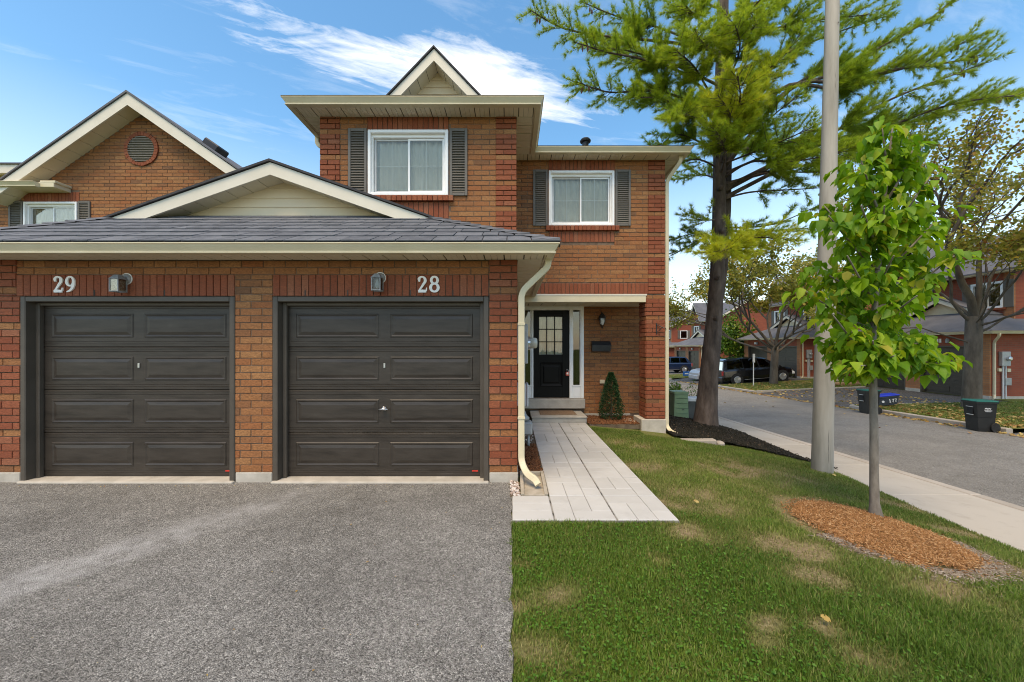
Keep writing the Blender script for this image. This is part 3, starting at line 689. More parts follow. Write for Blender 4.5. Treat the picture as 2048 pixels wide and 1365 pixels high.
class Bricks:
    def __init__(s): s.r = []
    def put(s, x0, x1, z0, z1, Y, mat, proud=0.0, face='y', skip=None):
        if x1 - x0 < .012 or z1 - z0 < .012: return
        s.r.append((x0, x1, z0, z1, Y - proud if face == 'y' else Y, mat, face))
    def lay(s, x0, x1, z0, z1, Y, zb, mat, holes=(), phase=0.0, quoin=None, clip=None, face='y'):
        i = int(math.floor((z0 - zb) / COURSE + 1e-6))
        while zb + i * COURSE < z1 - 1e-6:
            a = max(z0, zb + i * COURSE); b_ = min(z1, zb + (i + 1) * COURSE); zc = (a + b_) / 2
            iv = [(x0, x1)]
            if clip:
                c0, c1 = clip(zc); iv = [(max(x0, c0), min(x1, c1))]
            for (h0, h1, g0, g1) in holes:
                if min(b_, g1) - max(a, g0) > .3 * (b_ - a):
                    nv = []
                    for (p, q_) in iv:
                        if h1 <= p or h0 >= q_: nv.append((p, q_)); continue
                        if h0 > p: nv.append((p, h0))
                        if h1 < q_: nv.append((h1, q_))
                    iv = nv
            m_, pr = mat, 0.0
            if quoin is not None:
                m_, pr = ('buff_brick', .001) if i % 5 == quoin else ('red_brick', .014)
            off = phase + (BLEN / 2 if i % 2 else 0)
            for (p, q_) in iv:
                if q_ - p < .02: continue
                x = p - ((p - off) % BLEN)
                while x < q_:
                    xa, xb = max(p, x), min(q_, x + BLEN)
                    if xb - xa > .035: s.put(xa + (JT / 2 if xa > p else .001), xb - (JT / 2 if xb < q_ else .001), a + JT / 2, b_ - JT / 2, Y, m_, pr + RN.uniform(-.0012, .0018), face)
                    x += BLEN
            i += 1
    def soldiers(s, x0, x1, z0, z1, Y, mat='red_brick', proud=.006):
        n = max(1, round((x1 - x0) / .0865)); w_ = (x1 - x0) / n
        for i in range(n): s.put(x0 + i * w_ + JT * .4, x0 + (i + 1) * w_ - JT * .4, z0 + .003, z1 - .003, Y, mat, proud + RN.uniform(-.0015, .0015))
    def emit(s, parent, limit=300, depth=.03):
        def size(r): return (r[1] - r[0]) * (r[3] - r[2]) / r[4] ** 2
        rs = sorted(s.r, key=size, reverse=True)
        for r in rs[:limit]:
            x0, x1, z0, z1, Y, m_, face = r; L, H = x1 - x0, z1 - z0
            kind = 'soldier' if H > L else ('stretcher' if L > .16 else 'half')
            o = bpy.data.objects.new('brick', UNIT[(kind, m_)]); link(o, parent)
            if face == 'y': o.location = ((x0 + x1) / 2, Y, (z0 + z1) / 2)
            else: o.location = (Y, (x0 + x1) / 2, (z0 + z1) / 2); o.rotation_euler = (0, 0, -math.pi / 2)
            o.scale = (L, depth, H)
        for m_ in ('buff_brick', 'red_brick'):
            rest = [r for r in rs[limit:] if r[5] == m_]
            if not rest: continue
            mb = MB()
            for (x0, x1, z0, z1, Y, _, face) in rest:
                L, H = x1 - x0, z1 - z0; u_ = brick_unit('b', .004 / L, .004 / H)
                if face == 'y': T = Matrix.Translation(((x0 + x1) / 2, Y, (z0 + z1) / 2))
                else: T = Matrix.Translation((Y, (x0 + x1) / 2, (z0 + z1) / 2)) @ Matrix.Rotation(-math.pi / 2, 4, 'Z')
                u_.xf(T @ Matrix.Diagonal((L, depth, H, 1))); mb.add(u_.v, u_.f, RN.uniform(.001, .999))
            obj('brickwork', mb, m_, parent, kind='stuff')

def wall_slab(mb, x0, x1, z0, z1, y0, y1, holes):
    xs = sorted({x0, x1} | {h for q in holes for h in q[:2] if x0 < h < x1}); zs_ = sorted({z0, z1} | {h for q in holes for h in q[2:] if z0 < h < z1})
    for a, b_ in zip(xs, xs[1:]):
        for c, d in zip(zs_, zs_[1:]):
            mx, mz = (a + b_) / 2, (c + d) / 2
            if not any(h[0] < mx < h[1] and h[2] < mz < h[3] for h in holes): mb.box(a, b_, y0, y1, c, d)
    return mb
def roundpath(pts, r=.06, n=4):
    pts = [Vector(p) for p in pts]; out = [pts[0]]
    for i in range(1, len(pts) - 1):
        p = pts[i]; a = (pts[i - 1] - p); b_ = (pts[i + 1] - p); ra = min(r, a.length * .45, b_.length * .45)
        a = p + a.normalized() * ra; b_ = p + b_.normalized() * ra
        for k in range(n + 1):
            t_ = k / n; out.append(a * (1 - t_) ** 2 + p * 2 * t_ * (1 - t_) + b_ * t_ ** 2)
    return out + [pts[-1]]
SPOUT = [(-.038, -.018), (-.03, -.026), (-.012, -.026), (-.008, -.021), (.008, -.021), (.012, -.026), (.03, -.026), (.038, -.018), (.038, .018), (.03, .026), (-.03, .026), (-.038, .018)]
def downspout(parent, pts, ref=(0, -1, 0), r=.09):
    return obj('downspout', MB().sweep(roundpath(pts, r, 5), SPOUT, ref), 'cream', parent)
GUTTER = [(0, 0), (.120, 0), (.127, -.004), (.127, -.015), (.116, -.020), (.108, -.036), (.092, -.060), (.078, -.080), (.074, -.090), (.086, -.095), (.086, -.108), (.080, -.112), (0, -.112)]
def gutter(parent, path, mat='cream'):
    obj('gutter', MB().sweep(path, GUTTER[::-1]), mat, parent)
    obj('fascia', MB().sweep(path, [(-.022, -.10), (-.022, -.01), (-.002, -.01), (-.002, -.10)][::-1]), mat, parent)
def soffit_run(parent, axis, a0, a1, b0, b1, z, step=.24, mat='cream_soffit_lit'):
    n = max(1, round((a1 - a0) / step)); w_ = (a1 - a0) / n
    for i in range(n):
        p, q_ = a0 + i * w_ + .008, a0 + (i + 1) * w_ - .008
        mb = MB()
        for k in range(3):                                  # each panel has two shallow pressed grooves
            pa, qa = p + (q_ - p) * k / 3, p + (q_ - p) * (k + 1) / 3 - (.004 if k < 2 else 0)
            if axis == 'x': mb.box(pa, qa, b0, b1, z, z + .012)
            else: mb.box(b0, b1, pa, qa, z, z + .012)
        obj('soffit_panel', mb, mat, parent)
    back = (a0, a1, b0, b1) if axis == 'x' else (b0, b1, a0, a1)
    obj('soffit_backing', MB().box(*back, z + .016, z + .03), 'soffit_gap', parent)

def make_window(parent, x0, x1, z0, z1, Y, cur='curtain', casing=.05):
    mb = MB()
    def ring(a0, a1, c0, c1, w_, y0, y1, ch=.005, top=None):
        tw = top or w_
        mb.cbox(a0, a0 + w_, y0, y1, c0, c1, ch); mb.cbox(a1 - w_, a1, y0, y1, c0, c1, ch)
        mb.cbox(a0 + w_ - .002, a1 - w_ + .002, y0 + .001, y1 - .001, c0, c0 + w_, ch); mb.cbox(a0 + w_ - .002, a1 - w_ + .002, y0 + .001, y1 - .001, c1 - tw, c1, ch)
    ring(x0, x1, z0, z1, casing, Y - .045, Y + .06, .008, casing * 1.1)
    a0, a1, c0, c1 = x0 + casing, x1 - casing, z0 + casing, z1 - casing * 1.1
    ring(a0 - .004, a1 + .004, c0 - .004, c1 + .004, .03, Y + .015, Y + .10, .004, .055)
    a0 += .03; a1 -= .03; c0 += .03; c1 -= .055
    mid = (a0 + a1) / 2
    wn = obj('window', mb, 'white_trim', parent)
    for k, (p, q_, yy) in enumerate(((a0, mid + .02, .062), (mid - .02, a1, .045))):
        sb = MB(); sw_ = .032
        sb.cbox(p, p + sw_, Y + yy, Y + yy + .022, c0, c1, .004); sb.cbox(q_ - sw_, q_, Y + yy, Y + yy + .022, c0, c1, .004)
        sb.cbox(p + sw_, q_ - sw_, Y + yy + .001, Y + yy + .021, c0, c0 + sw_, .004); sb.cbox(p + sw_, q_ - sw_, Y + yy + .001, Y + yy + .021, c1 - sw_, c1, .004)
        obj('sash', sb, 'light_grey' if k == 0 else 'white_trim', wn)
        obj('pane', MB().box(p + sw_, q_ - sw_, Y + yy + .010, Y + yy + .014, c0 + sw_, c1 - sw_), 'pane', wn)
        gx, gz_ = (p + q_) / 2, (c0 + c1) / 2
        obj('grille', MB().box(gx - .006, gx + .006, Y + yy + .016, Y + yy + .022, c0 + sw_, c1 - sw_).box(p + sw_, q_ - sw_, Y + yy + .017, Y + yy + .023, gz_ - .006, gz_ + .006), 'white_trim', wn)
    n = 70; vs = []; fs = []
    for i in range(n + 1):
        x = a0 + (a1 - a0) * i / n; d = .025 * math.sin(i * .9) + .012 * math.sin(i * 2.3 + 1)
        vs += [(x, Y + .135 + d, c0 - .05), (x, Y + .135 + d * .6, c1 + .05)]
        if i: fs.append((2 * i - 2, 2 * i, 2 * i + 1, 2 * i - 1))
    obj('curtain', MB().add(vs, fs), cur, wn, smooth=True)
    obj('room', MB().box(x0 - .3, x1 + .3, Y + .55, Y + .6, z0 - .3, z1 + .3), 'room_dark', wn)
    return wn
SLAT = {}
def make_shutter(parent, x0, x1, z0, z1, Y):
    mb = MB(); s_ = .045; t_ = .032
    mb.cbox(x0, x0 + s_, Y - t_, Y - .002, z0, z1, .004); mb.cbox(x1 - s_, x1, Y - t_, Y - .002, z0, z1, .004)
    mb.cbox(x0 + s_, x1 - s_, Y - t_ + .001, Y - .003, z0, z0 + .05, .004); mb.cbox(x0 + s_, x1 - s_, Y - t_ + .001, Y - .003, z1 - .05, z1, .004)
    mb.box(x0 + s_, x1 - s_, Y - .008, Y - .004, z0 + .05, z1 - .05)
    sh = obj('shutter', mb, 'shutter_grey', parent)
    n = int((z1 - z0 - .1) / .042); w_ = x1 - x0 - 2 * s_
    key = round(w_, 3)
    if key not in SLAT:
        me = MB().add([(-w_ / 2, -.022, -.014), (w_ / 2, -.022, -.014), (w_ / 2, -.018, -.018), (-w_ / 2, -.018, -.018), (-w_ / 2, 0, .017), (w_ / 2, 0, .017), (w_ / 2, .003, .013), (-w_ / 2, .003, .013)],
                      [(0, 1, 5, 4), (3, 7, 6, 2), (0, 3, 2, 1), (4, 5, 6, 7), (0, 4, 7, 3), (1, 2, 6, 5)]).mesh('slat'); me.materials.append(M['shutter_grey']); SLAT[key] = me
    for i in range(n):
        o = bpy.data.objects.new('slat', SLAT[key]); link(o, sh); o.location = ((x0 + x1) / 2, Y - .008, z0 + .05 + (i + .5) * (z1 - z0 - .1) / n)
    return sh
def gablet(parent, xc, Yf, za, m_, ze, h, depth, back, zsid, board='rake_white', lap=.17, xl=None, xr=None):
    """rake boards, soffit, lapped siding and little roof of a front gable; apex (xc, za), slope m_, boards cut level at ze"""
    for sg in (-1, 1):
        x1 = xc + sg * (za - ze) / m_; x2 = xc + sg * (za - h - ze) / m_
        poly = [(xc, za), (x1, ze), (x2, ze), (xc, za - h)]
        obj('rake_board', MB().prism(poly if sg < 0 else poly[::-1], 'y', Yf, Yf + .035), board, parent)
        # roof skin, dark edge proud of the board
        u0 = Vector((xc, 0, za + .012)); L = (za - ze) / m_ + .06; d = Vector((sg * L, 0, -L * m_))
        mb = MB(); P = [u0, u0 + d, u0 + d + Vector((0, 0, .03)), u0 + Vector((0, 0, .035))]
        mb.prism([(p.x, p.z) for p in (P if sg < 0 else P[::-1])], 'y', Yf - .03, back)
        obj('gable_roof', mb, 'roof_edge', parent)
        # soffit panels under the overhang
        n = max(2, round(L * math.hypot(1, m_) / .33)); 
        for i in range(n):
            a, b_ = i / n + .025 / n, (i + 1) / n - .025 / n
            xa, xb = xc + sg * (za - h - ze) / m_ * a, xc + sg * (za - h - ze) / m_ * b_
            zf = lambda x: za - h + .03 - m_ * abs(x - xc)
            q_ = [(xa, Yf + .036, zf(xa)), (xb, Yf + .036, zf(xb)), (xb, Yf + depth, zf(xb)), (xa, Yf + depth, zf(xa))]
            q2 = [(x, y, z + .012) for x, y, z in q_]
            obj('soffit_panel', MB().add(q_ + q2, [(0, 1, 2, 3), (7, 6, 5, 4), (0, 4, 5, 1), (1, 5, 6, 2), (2, 6, 7, 3), (3, 7, 4, 0)]), 'cream_soffit_lit', parent)
    zt = za - h + .03; z = zsid
    while z < zt - .02:
        z1 = min(z + lap, zt); hw0 = (zt - z) / m_; hw1 = max(.0, (zt - z1) / m_)
        obj('siding_board', MB().add([(xc - hw0, Yf + depth - .016, z), (xc + hw0, Yf + depth - .016, z), (xc + hw1 + .001, Yf + depth, z1 + .002), (xc - hw1 - .001, Yf + depth, z1 + .002),
                                      (xc - hw0, Yf + depth + .02, z), (xc + hw0, Yf + depth + .02, z), (xc + hw1 + .001, Yf + depth + .02, z1 + .002), (xc - hw1 - .001, Yf + depth + .02, z1 + .002)],
                                     [(0, 1, 2, 3), (0, 4, 5, 1), (1, 5, 6, 2), (3, 7, 4, 0), (2, 6, 7, 3)]), 'siding', parent); z = z1
# ------------------------------------------------------------------ the shared garage
GY = 4.66
ga = thing('garage', 'brick double garage with two dark brown doors and a low shingled gable roof', 'garage', (-3.1, 4.8, 0))
OPEN = [(-5.96, -3.36), (-2.906, -.279)]
gh = [(a, b_, -.2, 2.257) for a, b_ in OPEN]
mw = obj('wall', wall_slab(MB(), -6.6, .06, .1, 2.72, GY + .008, GY + .16, gh), 'mortar', ga)
obj('side_wall', MB().box(-.10, .066, GY + .165, 7.975, .1, 2.72), 'far_brick', ga); obj('side_wall', MB().box(-6.6, -6.45, GY + .165, 9, .1, 2.72), 'far_brick', ga)
bk = Bricks()
bk.lay(-.279, .067, .12, 2.70, GY, .12, 'red_brick', phase=-.01, quoin=0)
bk.lay(-3.36, -2.906, .12, 2.518, GY, .12, 'buff_brick', phase=-.12)
bk.lay(-6.42, -5.96, .12, 2.257, GY, .12, 'red_brick', phase=.05, quoin=0)
bk.lay(-6.42, -6.01, 2.257, 2.70, GY, .12, 'red_brick', phase=.05, quoin=0)
bk.soldiers(-6.01, -3.365, 2.257, 2.518, GY); bk.soldiers(-2.902, -.283, 2.257, 2.518, GY)
bk.lay(-6.01, -.283, 2.518, 2.70, GY, 2.518, 'buff_brick', phase=.03)
bk.emit(mw, 310)
for px in (611, 696, 821, 906, 190, 330):
    p = at(px, 583, GY); obj('weep_hole', MB().box(p.x - .005, p.x + .005, GY - .012, GY, 2.262, 2.33), 'room_dark', mw)
for a, b_ in ((-6.6, -5.965), (-3.355, -2.91), (-.275, .075)):
    obj('foundation', MB().cbox(a, b_, GY - .006, GY + .3, -.25, .118, .008), 'foundation', ga)
for k, (a, b_) in enumerate(OPEN):
    fr = MB(); jw = .066
    fr.cbox(a + .002, a + jw, GY - .012, GY + .15, .0, 2.254, .008); fr.cbox(b_ - jw, b_ - .002, GY - .012, GY + .15, .0, 2.254, .008)
    fr.cbox(a + jw, b_ - jw, GY - .011, GY + .15, 2.19, 2.253, .008)
    fr.cbox(a + jw + .001, a + jw + .05, GY + .085, GY + .138, .02, 2.19, .006); fr.cbox(b_ - jw - .05, b_ - jw - .001, GY + .085, GY + .138, .02, 2.19, .006); fr.cbox(a + jw + .05, b_ - jw - .05, GY + .086, GY + .138, 2.15, 2.19, .006)
    obj('door_frame', fr, 'brown_trim', ga)
    x0, x1 = a + .07, b_ - .07; DY = GY + .14; z0, z1 = .035, 2.175
    db = MB(); n = 4; hh = (z1 - z0) / n
    for i in range(n):
        zz = z0 + i * hh
        db.cbox(x0, x1, DY, DY + .045, zz + .002, zz + hh - .002, .006)
        for dz in (.035, .062, hh - .06, hh - .03): db.prism([(DY - .004, zz + dz + .006), (DY + .001, zz + dz), (DY + .001, zz + dz + .008)], 'x', x0 + .002, x1 - .002)
    db.box(x0, x1, DY + .005, DY + .04, z0 - .02, z0 + .004)
    gd = obj('garage_door', db, 'brown_door', ga, label='brown sectional door under the number ' + ('29' if k == 0 else '28'))
    for i in range(n):
        zc = z0 + (i + .5) * hh
        for j in (0, 1):
            xc0 = x0 + .14 if j == 0 else (x0 + x1) / 2 + .07; xc1 = (x0 + x1) / 2 - .07 if j == 0 else x1 - .14
            pbm = MB(); P = []
            for (ins, hgt) in ((0, .002), (.010, .009), (.016, .009), (.032, .003), (.07, .011), (.074, .011)):
                P.append([(xc0 + ins, DY - hgt, zc - .148 + ins), (xc1 - ins, DY - hgt, zc - .148 + ins), (xc1 - ins, DY - hgt, zc + .148 - ins), (xc0 + ins, DY - hgt, zc + .148 - ins)])
            vs = [p for r_ in P for p in r_]; fs = [(4 * r_ + c, 4 * r_ + (c + 1) % 4, 4 * r_ + 4 + (c + 1) % 4, 4 * r_ + 4 + c) for r_ in range(len(P) - 1) for c in range(4)] + [(20, 21, 22, 23)]
            obj('panel', pbm.add(vs, fs), 'brown_door', gd)
    cx = (x0 + x1) / 2
    obj('lock_plate', MB().cbox(cx - .012, cx + .012, DY - .012, DY + .001, 1.38, 1.44, .003), 'steel', gd)
    if k == 1:
        hb = MB(); hb.lathe([(.028, -.008), (.026, -.014), (.012, -.02), (.011, -.05)], (cx, DY, .87), 14, 'y'); hb.tube([(cx - .055, DY - .052, .868), (cx, DY - .055, .872), (cx + .055, DY - .052, .868)], [.008, .013, .008], 8); hb.tube([(cx, DY - .05, .86), (cx, DY - .05, .905)], [.010, .007], 8)
        obj('handle', hb, 'steel', gd, smooth=True)
    obj('maker_sticker', MB().box(x1 - .15, x1 - .075, DY - .004, DY - .001, .085, .103), 'red_sticker', gd)
    obj('threshold', MB().cbox(a + .002, b_ - .002, GY - .05, DY + .06, -.2, .022, .01), 'foundation', ga)
obj('dark_backing', MB().box(-5.9, -.33, GY + .2, GY + .24, .0, 2.3), 'room_dark', ga)  # dark sheet behind both garage doors, as high as the openings
# eaves
path = [(-6.66, 9.0, 2.79), (-6.66, 4.32, 2.79), (.398, 4.32, 2.79), (.398, 7.96, 2.79)]
gutter(ga, path)
soffit_run(ga, 'x', -6.62, .374, 4.345, GY - .002, 2.698, .235)
soffit_run(ga, 'y', GY + .002, 7.95, .07, .374, 2.698, .235)
downspout(ga, [(.43, 4.58, 2.70), (.43, 4.58, 2.60), (.112, 4.60, 2.30), (.112, 4.60, .27), (.17, 4.50, .16), (.27, 4.42, .115), (.30, 4.38, .07)], (0, -1, 0))
for z in (1.90, .78): obj('spout_strap', MB().cbox(.068, .156, 4.566, 4.60, z, z + .03, .003), 'cream', ga)
# roof: front slope with shingles, hips and the little gable on top
EL, ER, EY, EZ = -6.78, .517, 4.205, 2.80
TL, TR, TY, TZ = -6.26, -1.20, 5.92, 3.61
PIT = (TZ - EZ) / (TY - EY)
rb = MB(); HY = 6.30; HZ = EZ + PIT * (HY - EY)
rb.add([(EL, EY, EZ), (ER, EY, EZ), (TR - .38, HY, HZ), (TL, HY, HZ), (ER, 7.97, EZ), (TR, 7.97, TZ), (TL, 9.4, TZ), (EL, 9.4, EZ), (TR, TY, TZ), (TL, TY, TZ),
        (EL, EY, EZ - .03), (ER, EY, EZ - .03), (ER, 7.97, EZ - .03), (EL, 9.4, EZ - .03)],
       [(0, 1, 8, 2, 3, 9), (1, 4, 5, 8), (7, 0, 9, 6), (0, 10, 11, 1), (1, 11, 12, 4), (7, 13, 10, 0), (10, 13, 12, 11)])
rf = obj('roof', rb, 'roof_edge', ga)
sl = math.hypot(HY - EY, HZ - EZ); cs, sn = (HY - EY) / sl, (HZ - EZ) / sl
rows = 8; ex = sl / rows; SH = {}
def roof_pt(x, vv, up): return (x, EY + cs * vv - sn * up, EZ + sn * vv + cs * up)
for i in range(rows):
    v0, v1 = i * ex - (.015 if i == 0 else 0), (i + 1) * ex + .02
    def xl(vv): return EL + (TL - EL) * min(1, (cs * vv) / (TY - EY))
    def xr(vv): return ER + (TR - ER) * min(1.2, (cs * vv) / (TY - EY))
    x = EL - RN.uniform(0, .3)
    while x < ER:
        w_ = RN.choice([.19, .27, .33, .36, .40]); a, b_ = x + .006, x + w_ - .006; x += w_
        aa0, bb0, aa1, bb1 = max(a, xl(v0)), min(b_, xr(v0)), max(a, xl(v1)), min(b_, xr(v1))
        if bb0 - aa0 < .03: continue
        if bb1 - aa1 < .01: bb1 = aa1 + .01
        th = RN.choice([.012, .014, .017])
        vs = [roof_pt(aa0, v0, .003), roof_pt(bb0, v0, .003), roof_pt(bb1, v1, .002), roof_pt(aa1, v1, .002), roof_pt(aa0, v0, .003 + th), roof_pt(bb0, v0, .003 + th), roof_pt(bb1, v1, .005), roof_pt(aa1, v1, .005)]
        obj('shingle', MB().add(vs, [(4, 5, 6, 7), (0, 1, 5, 4), (1, 2, 6, 5), (3, 0, 4, 7)]), 'shingle', rf)
for (p0, p1, n) in (((ER + .01, EY - .005, EZ + .012), (TR, TY, TZ + .02), 11), ((EL - .01, EY - .005, EZ + .012), (TL, TY, TZ + .02), 8)):      # hip caps
    p0, p1 = Vector(p0), Vector(p1); d = (p1 - p0) / n; sd = 1 if p0.x > p1.x else -1
    for i in range(n):
        a = p0 + d * i; b_ = p0 + d * (i + 1.12); A = Vector((-sd * .14, -.0, -.01)); B = Vector((sd * .02, .14, -.065))
        up0, up1 = Vector((0, 0, .022)), Vector((0, 0, .008))
        vs = [a + A + up0, a + up0 * 1.3, a + B + up0, b_ + A + up1, b_ + up1, b_ + B + up1, a + A, a, a + B]
        obj('hip_cap', MB().add(vs, [(0, 1, 4, 3), (1, 2, 5, 4), (6, 7, 1, 0), (7, 8, 2, 1)]), 'shingle', rf)
gablet(ga, -3.73, TY, 4.487, .35, 3.61, .19, .36, 9.4, HZ - .03, lap=.155)

# ------------------------------------------------------------------ house 28
hs = thing('townhouse', 'two storey brick end house numbered 28 with a black front door under its porch', 'house', (0, 8.5, 0))
MY, RY, PY = 6.475, 7.98, 9.07; ZT = 5.53
W1 = (-2.42, -1.071, 4.18, 5.284); W2 = (.759, 2.12, 4.145, 5.288)
hm = [W1, W2]
wl = obj('wall', wall_slab(MB(), -3.23, .07, 2.75, ZT, MY + .008, MY + .14, [(W1[0] + .02, W1[1] - .02, W1[2] + .02, W1[3] - .02)]), 'mortar', hs)
obj('side_wall', MB().box(-3.23, -3.11, MY + .141, 9.4, 2.75, ZT), 'far_brick', hs); obj('side_wall', MB().box(-.05, .074, MY + .141, RY + .13, 2.9, ZT), 'far_brick', hs)
w2 = obj('wall', wall_slab(MB(), .076, 3.17, 2.735, ZT, RY + .008, RY + .14, [(W2[0] + .02, W2[1] - .02, W2[2] + .02, W2[3] - .02)]), 'mortar', hs)
w3 = obj('porch_wall', wall_slab(MB(), .07, 3.17, -.2, 2.8, PY + .008, PY + .15, [(.24, 1.67, .44, 2.58)]), 'mortar', hs)
cm = obj('column', MB().box(2.80, 3.168, RY + .008, RY + .42, .12, 2.735), 'mortar', hs)
obj('body', MB().box(-3.22, 3.165, 9.45, 16, -.2, ZT).box(.08, 3.165, RY + .75, 9.44, 2.85, ZT).box(3.06, 3.172, RY + .145, RY + .745, 2.85, ZT), 'far_brick', hs)
obj('hall', MB().box(.1, 1.9, 9.40, 9.44, .2, 2.7), 'room_dark', hs)
ZB = .12
def roofline(x): return max(min(3.9, EZ + PIT * (ER - x)), 4.52 - .35 * abs(x + 3.73))
bk = Bricks(); bm = Bricks()
hl = [W1, (-2.44, -1.07, 5.284, 5.6), (-2.45, -.98, 4.08, 4.18), (-2.43, -1.065, 3.80, 4.08), (-3.3, -2.90, 0, 9), (-.27, .1, 0, 9)]
bm.lay(-3.238, .076, 3.0, ZT, MY, ZB, 'buff_brick', hl, .02)
bm.lay(-3.238, -2.90, 3.4, ZT, MY, ZB, 'red_brick', (), -3.238, quoin=4)
bm.lay(-.27, .076, 2.9, ZT, MY, ZB, 'red_brick', (), -.27, quoin=4)
bm.soldiers(-2.44, -1.07, 5.284, ZT - .004, MY); bm.soldiers(-2.43, -1.065, 3.80, 4.08, MY)
bm.r = [r for r in bm.r if r[3] > roofline((r[0] + r[1]) / 2) - .05]
bk.r += bm.r
h2 = [W2, (.76, 2.14, 5.288, 5.6), (.70, 2.22, 4.04, 4.145), (.775, 2.13, 3.81, 4.04), (2.83, 3.3, 0, 9), (.07, 2.83, 2.7, 2.96)]
bw = Bricks()
bw.lay(.078, 3.18, 2.735, ZT, RY, ZB, 'buff_brick', h2, .06)
bw.lay(2.83, 3.18, 2.735, ZT, RY, ZB, 'red_brick', (), 2.83, quoin=4)
bw.soldiers(.76, 2.14, 5.288, ZT - .004, RY); bw.soldiers(.775, 2.13, 3.81, 4.04, RY); bw.soldiers(.16, 2.83, 2.735, 2.96, RY)
bc = Bricks(); bc.lay(2.786, 3.18, .143, 2.735, RY, ZB, 'red_brick', (), 2.786, quoin=4)
i = 0
while ZB + i * COURSE < 2.62:
    a = ZB + i * COURSE; m_ = 'buff_brick' if i % 5 == 4 else 'red_brick'; px_ = 2.786 if m_ == 'buff_brick' else 2.776
    for (p, q_) in (((RY + .0, RY + .20), (RY + .21, RY + .42)) if i % 2 else ((RY + .0, RY + .30), (RY + .31, RY + .42))):
        if a > .1: bc.put(p + .002, q_, max(a, .143) + JT / 2, a + COURSE - JT / 2, px_, m_, 0, 'x')
    i += 1
bp = Bricks(); bp.lay(1.69, 3.16, .06, 2.60, PY, ZB, 'buff_brick', (), .1)
bk.emit(wl, 165); bc.emit(cm, 45); bw.emit(w2, 65); bp.emit(w3, 25)
# window sills of red brick on edge
for (a, b_, z0, z1, Y) in ((-2.45, -.98, 4.085, 4.178, MY), (.70, 2.22, 4.045, 4.143, RY)):
    n = round((b_ - a) / .0865); w_ = (b_ - a) / n
    for i in range(n): obj('sill_brick', MB().cbox(a + i * w_ + .003, a + (i + 1) * w_ - .003, Y - .065, Y + .01, z0, z1 - RN.uniform(0, .003), .006), 'red_brick', hs)
make_window(hs, *W1, MY, 'curtain'); make_window(hs, *W2, RY, 'curtain_warm')
make_shutter(hs, -2.755, -2.44, 4.18, 5.31, MY - .002); make_shutter(hs, -1.05, -.75, 4.18, 5.31, MY - .002)
make_shutter(hs, .437, .74, 4.145, 5.31, RY - .002); make_shutter(hs, 2.14, 2.46, 4.145, 5.31, RY - .002)
# eaves of the two roofs
gutter(hs, [(-3.53, 12, 5.61), (-3.53, 6.19, 5.61), (.378, 6.19, 5.61), (.378, 7.71, 5.61), (3.47, 7.71, 5.61), (3.47, 16, 5.61)])
soffit_run(hs, 'x', -3.505, .352, 6.215, MY - .002, 5.515); soffit_run(hs, 'y', MY + .002, RY - .25, .08, .352, 5.515); soffit_run(hs, 'y', MY + .002, 11.9, -3.505, -3.24, 5.515)
soffit_run(hs, 'x', .08, 3.445, 7.735, RY - .002, 5.515); soffit_run(hs, 'y', RY + .002, 15.9, 3.185, 3.445, 5.515)
downspout(hs, [(3.42, 7.80, 5.53), (3.42, 7.80, 5.40), (3.235, 8.03, 5.10), (3.235, 8.03, -.02), (3.27, 7.94, -.10), (3.36, 7.80, -.145)], (0, -1, 0))
downspout(hs, [(-3.60, 7.1, 5.52), (-3.60, 7.1, 5.38), (-3.285, 7.1, 5.20), (-3.285, 7.1, 3.9)], (0, -1, 0))
e1 = [(-3.66, 6.06, 5.615), (.51, 6.06, 5.615), (.51, 7.58, 5.615), (3.60, 7.58, 5.615), (3.60, 16.2, 5.615), (-3.66, 16.2, 5.615), (-1.575, 8.1, 6.59), (-.2, 11.6, 7.4), (.2, 12, 7.5), (-1.575, 12, 7.45)]
obj('roof', MB().add(e1, [(0, 1, 6), (1, 2, 6), (2, 3, 8), (3, 4, 8), (4, 5, 8), (5, 0, 6, 9, 8), (2, 8, 9, 6)]), 'shingle_far', hs)
gablet(hs, -1.40, 6.88, 6.98, 1.045, 5.95, .21, .36, 9.5, 6.0, lap=.13)
obj('roof_vent', MB().lathe([(.075, 6.0), (.075, 6.42), (.12, 6.43), (.13, 6.46), (.10, 6.50), (.02, 6.52)], (1.72, 9.0, 0), 16), 'black_metal', hs, smooth=False)
# porch
obj('porch_beam', MB().cbox(.08, 2.783, RY - .012, RY + .16, 2.565, 2.733, .006), 'cream', hs)
soffit_run(hs, 'x', .08, 3.0, RY + .165, PY - .002, 2.585, .30)
obj('beam_trim', MB().cbox(.08, 2.80, RY - .02, RY - .0125, 2.70, 2.7345, .002), 'rake_white', hs)
fr = MB(); DZ0, DZ1 = .446, 2.488
fr.cbox(.222, .285, PY - .05, PY + .10, .43, 2.594, .006); fr.cbox(1.62, 1.69, PY - .05, PY + .10, .43, 2.594, .006)
fr.cbox(.285, 1.62, PY - .049, PY + .099, 2.50, 2.593, .006)
fr.cbox(.455, .503, PY - .045, PY + .095, .43, 2.50, .005); fr.cbox(1.351, 1.42, PY - .045, PY + .095, .43, 2.50, .005)
for (a, b_) in ((.286, .454), (1.421, 1.619)):
    fr.cbox(a, b_, PY - .03, PY + .05, .432, .70, .005); fr.cbox(a + .02, b_ - .02, PY - .036, PY - .03, .47, .66, .004); fr.cbox(a, b_, PY - .042, PY + .05, .70, .735, .005)
    fr.box(a, a + .022, PY - .02, PY + .05, .735, 2.50); fr.box(b_ - .022, b_, PY - .02, PY + .05, .735, 2.50)
df = obj('door_frame', fr, 'white_trim', hs)
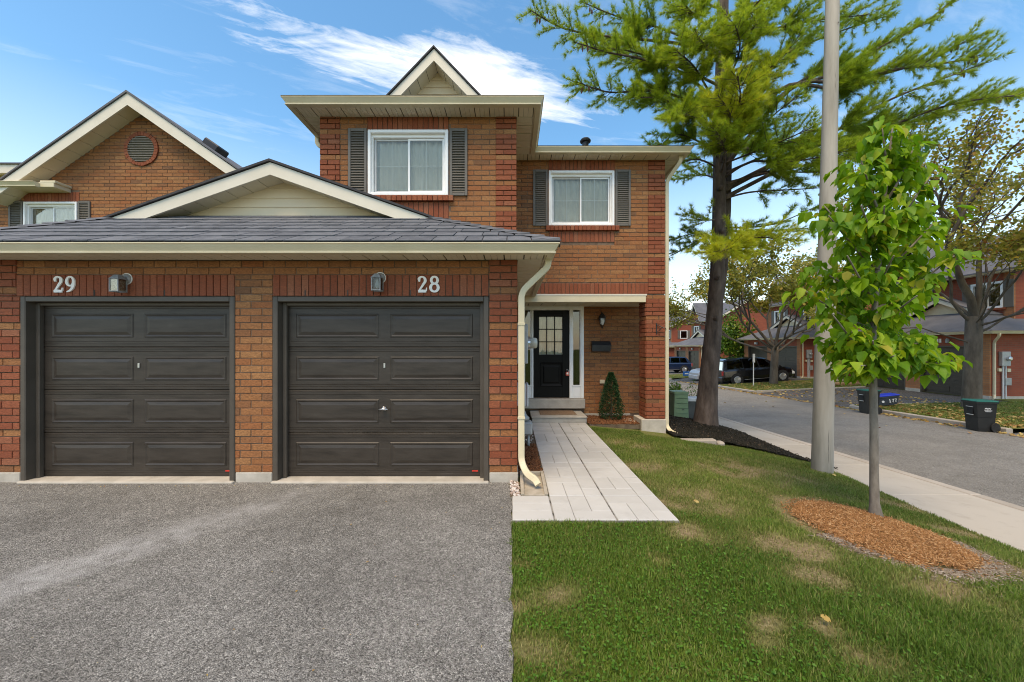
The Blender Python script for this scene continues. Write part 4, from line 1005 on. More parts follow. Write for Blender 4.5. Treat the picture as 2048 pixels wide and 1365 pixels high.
obj('sidelight_pane', MB().box(.308, .432, PY + .01, PY + .016, .735, 2.50), 'pane_dark', df); obj('sidelight_pane', MB().box(1.443, 1.597, PY + .01, PY + .016, .735, 2.50), 'pane_dark', df)
obj('hall_curtain', MB().box(1.52, 1.60, PY + .10, PY + .12, .8, 2.0), 'curtain', df); obj('hall_panel', MB().box(.30, .45, PY + .14, PY + .16, 1.2, 2.5), 'amber_wall', df)
lf = MB(); dx0, dx1 = .506, 1.348; DY = PY - .01; gx0, gx1, gz0, gz1 = .635, 1.195, 1.455, 2.35
lf.cbox(dx0, gx0, DY, DY + .045, DZ0, DZ1, .004); lf.cbox(gx1, dx1, DY, DY + .045, DZ0, DZ1, .004); lf.box(gx0, gx1, DY + .0015, DY + .0435, DZ0 + .003, gz0); lf.box(gx0, gx1, DY + .0015, DY + .0435, gz1, DZ1 - .003)
for i in (1, 2):
    x = gx0 + (gx1 - gx0) * i / 3; z = gz0 + (gz1 - gz0) * i / 3
    lf.box(x - .011, x + .011, DY + .004, DY + .040, gz0, gz1); lf.box(gx0, gx1, DY + .006, DY + .038, z - .011, z + .011)
fd = obj('front_door', lf, 'black_door', hs)
for i in range(3):
    for j in range(3):
        xa, xb = gx0 + (gx1 - gx0) * i / 3 + .011, gx0 + (gx1 - gx0) * (i + 1) / 3 - .011; za, zb = gz0 + (gz1 - gz0) * j / 3 + .011, gz0 + (gz1 - gz0) * (j + 1) / 3 - .011
        obj('pane', MB().box(xa, xb, DY + .018, DY + .023, za, zb), 'pane', fd)
n = 40; vs = []; fs = []
for i in range(n + 1):
    x = gx0 - .02 + (gx1 - gx0 + .04) * i / n; d = .008 * math.sin(i * 1.3); vs += [(x, DY + .07 + d, gz0 - .03), (x, DY + .07 + d, gz1 + .03)]
    if i: fs.append((2 * i - 2, 2 * i, 2 * i + 1, 2 * i - 1))
obj('door_curtain', MB().add(vs, fs), 'curtain', fd, smooth=True)
P = []
for (ins, hgt) in ((0, .001), (.012, .012), (.02, .012), (.05, -.0005), (.075, -.0005), (.10, .010)):
    P.append([(.66 + ins, DY - hgt, .70 + ins), (1.195 - ins, DY - hgt, .70 + ins), (1.195 - ins, DY - hgt, 1.27 - ins), (.66 + ins, DY - hgt, 1.27 - ins)])
vs = [p for r_ in P for p in r_]; fs = [(4 * r_ + c, 4 * r_ + (c + 1) % 4, 4 * r_ + 4 + (c + 1) % 4, 4 * r_ + 4 + c) for r_ in range(len(P) - 1) for c in range(4)] + [(20, 21, 22, 23)]
obj('panel', MB().add(vs, fs), 'black_door', fd)
obj('door_handle', MB().lathe([(.03, 0), (.03, -.01), (.012, -.015), (.012, -.04), (.027, -.05), (.022, -.065)], (1.295, DY, 1.07), 14, 'y'), 'black_metal', fd, smooth=True)
lb = thing('key_lockbox', 'small red key lockbox hanging from the black front door handle', 'lockbox', (1.30, DY - .03, .96))
obj('body', MB().cbox(1.262, 1.338, DY - .062, DY - .018, .955, 1.055, .01), 'red_box', lb); obj('dial', MB().box(1.278, 1.322, DY - .064, DY - .062, .99, 1.035), 'steel', lb)
obj('shackle', MB().tube([(1.275, DY - .04, 1.05), (1.275, DY - .04, 1.09), (1.3, DY - .04, 1.11), (1.325, DY - .04, 1.09), (1.325, DY - .04, 1.05)], .005, 8), 'steel', lb)
# door sill, step and footing
obj('door_sill', MB().cbox(.20, 1.70, PY - .16, PY + .05, .20, .425, .012), 'step_concrete', hs)
obj('porch_step', MB().cbox(.41, 1.615, 8.20, 9.0, .112, .145, .012).cbox(.43, 1.60, 8.225, 9.0, -.1, .112, .006), 'step_concrete', hs)
obj('foundation', MB().cbox(1.69, 2.79, PY - .02, PY + .1, -.2, .062, .008).cbox(2.68, 3.195, RY - .03, RY + .5, -.4, .135, .012).cbox(2.45, 2.69, RY + .30, RY + .75, -.3, .03, .02), 'foundation', hs)
mt = tag(obj('door_mat', MB().cbox(.62, 1.42, 8.42, 8.92, .146, .160, .004), 'mat_brown'), 'thin brown mat on the concrete step before the front door', 'door mat')

# ------------------------------------------------------------------ house 29 to the left
nb = thing('neighbouring_townhouse', 'brick house behind the left garage with a round louvred vent in its gable', 'house', (-9.3, 10, 0))
NY = 9.65; AX, AZ, SM = -9.27, 7.505, .70
nw = MB(); zlow = 3.0
W3 = (-12.24, -10.90, 4.13, 5.27); W4 = (-14.4, -12.95, 4.13, 5.27)
nw.prism([(-14.5, 5.3), (-6.75, 5.3), (-6.75, AZ - SM * 2.52), (AX, AZ), (AX - 3.0, AZ - SM * 3.0)], 'y', NY + .008, NY + .2)
wall_slab(nw, -14.5, -6.75, zlow, 5.3, NY + .008, NY + .2, [(a + .02, b_ - .02, c + .02, d - .02) for a, b_, c, d in (W3, W4)])
nwo = obj('wall', nw, 'mortar', nb)
obj('body', MB().box(-14.4, -6.76, NY + .5, 17, -.2, 5.3), 'far_brick', nb)
W3 = (-12.24, -10.90, 4.13, 5.27); W4 = (-14.4, -12.95, 4.13, 5.27)
bn = Bricks(); VX, VZ = -9.30, 6.60
def clipg(z): 
    hw = (AZ - z) / SM
    return (max(-14.4, AX - hw) if z > 5.3 else -14.4, min(-6.75, AX + hw))
def vent_holes():
    out = []
    for k in range(14):
        z0 = VZ - .42 + k * .06; z1 = z0 + .06; zc = (z0 + z1) / 2; hw = math.sqrt(max(0, .42 ** 2 - (zc - VZ) ** 2))
        if hw > .02: out.append((VX - hw, VX + hw, z0, z1))
    return out
class VH(list): pass
def lay_gable():
    i = 0
    while True:
        z0 = ZB + i * COURSE; i += 1
        if z0 < 3.55: continue
        if z0 > AZ - .12: break
        zc = z0 + COURSE / 2; hw = math.sqrt(max(0, .415 ** 2 - (zc - VZ) ** 2)); holes = [W3, W4, (-12.27, -10.87, 5.27, 5.53), (-14.5, -12.9, 5.27, 5.53)]
        if hw > 0: holes = holes + [(VX - hw, VX + hw, z0 - .01, z0 + COURSE + .01)]
        bn.lay(-14.4, -6.75, z0, z0 + COURSE, NY, ZB, 'buff_brick', holes, .09, clip=clipg)
lay_gable()
bn.soldiers(-12.27, -10.87, 5.275, 5.525, NY); bn.soldiers(-14.4, -12.9, 5.275, 5.525, NY)
bn.r = [r for r in bn.r if (r[0] + r[1]) / 2 > -13.2 and not (r[3] < 4.0) and not ((r[0] + r[1]) / 2 > -10.6 and r[3] < 4.55 - .42 * max(0, (-7.5 - (r[0] + r[1]) / 2)) * .45)]
bn.emit(nwo, 300)
obj('vent', MB().lathe([(.345, 0), (.345, .02)], (VX, NY - .01, VZ), 36, 'y'), 'vent_grey', nb)
for k in range(15):
    z = VZ - .30 + k * .043; hw = math.sqrt(max(.0, .335 ** 2 - (z - VZ) ** 2))
    obj('vent_louvre', MB().add([(VX - hw, NY - .045, z - .014), (VX + hw, NY - .045, z - .014), (VX + hw, NY - .012, z + .018), (VX - hw, NY - .012, z + .018), (VX - hw, NY - .04, z - .018), (VX + hw, NY - .04, z - .018)], [(0, 1, 2, 3), (4, 5, 1, 0), (5, 4, 3, 2)]), 'vent_grey', nb)
n = 32
for k in range(n):
    t0, t1 = 2 * math.pi * (k + .04) / n, 2 * math.pi * (k + .96) / n; pr = NY - .03 - RN.uniform(0, .008); ro = .425 + RN.uniform(-.008, .008)
    P = [(VX + r_ * math.cos(t_), VZ + r_ * math.sin(t_)) for r_, t_ in ((.335, t0), (ro, t0), (ro, t1), (.335, t1))]
    obj('ring_brick', MB().prism(P, 'y', pr, NY + .03), 'red_brick', nb)
make_window(nb, *W3, NY); make_window(nb, *W4, NY)
make_shutter(nb, -10.885, -10.58, 4.13, 5.29, NY - .002); make_shutter(nb, -12.62, -12.27, 4.13, 5.29, NY - .002)
# its big gable roof edge
NF = 9.25; za = 7.75
for sg, xe_ in ((-1, -12.65), (1, -6.40)):
    ze = za - SM * abs(xe_ - AX); P = [(AX, za), (xe_, ze), (xe_, ze - .27), (AX, za - .285)]
    obj('rake_board', MB().prism(P if sg < 0 else P[::-1], 'y', NF, NF + .04), 'rake_white', nb)
    P = [(AX, za + .06), (xe_ + sg * .06, ze + .02), (xe_ + sg * .06, ze - .015), (AX, za + .005)]
    obj('roof', MB().prism(P if sg < 0 else P[::-1], 'y', NF - .03, 16), 'shingle_far', nb)
    m_ = 11
    for i in range(m_):
        xa, xb = AX + (xe_ - AX) * (i + .02) / m_, AX + (xe_ - AX) * (i + .98) / m_; zf = lambda x: za - .24 - SM * abs(x - AX)
        q_ = [(xa, NF + .041, zf(xa)), (xb, NF + .041, zf(xb)), (xb, NY + .01, zf(xb)), (xa, NY + .01, zf(xa))]
        obj('soffit_panel', MB().add(q_ + [(x, y, z + .02) for x, y, z in q_], [(0, 1, 2, 3), (7, 6, 5, 4), (0, 4, 5, 1), (1, 5, 6, 2), (2, 6, 7, 3), (3, 7, 4, 0)]), 'cream_soffit_lit', nb)
obj('roof_vent_box', MB().cbox(-.23, .23, -.2, .2, -.1, .15, .03).xf(Matrix.Translation((-7.9, 10.2, 6.87)) @ Matrix.Rotation(math.atan(SM), 4, 'Y')), 'black_metal', nb)
# lower eave at the left, ending in a boxed return
obj('gutter', MB().sweep([(-14.5, 9.28, 5.60), (-11.42, 9.28, 5.60)], GUTTER[::-1]), 'cream', nb)
obj('eave_return', MB().cbox(-14.5, -11.08, 9.285, NY - .002, 5.50, 5.62, .008).cbox(-11.42, -11.05, 9.283, NY - .004, 5.60, 5.66, .008), 'cream', nb)
bd = MB()
hb = thing('distant_townhouse', 'cream sided upper wall with a pale fascia behind the left gable', 'house', (-17, 13, 0))
for k in range(9): obj('siding_board', MB().prism([(12.95, 5.6 + k * .2), (12.985, 5.8 + k * .2), (13.1, 5.8 + k * .2), (13.1, 5.6 + k * .2)], 'x', -21, -12.6), 'siding', hb)
obj('wall', MB().box(-20.9, -12.7, 13.11, 17, -.2, 7.3), 'siding', hb)
obj('fascia', MB().cbox(-21.2, -12.4, 12.6, 12.64, 7.33, 7.62, .01), 'rake_white', hb)
obj('soffit', MB().box(-21.2, -12.4, 12.645, 13.2, 7.40, 7.42), 'cream_soffit_lit', hb)
obj('roof', MB().prism([(12.55, 7.62), (12.55, 7.66), (17.5, 9.6), (17.5, 7.62)], 'x', -21.2, -12.35), 'shingle_far', hb)
# ------------------------------------------------------------------ numerals cut from sheet (serif figures drawn as strokes of changing width)
def stroke(mb, pts, wid, y0, y1, closed=False):
    n = len(pts); L = []; Rr = []
    for i in range(n):
        a = Vector(pts[(i - 1) % n] if closed or i else pts[0]); b_ = Vector(pts[(i + 1) % n] if closed or i < n - 1 else pts[-1]); d = (b_ - a).normalized(); nn = Vector((-d.y, d.x)); p = Vector(pts[i]); w_ = wid[i] / 2
        L.append(p + nn * w_); Rr.append(p - nn * w_)
    vs = [(p.x, y, p.y) for y in (y0, y1) for p in L] + [(p.x, y, p.y) for y in (y0, y1) for p in Rr]
    m_ = n if closed else n - 1; fs = []
    for i in range(m_):
        j = (i + 1) % n
        fs += [(i, j, 2 * n + j, 2 * n + i), (i, n + i, n + j, j), (2 * n + i, 2 * n + j, 3 * n + j, 3 * n + i), (n + i, 3 * n + i, 3 * n + j, n + j)]
    if not closed: fs += [(0, 2 * n, 3 * n, n), (n - 1, 2 * n - 1, 4 * n - 1, 3 * n - 1)]
    mb.add(vs, fs)
def ell(cx, cz, rx, rz, thin, thick, a0=0, a1=360, n=28):
    P = []; W = []
    for i in range(n + (0 if a1 - a0 == 360 else 1)):
        t_ = rad(a0 + (a1 - a0) * i / n); P.append((cx + rx * math.cos(t_), cz + rz * math.sin(t_))); W.append(thin + (thick - thin) * abs(math.cos(t_)) ** 1.5)
    return P, W
def digit(ch, x, z, h, y):                         # lower left corner (x, z), height h
    mb = MB(); q = lambda P, W: ([(x + a * h, z + b_ * h) for a, b_ in P], [w_ * h for w_ in W])
    y0, y1 = y - .014, y
    if ch == '8':
        P, W = q(*ell(.30, .73, .185, .20, .11, .155)); stroke(mb, P, W, y0, y1, True)
        P, W = q(*ell(.30, .29, .225, .235, .11, .17)); stroke(mb, P, W, y0 - .001, y1, True)
    elif ch == '2':
        P, W = ell(.29, .71, .19, .215, .09, .17, 175, -35, 18)
        P += [(.38, .50), (.27, .33), (.12, .11)]; W += [.15, .12, .09]; W[0] = .10; P, W = q(P, W); stroke(mb, P, W, y0, y1)
        P, W = q([(.06, .075), (.30, .085), (.54, .075)], [.15, .17, .15]); stroke(mb, P, W, y0 - .001, y1)
        P, W = q([(.535, .10), (.565, .29)], [.09, .04]); stroke(mb, P, W, y0 - .0005, y1)
        P, W = q(*ell(.13, .70, .035, .035, .07, .07, n=10)); stroke(mb, P, W, y0 - .0007, y1, True)
    elif ch == '9':
        P, W = q(*ell(.29, .66, .205, .265, .09, .16)); stroke(mb, P, W, y0, y1, True)
        P, W = q([(.50, .66), (.49, .45), (.42, .26), (.30, .12), (.10, .035)], [.16, .16, .155, .12, .06]); stroke(mb, P, W, y0 - .001, y1)
    elif ch == '1':
        P, W = q([(.22, .02), (.22, .96)], [.17, .15]); stroke(mb, P, W, y0, y1); P, W = q([(.05, .05), (.40, .05)], [.10, .10]); stroke(mb, P, W, y0 - .001, y1); P, W = q([(.05, .80), (.2, .93)], [.06, .09]); stroke(mb, P, W, y0 - .0005, y1)
    elif ch == '7':
        P, W = q([(.05, .90), (.52, .90)], [.15, .15]); stroke(mb, P, W, y0, y1); P, W = q([(.49, .88), (.30, .50), (.22, .02)], [.12, .14, .17]); stroke(mb, P, W, y0 - .001, y1)
    return mb
for txt, px, lab in (('29', 110, 'white house number 29 on the lintel over the left garage door'), ('28', 835, 'white house number 28 on the lintel over the right garage door')):
    p = at(px, 586, GY); hn = thing('house_number', lab, 'house number', (p.x, GY - .008, p.z), group='garage door numbers')
    for k, ch in enumerate(txt): obj('digit', digit(ch, p.x + k * .148, p.z, .205, GY - .0105), 'number_white', hn)

# ------------------------------------------------------------------ lamps, boxes and small things on the walls
def coach_lamp(px, py, lab, sgn):
    p = at(px, py, GY); x, z = p.x, p.z
    o = thing('coach_lamp', lab, 'wall lamp', (x, GY, z), group='lamps over the garage doors')
    xp = x
    obj('back_plate', MB().lathe([(.062, -.002), (.06, -.014), (.045, -.03), (.03, -.036)], (xp, GY - .008, z + .02), 20, 'y'), 'pewter', o, smooth=True)
    obj('gasket', MB().lathe([(.070, -.0), (.070, -.008)], (xp, GY - .006, z + .02), 20, 'y'), 'number_white', o)
    obj('arm', MB().tube([(xp, GY - .04, z + .02), (xp, GY - .08, z + .035), (x, GY - .11, z + .02)], [.016, .015, .02], 8), 'pewter', o, smooth=True)
    Y = GY - .11
    cap = MB(); cap.add([(x - .062, Y - .062, z - .002), (x + .062, Y - .062, z - .002), (x + .062, Y + .062, z - .002), (x - .062, Y + .062, z - .002), (x - .05, Y - .05, z + .012), (x + .05, Y - .05, z + .012), (x + .05, Y + .05, z + .012), (x - .05, Y + .05, z + .012), (x - .025, Y - .025, z + .05), (x + .025, Y - .025, z + .05), (x + .025, Y + .025, z + .05), (x - .025, Y + .025, z + .05)],
                        [(3, 2, 1, 0)] + [(i, (i + 1) % 4, 4 + (i + 1) % 4, 4 + i) for i in range(4)] + [(4 + i, 4 + (i + 1) % 4, 8 + (i + 1) % 4, 8 + i) for i in range(4)] + [(8, 9, 10, 11)])
    obj('cap', cap, 'pewter', o)
    cg = MB()
    for sx in (-1, 1):
        for sy in (-1, 1): cg.box(x + sx * .05 - .005, x + sx * .05 + .005, Y + sy * .05 - .005, Y + sy * .05 + .005, z - .145, z - .002)
    for sy in (-1, 1):
        cg.box(x - .055, x + .055, Y + sy * .05 - .006, Y + sy * .05 + .006, z - .152, z - .142); cg.box(x + sy * .05 - .006, x + sy * .05 + .006, Y - .055, Y + .055, z - .153, z - .143)
    obj('cage', cg, 'pewter', o)
    for sy in (-1, 1):
        obj('lamp_pane', MB().box(x - .045, x + .045, Y + sy * .05 - .001, Y + sy * .05 + .001, z - .142, z - .004), 'lamp_glass', o); obj('lamp_pane', MB().box(x + sy * .05 - .001, x + sy * .05 + .001, Y - .045, Y + .045, z - .142, z - .004), 'lamp_glass', o)
    obj('bulb', MB().lathe([(.012, 0), (.014, -.03), (.028, -.07), (.026, -.095), (.012, -.115), (.002, -.12)], (x, Y, z - .005), 12), 'bulb', o, smooth=True)
coach_lamp(255, 562, 'grey coach lamp over the left garage door, right of the number 29', 1)
coach_lamp(761, 560, 'grey coach lamp over the right garage door, left of the number 28', 1)
# mailbox, lantern, bracket and outlet by the front door
mbx = thing('mailbox', 'flat black mailbox on the porch wall right of the door', 'mailbox', (2.09, PY, 1.5))
obj('box', MB().prism([(PY, 1.52), (PY - .10, 1.53), (PY - .105, 1.68), (PY - .05, 1.755), (PY, 1.765)], 'x', 1.875, 2.305), 'black_metal', mbx)
obj('lid', MB().prism([(PY - .002, 1.768), (PY - .052, 1.758), (PY - .112, 1.672), (PY - .112, 1.658), (PY - .106, 1.66), (PY - .05, 1.7565), (PY - .002, 1.7655)], 'x', 1.868, 2.312), 'black_metal', mbx)
ln = thing('wall_lantern', 'black lantern on the porch wall above the mailbox', 'wall lamp', (2.09, PY, 2.1))
obj('back_plate', MB().lathe([(.05, 0), (.048, -.012), (.02, -.02)], (2.09, PY, 2.30), 16, 'y'), 'black_metal', ln)
obj('hood', MB().lathe([(.012, .13), (.03, .11), (.07, .06), (.088, .02), (.085, 0), (.06, -.005)], (2.10, PY - .13, 2.30), 8), 'black_metal', ln)
obj('arm', MB().tube([(2.09, PY - .01, 2.33), (2.095, PY - .08, 2.44), (2.10, PY - .13, 2.42)], .011, 8), 'black_metal', ln)
obj('globe', MB().lathe([(.05, -.0), (.056, -.06), (.045, -.12), (.02, -.155)], (2.10, PY - .13, 2.295), 10), 'bulb', ln, smooth=True)
cg = MB()
for k in range(4):
    t_ = rad(45 + 90 * k); c, s_ = math.cos(t_), math.sin(t_); cg.tube([(2.10 + .075 * c, PY - .13 + .075 * s_, 2.30), (2.10 + .066 * c, PY - .13 + .066 * s_, 2.2), (2.10 + .03 * c, PY - .13 + .03 * s_, 2.13), (2.10, PY - .13, 2.10)], .006, 6)
obj('cage', cg.lathe([(.022, 2.10), (.015, 2.085), (.006, 2.06)], (2.10, PY - .13, 0), 8), 'black_metal', ln)
br = thing('plant_bracket', 'small black iron plant bracket on the porch pillar', 'bracket', (3.03, RY, 1.9))
obj('strap', MB().cbox(2.985, 3.005, RY - .026, RY - .014, 1.90, 2.13, .003), 'black_metal', br)
obj('arm', MB().tube([(2.995, RY - .03, 2.10), (3.04, RY - .05, 2.07), (3.11, RY - .09, 2.03), (3.15, RY - .11, 2.02), (3.155, RY - .115, 1.99), (3.135, RY - .11, 1.975)], .008, 8), 'black_metal', br)
obj('brace', MB().tube([(2.995, RY - .03, 1.93), (3.04, RY - .05, 1.98), (3.09, RY - .08, 2.035)], .007, 8), 'black_metal', br)
ot = thing('outlet_cover', 'small cream outlet cover low on the porch wall behind the cone shrub', 'outlet', (2.14, PY, .8)); obj('plate', MB().cbox(2.07, 2.19, PY - .03, PY - .002, .77, .86, .006), 'cream', ot); obj('cover_lip', MB().cbox(2.085, 2.175, PY - .036, PY - .03, .785, .845, .003), 'cream', ot)
# meters on the garage's side wall
SX = .068
em = thing('electric_meter', 'grey electric meter cabinet with a glass dial on the garage side wall', 'electric meter', (SX, 6.0, 1.4))
obj('cabinet', MB().cbox(SX, SX + .175, 5.85, 6.20, 1.38, 1.985, .012), 'grey_metal', em); obj('collar', MB().lathe([(.10, .175), (.10, .215), (.088, .22)], (SX, 6.02, 1.70), 20, 'x'), 'steel', em)
obj('dial', MB().lathe([(.084, .215), (.084, .30), (.07, .325), (.02, .33)], (SX, 6.02, 1.70), 20, 'x'), 'meter_glass', em, smooth=True)
obj('conduit', MB().tube([(SX + .05, 6.0, 1.38), (SX + .05, 6.0, 1.05)], .025, 10).cbox(SX, SX + .10, 5.93, 6.07, 1.12, 1.26, .008), 'grey_metal', em)
sb = thing('service_box', 'pale grey service box under the electric meter on the garage wall', 'utility box', (SX, 5.7, .8))
obj('box', MB().cbox(SX, SX + .14, 5.56, 5.86, .78, 1.10, .012), 'light_grey', sb); obj('lid', MB().cbox(SX + .141, SX + .17, 5.55, 5.87, .775, 1.105, .008), 'light_grey', sb)
gm = thing('gas_meter', 'grey gas meter low on the garage side wall by the step', 'gas meter', (SX + .1, 6.3, .1))
obj('body', MB().cbox(SX + .03, SX + .26, 6.12, 6.36, .22, .44, .03), 'grey_metal', gm); obj('regulator', MB().lathe([(.02, .44), (.09, .47), (.095, .50), (.05, .54), (.03, .60)], (SX + .12, 6.2, 0), 14), 'grey_metal', gm, smooth=True)
obj('pipe', MB().tube([(SX + .08, 6.18, .22), (SX + .08, 6.18, -.05)], .022, 8), 'grey_metal', gm, smooth=True); obj('pipe', MB().tube([(SX + .2, 6.28, .22), (SX + .2, 6.28, -.05)], .022, 8), 'grey_metal', gm, smooth=True); obj('pipe', MB().tube([(SX + .12, 6.2, .58), (SX + .1, 6.2, .72), (SX + .0, 6.2, .72)], .02, 8), 'grey_metal', gm, smooth=True)
# splash block under the downspout, drain stub, edging stone
sp = thing('splash_block', 'tan concrete splash block under the garage downspout', 'splash block', (.25, 4.5, 0))
obj('base', MB().cbox(.098, .395, 4.215, 4.86, -.03, .018, .006), 'splash', sp)
for (a, b_) in ((.098, .135), (.358, .395)): obj('rim', MB().prism([(4.215, .018), (4.215, .030), (4.5, .06), (4.86, .075), (4.86, .018)], 'x', a, b_), 'splash', sp)
obj('back_rim', MB().cbox(.136, .357, 4.82, 4.86, .018, .074, .006), 'splash', sp)
ep = thing('edging_stone', 'low pale concrete edging stone between lawn and black mulch bed', 'edging stone', (3.6, 7.55, -.2))
obj('stone', MB().cbox(3.30, 3.98, 7.44, 7.60, -.32, -.145, .025).xf(Matrix.Translation((0, 0, -.02))), 'kerb', ep); obj('stone', MB().cbox(3.985, 4.12, 7.40, 7.56, -.36, -.20, .03), 'kerb', ep)

# ------------------------------------------------------------------ utility pedestals by the pine
up = thing('utility_pedestal', 'green louvred utility pedestal in the black mulch beside the pine', 'utility box', (4.55, 10.5, -.3))
p = at(1357, 828, 10.4); x, y, z = p
z -= .04
obj('body', MB().prism([(x - .19, z - .2), (x + .21, z - .2), (x + .18, z + .60), (x - .17, z + .60)], 'y', y - .16, y + .16), 'utility_green', up)
obj('cap', MB().prism([(x - .19, z + .60), (x + .20, z + .60), (x + .19, z + .645), (x + .15, z + .66), (x - .14, z + .66), (x - .18, z + .645)], 'y', y - .18, y + .18), 'utility_green', up)
for k in range(4): obj('rib', MB().cbox(x - .12, x + .18, y - .178, y - .161, z + .09 + k * .13, z + .105 + k * .13, .004), 'utility_green', up)
obj('latch', MB().cbox(x + .02, x + .08, y - .175, y - .161, z + .17, z + .19, .003), 'utility_dark', up)
ud = thing('utility_cabinet', 'dark grey utility cabinet with a pale top behind the pine trunk', 'utility box', (5.0, 10.9, -.4))
p = at(1386, 826, 10.9); x, y, z = p
obj('body', MB().cbox(x - .22, x + .24, y - .18, y + .2, z - .15, z + .34, .01).cbox(x - .02, x + .0, y - .19, y - .181, z - .1, z + .33, .003), 'utility_dark', ud); obj('top', MB().cbox(x - .24, x + .26, y - .2, y + .22, z + .341, z + .44, .02), 'light_grey', ud)

# ------------------------------------------------------------------ concrete lamp pole on the lawn
b0, b1 = at(1644, 946, 6.3), at(1665, 0, 6.3); b1 = b0 + (b1 - b0) * 1.28
pl = thing('concrete_pole', 'tall pale concrete pole standing in the lawn by the pavement', 'pole', b0)
pts = [b0 + (b1 - b0) * t_ for t_ in (-.03, 0, .1, .25, .45, .7, 1)]
obj('shaft', MB().tube(pts, [.150, .148, .140, .130, .115, .098, .08], 20), 'pole_concrete', pl, smooth=True)
for (t0, t1, dx) in ((.02, .075, -.02), (.30, .345, .03), (.62, .66, .0)):
    ps = []
    for k in range(8):
        t_ = t0 + (t1 - t0) * k / 7; c = b0 + (b1 - b0) * t_; r_ = np.interp(t_, [0, .1, .25, .45, .7, 1], [.148, .140, .130, .115, .098, .08]); ps.append(c + Vector((dx + .004 * math.sin(k * 2.1), -math.sqrt(r_ * r_ - dx * dx) + .001, 0)))
    obj('crack', MB().tube(ps, [.001] + [.0028] * 6 + [.001], 4), 'crack', pl)
c = b0 + (b1 - b0) * .735; obj('bolt_hole', MB().lathe([(.012, -.104), (.012, -.1055)], (c.x + .02, c.y, c.z), 12, 'y'), 'crack', pl)

# ------------------------------------------------------------------ bins and box across the road
def wheelie_bin(loc, rotz, lab):
    o = thing('wheelie_bin', lab, 'bin', loc, rotz, group='black bins with green lids at the kerb', local=True)
    def ring(w_, d, z, dy=0): return [(-w_, -d + dy, z), (w_, -d + dy, z), (w_, d + dy, z), (-w_, d + dy, z)]
    R_ = [ring(.235, .24, .02, .03), ring(.245, .25, .12, .03), ring(.255, .262, .42, .02), ring(.262, .27, .425, .02), ring(.285, .30, .82, .01), ring(.31, .33, .825, .01), ring(.31, .33, .87, .01)]
    vs = [p for r_ in R_ for p in r_]; fs = [(3, 2, 1, 0)] + [(4 * i + c, 4 * i + (c + 1) % 4, 4 * i + 4 + (c + 1) % 4, 4 * i + 4 + c) for i in range(len(R_) - 1) for c in range(4)] + [(24, 25, 26, 27)]
    o.scale = (.74, .74, .95)
    obj('body', MB().add(vs, fs), 'bin_black', o)
    L_ = [ring(.312, .332, .872, .01), ring(.318, .338, .886, .01), ring(.29, .30, .91, .02), ring(.12, .14, .922, .02)]
    vs = [p for r_ in L_ for p in r_]; fs = [(4 * i + c, 4 * i + (c + 1) % 4, 4 * i + 4 + (c + 1) % 4, 4 * i + 4 + c) for i in range(3) for c in range(4)] + [(12, 13, 14, 15), (3, 2, 1, 0)]
    obj('lid', MB().add(vs, fs), 'bin_teal', o)
    obj('handle', MB().tube([(-.22, .34, .86), (-.22, .44, .88), (.22, .44, .88), (.22, .34, .86)], .016, 8), 'bin_black', o, smooth=True)
    obj('catch_bar', MB().cbox(-.13, .13, -.297, -.27, .47, .495, .005), 'grey_metal', o); obj('catch_bar', MB().cbox(-.13, .13, -.315, -.28, .70, .72, .005), 'grey_metal', o)
    obj('recess', MB().cbox(-.12, .12, -.289, -.27, .50, .70, .006), 'tyre', o)
    for sx in (-1, 1):
        wh = obj('wheel', MB().lathe([(.04, -.03), (.13, -.03), (.14, -.015), (.14, .015), (.13, .03), (.04, .03)], (sx * .27, .27, .14), 22, 'x'), 'tyre', o)
        obj('hub', MB().lathe([(.05, -.032), (.05, .032)], (sx * .27, .27, .14), 12, 'x'), 'bin_black', wh)
    # white printed lettering, too small to read in the photo: a script line above a rule
    for sx in (-1, 1):
        pr = MB()
        wv = [(.10 + .008 * k, .68 + (.022 * math.sin(k * 1.3) if k > 2 else .05 * (k - 1) / 3)) for k in range(0, 22)]
        pr.tube([(sx * (.285 + .0), -.06 + .009 * k, zz) for k, (_, zz) in enumerate(wv)], .007, 5)
        pr.box(sx * .285 - .004, sx * .285 + .004, -.07, .16, .615, .63).box(sx * .284 - .004, sx * .284 + .004, -.04, .13, .59, .60)
        obj('lettering', pr, 'print_white', o)
    return o
wheelie_bin((12.92, 10.62, zs(10.62) + .0), rad(-102), 'black bin with a teal lid standing in the road before the large maple')
wheelie_bin((12.75, 13.75, zs(13.75) + .0), rad(-98), 'black bin with a teal lid half hidden behind the young tree trunk')
rbx = thing('recycling_box', 'dark recycling box with a blue lid tipped beside the grass verge', 'recycling box', (14.35, 14.75, zr(14.35, 14.75) + .06), rad(-18), local=True)
Tm = Matrix.Rotation(rad(-9), 4, 'Y')
R_ = [[(-.27, -.18, 0), (.27, -.18, 0), (.27, .18, 0), (-.27, .18, 0)], [(-.33, -.235, .30), (.33, -.235, .30), (.33, .235, .30), (-.33, .235, .30)], [(-.35, -.255, .305), (.35, -.255, .305), (.35, .255, .305), (-.35, .255, .305)], [(-.35, -.255, .34), (.35, -.255, .34), (.35, .255, .34), (-.35, .255, .34)]]
vs = [p for r_ in R_ for p in r_]; fs = [(3, 2, 1, 0)] + [(4 * i + c, 4 * i + (c + 1) % 4, 4 * i + 4 + (c + 1) % 4, 4 * i + 4 + c) for i in range(3) for c in range(4)] + [(12, 13, 14, 15)]
obj('box', MB().add(vs, fs).xf(Tm), 'box_slate', rbx); obj('lid', MB().cbox(-.365, .365, -.27, .27, .342, .385, .014).xf(Tm), 'box_blue', rbx)
lt = MB()
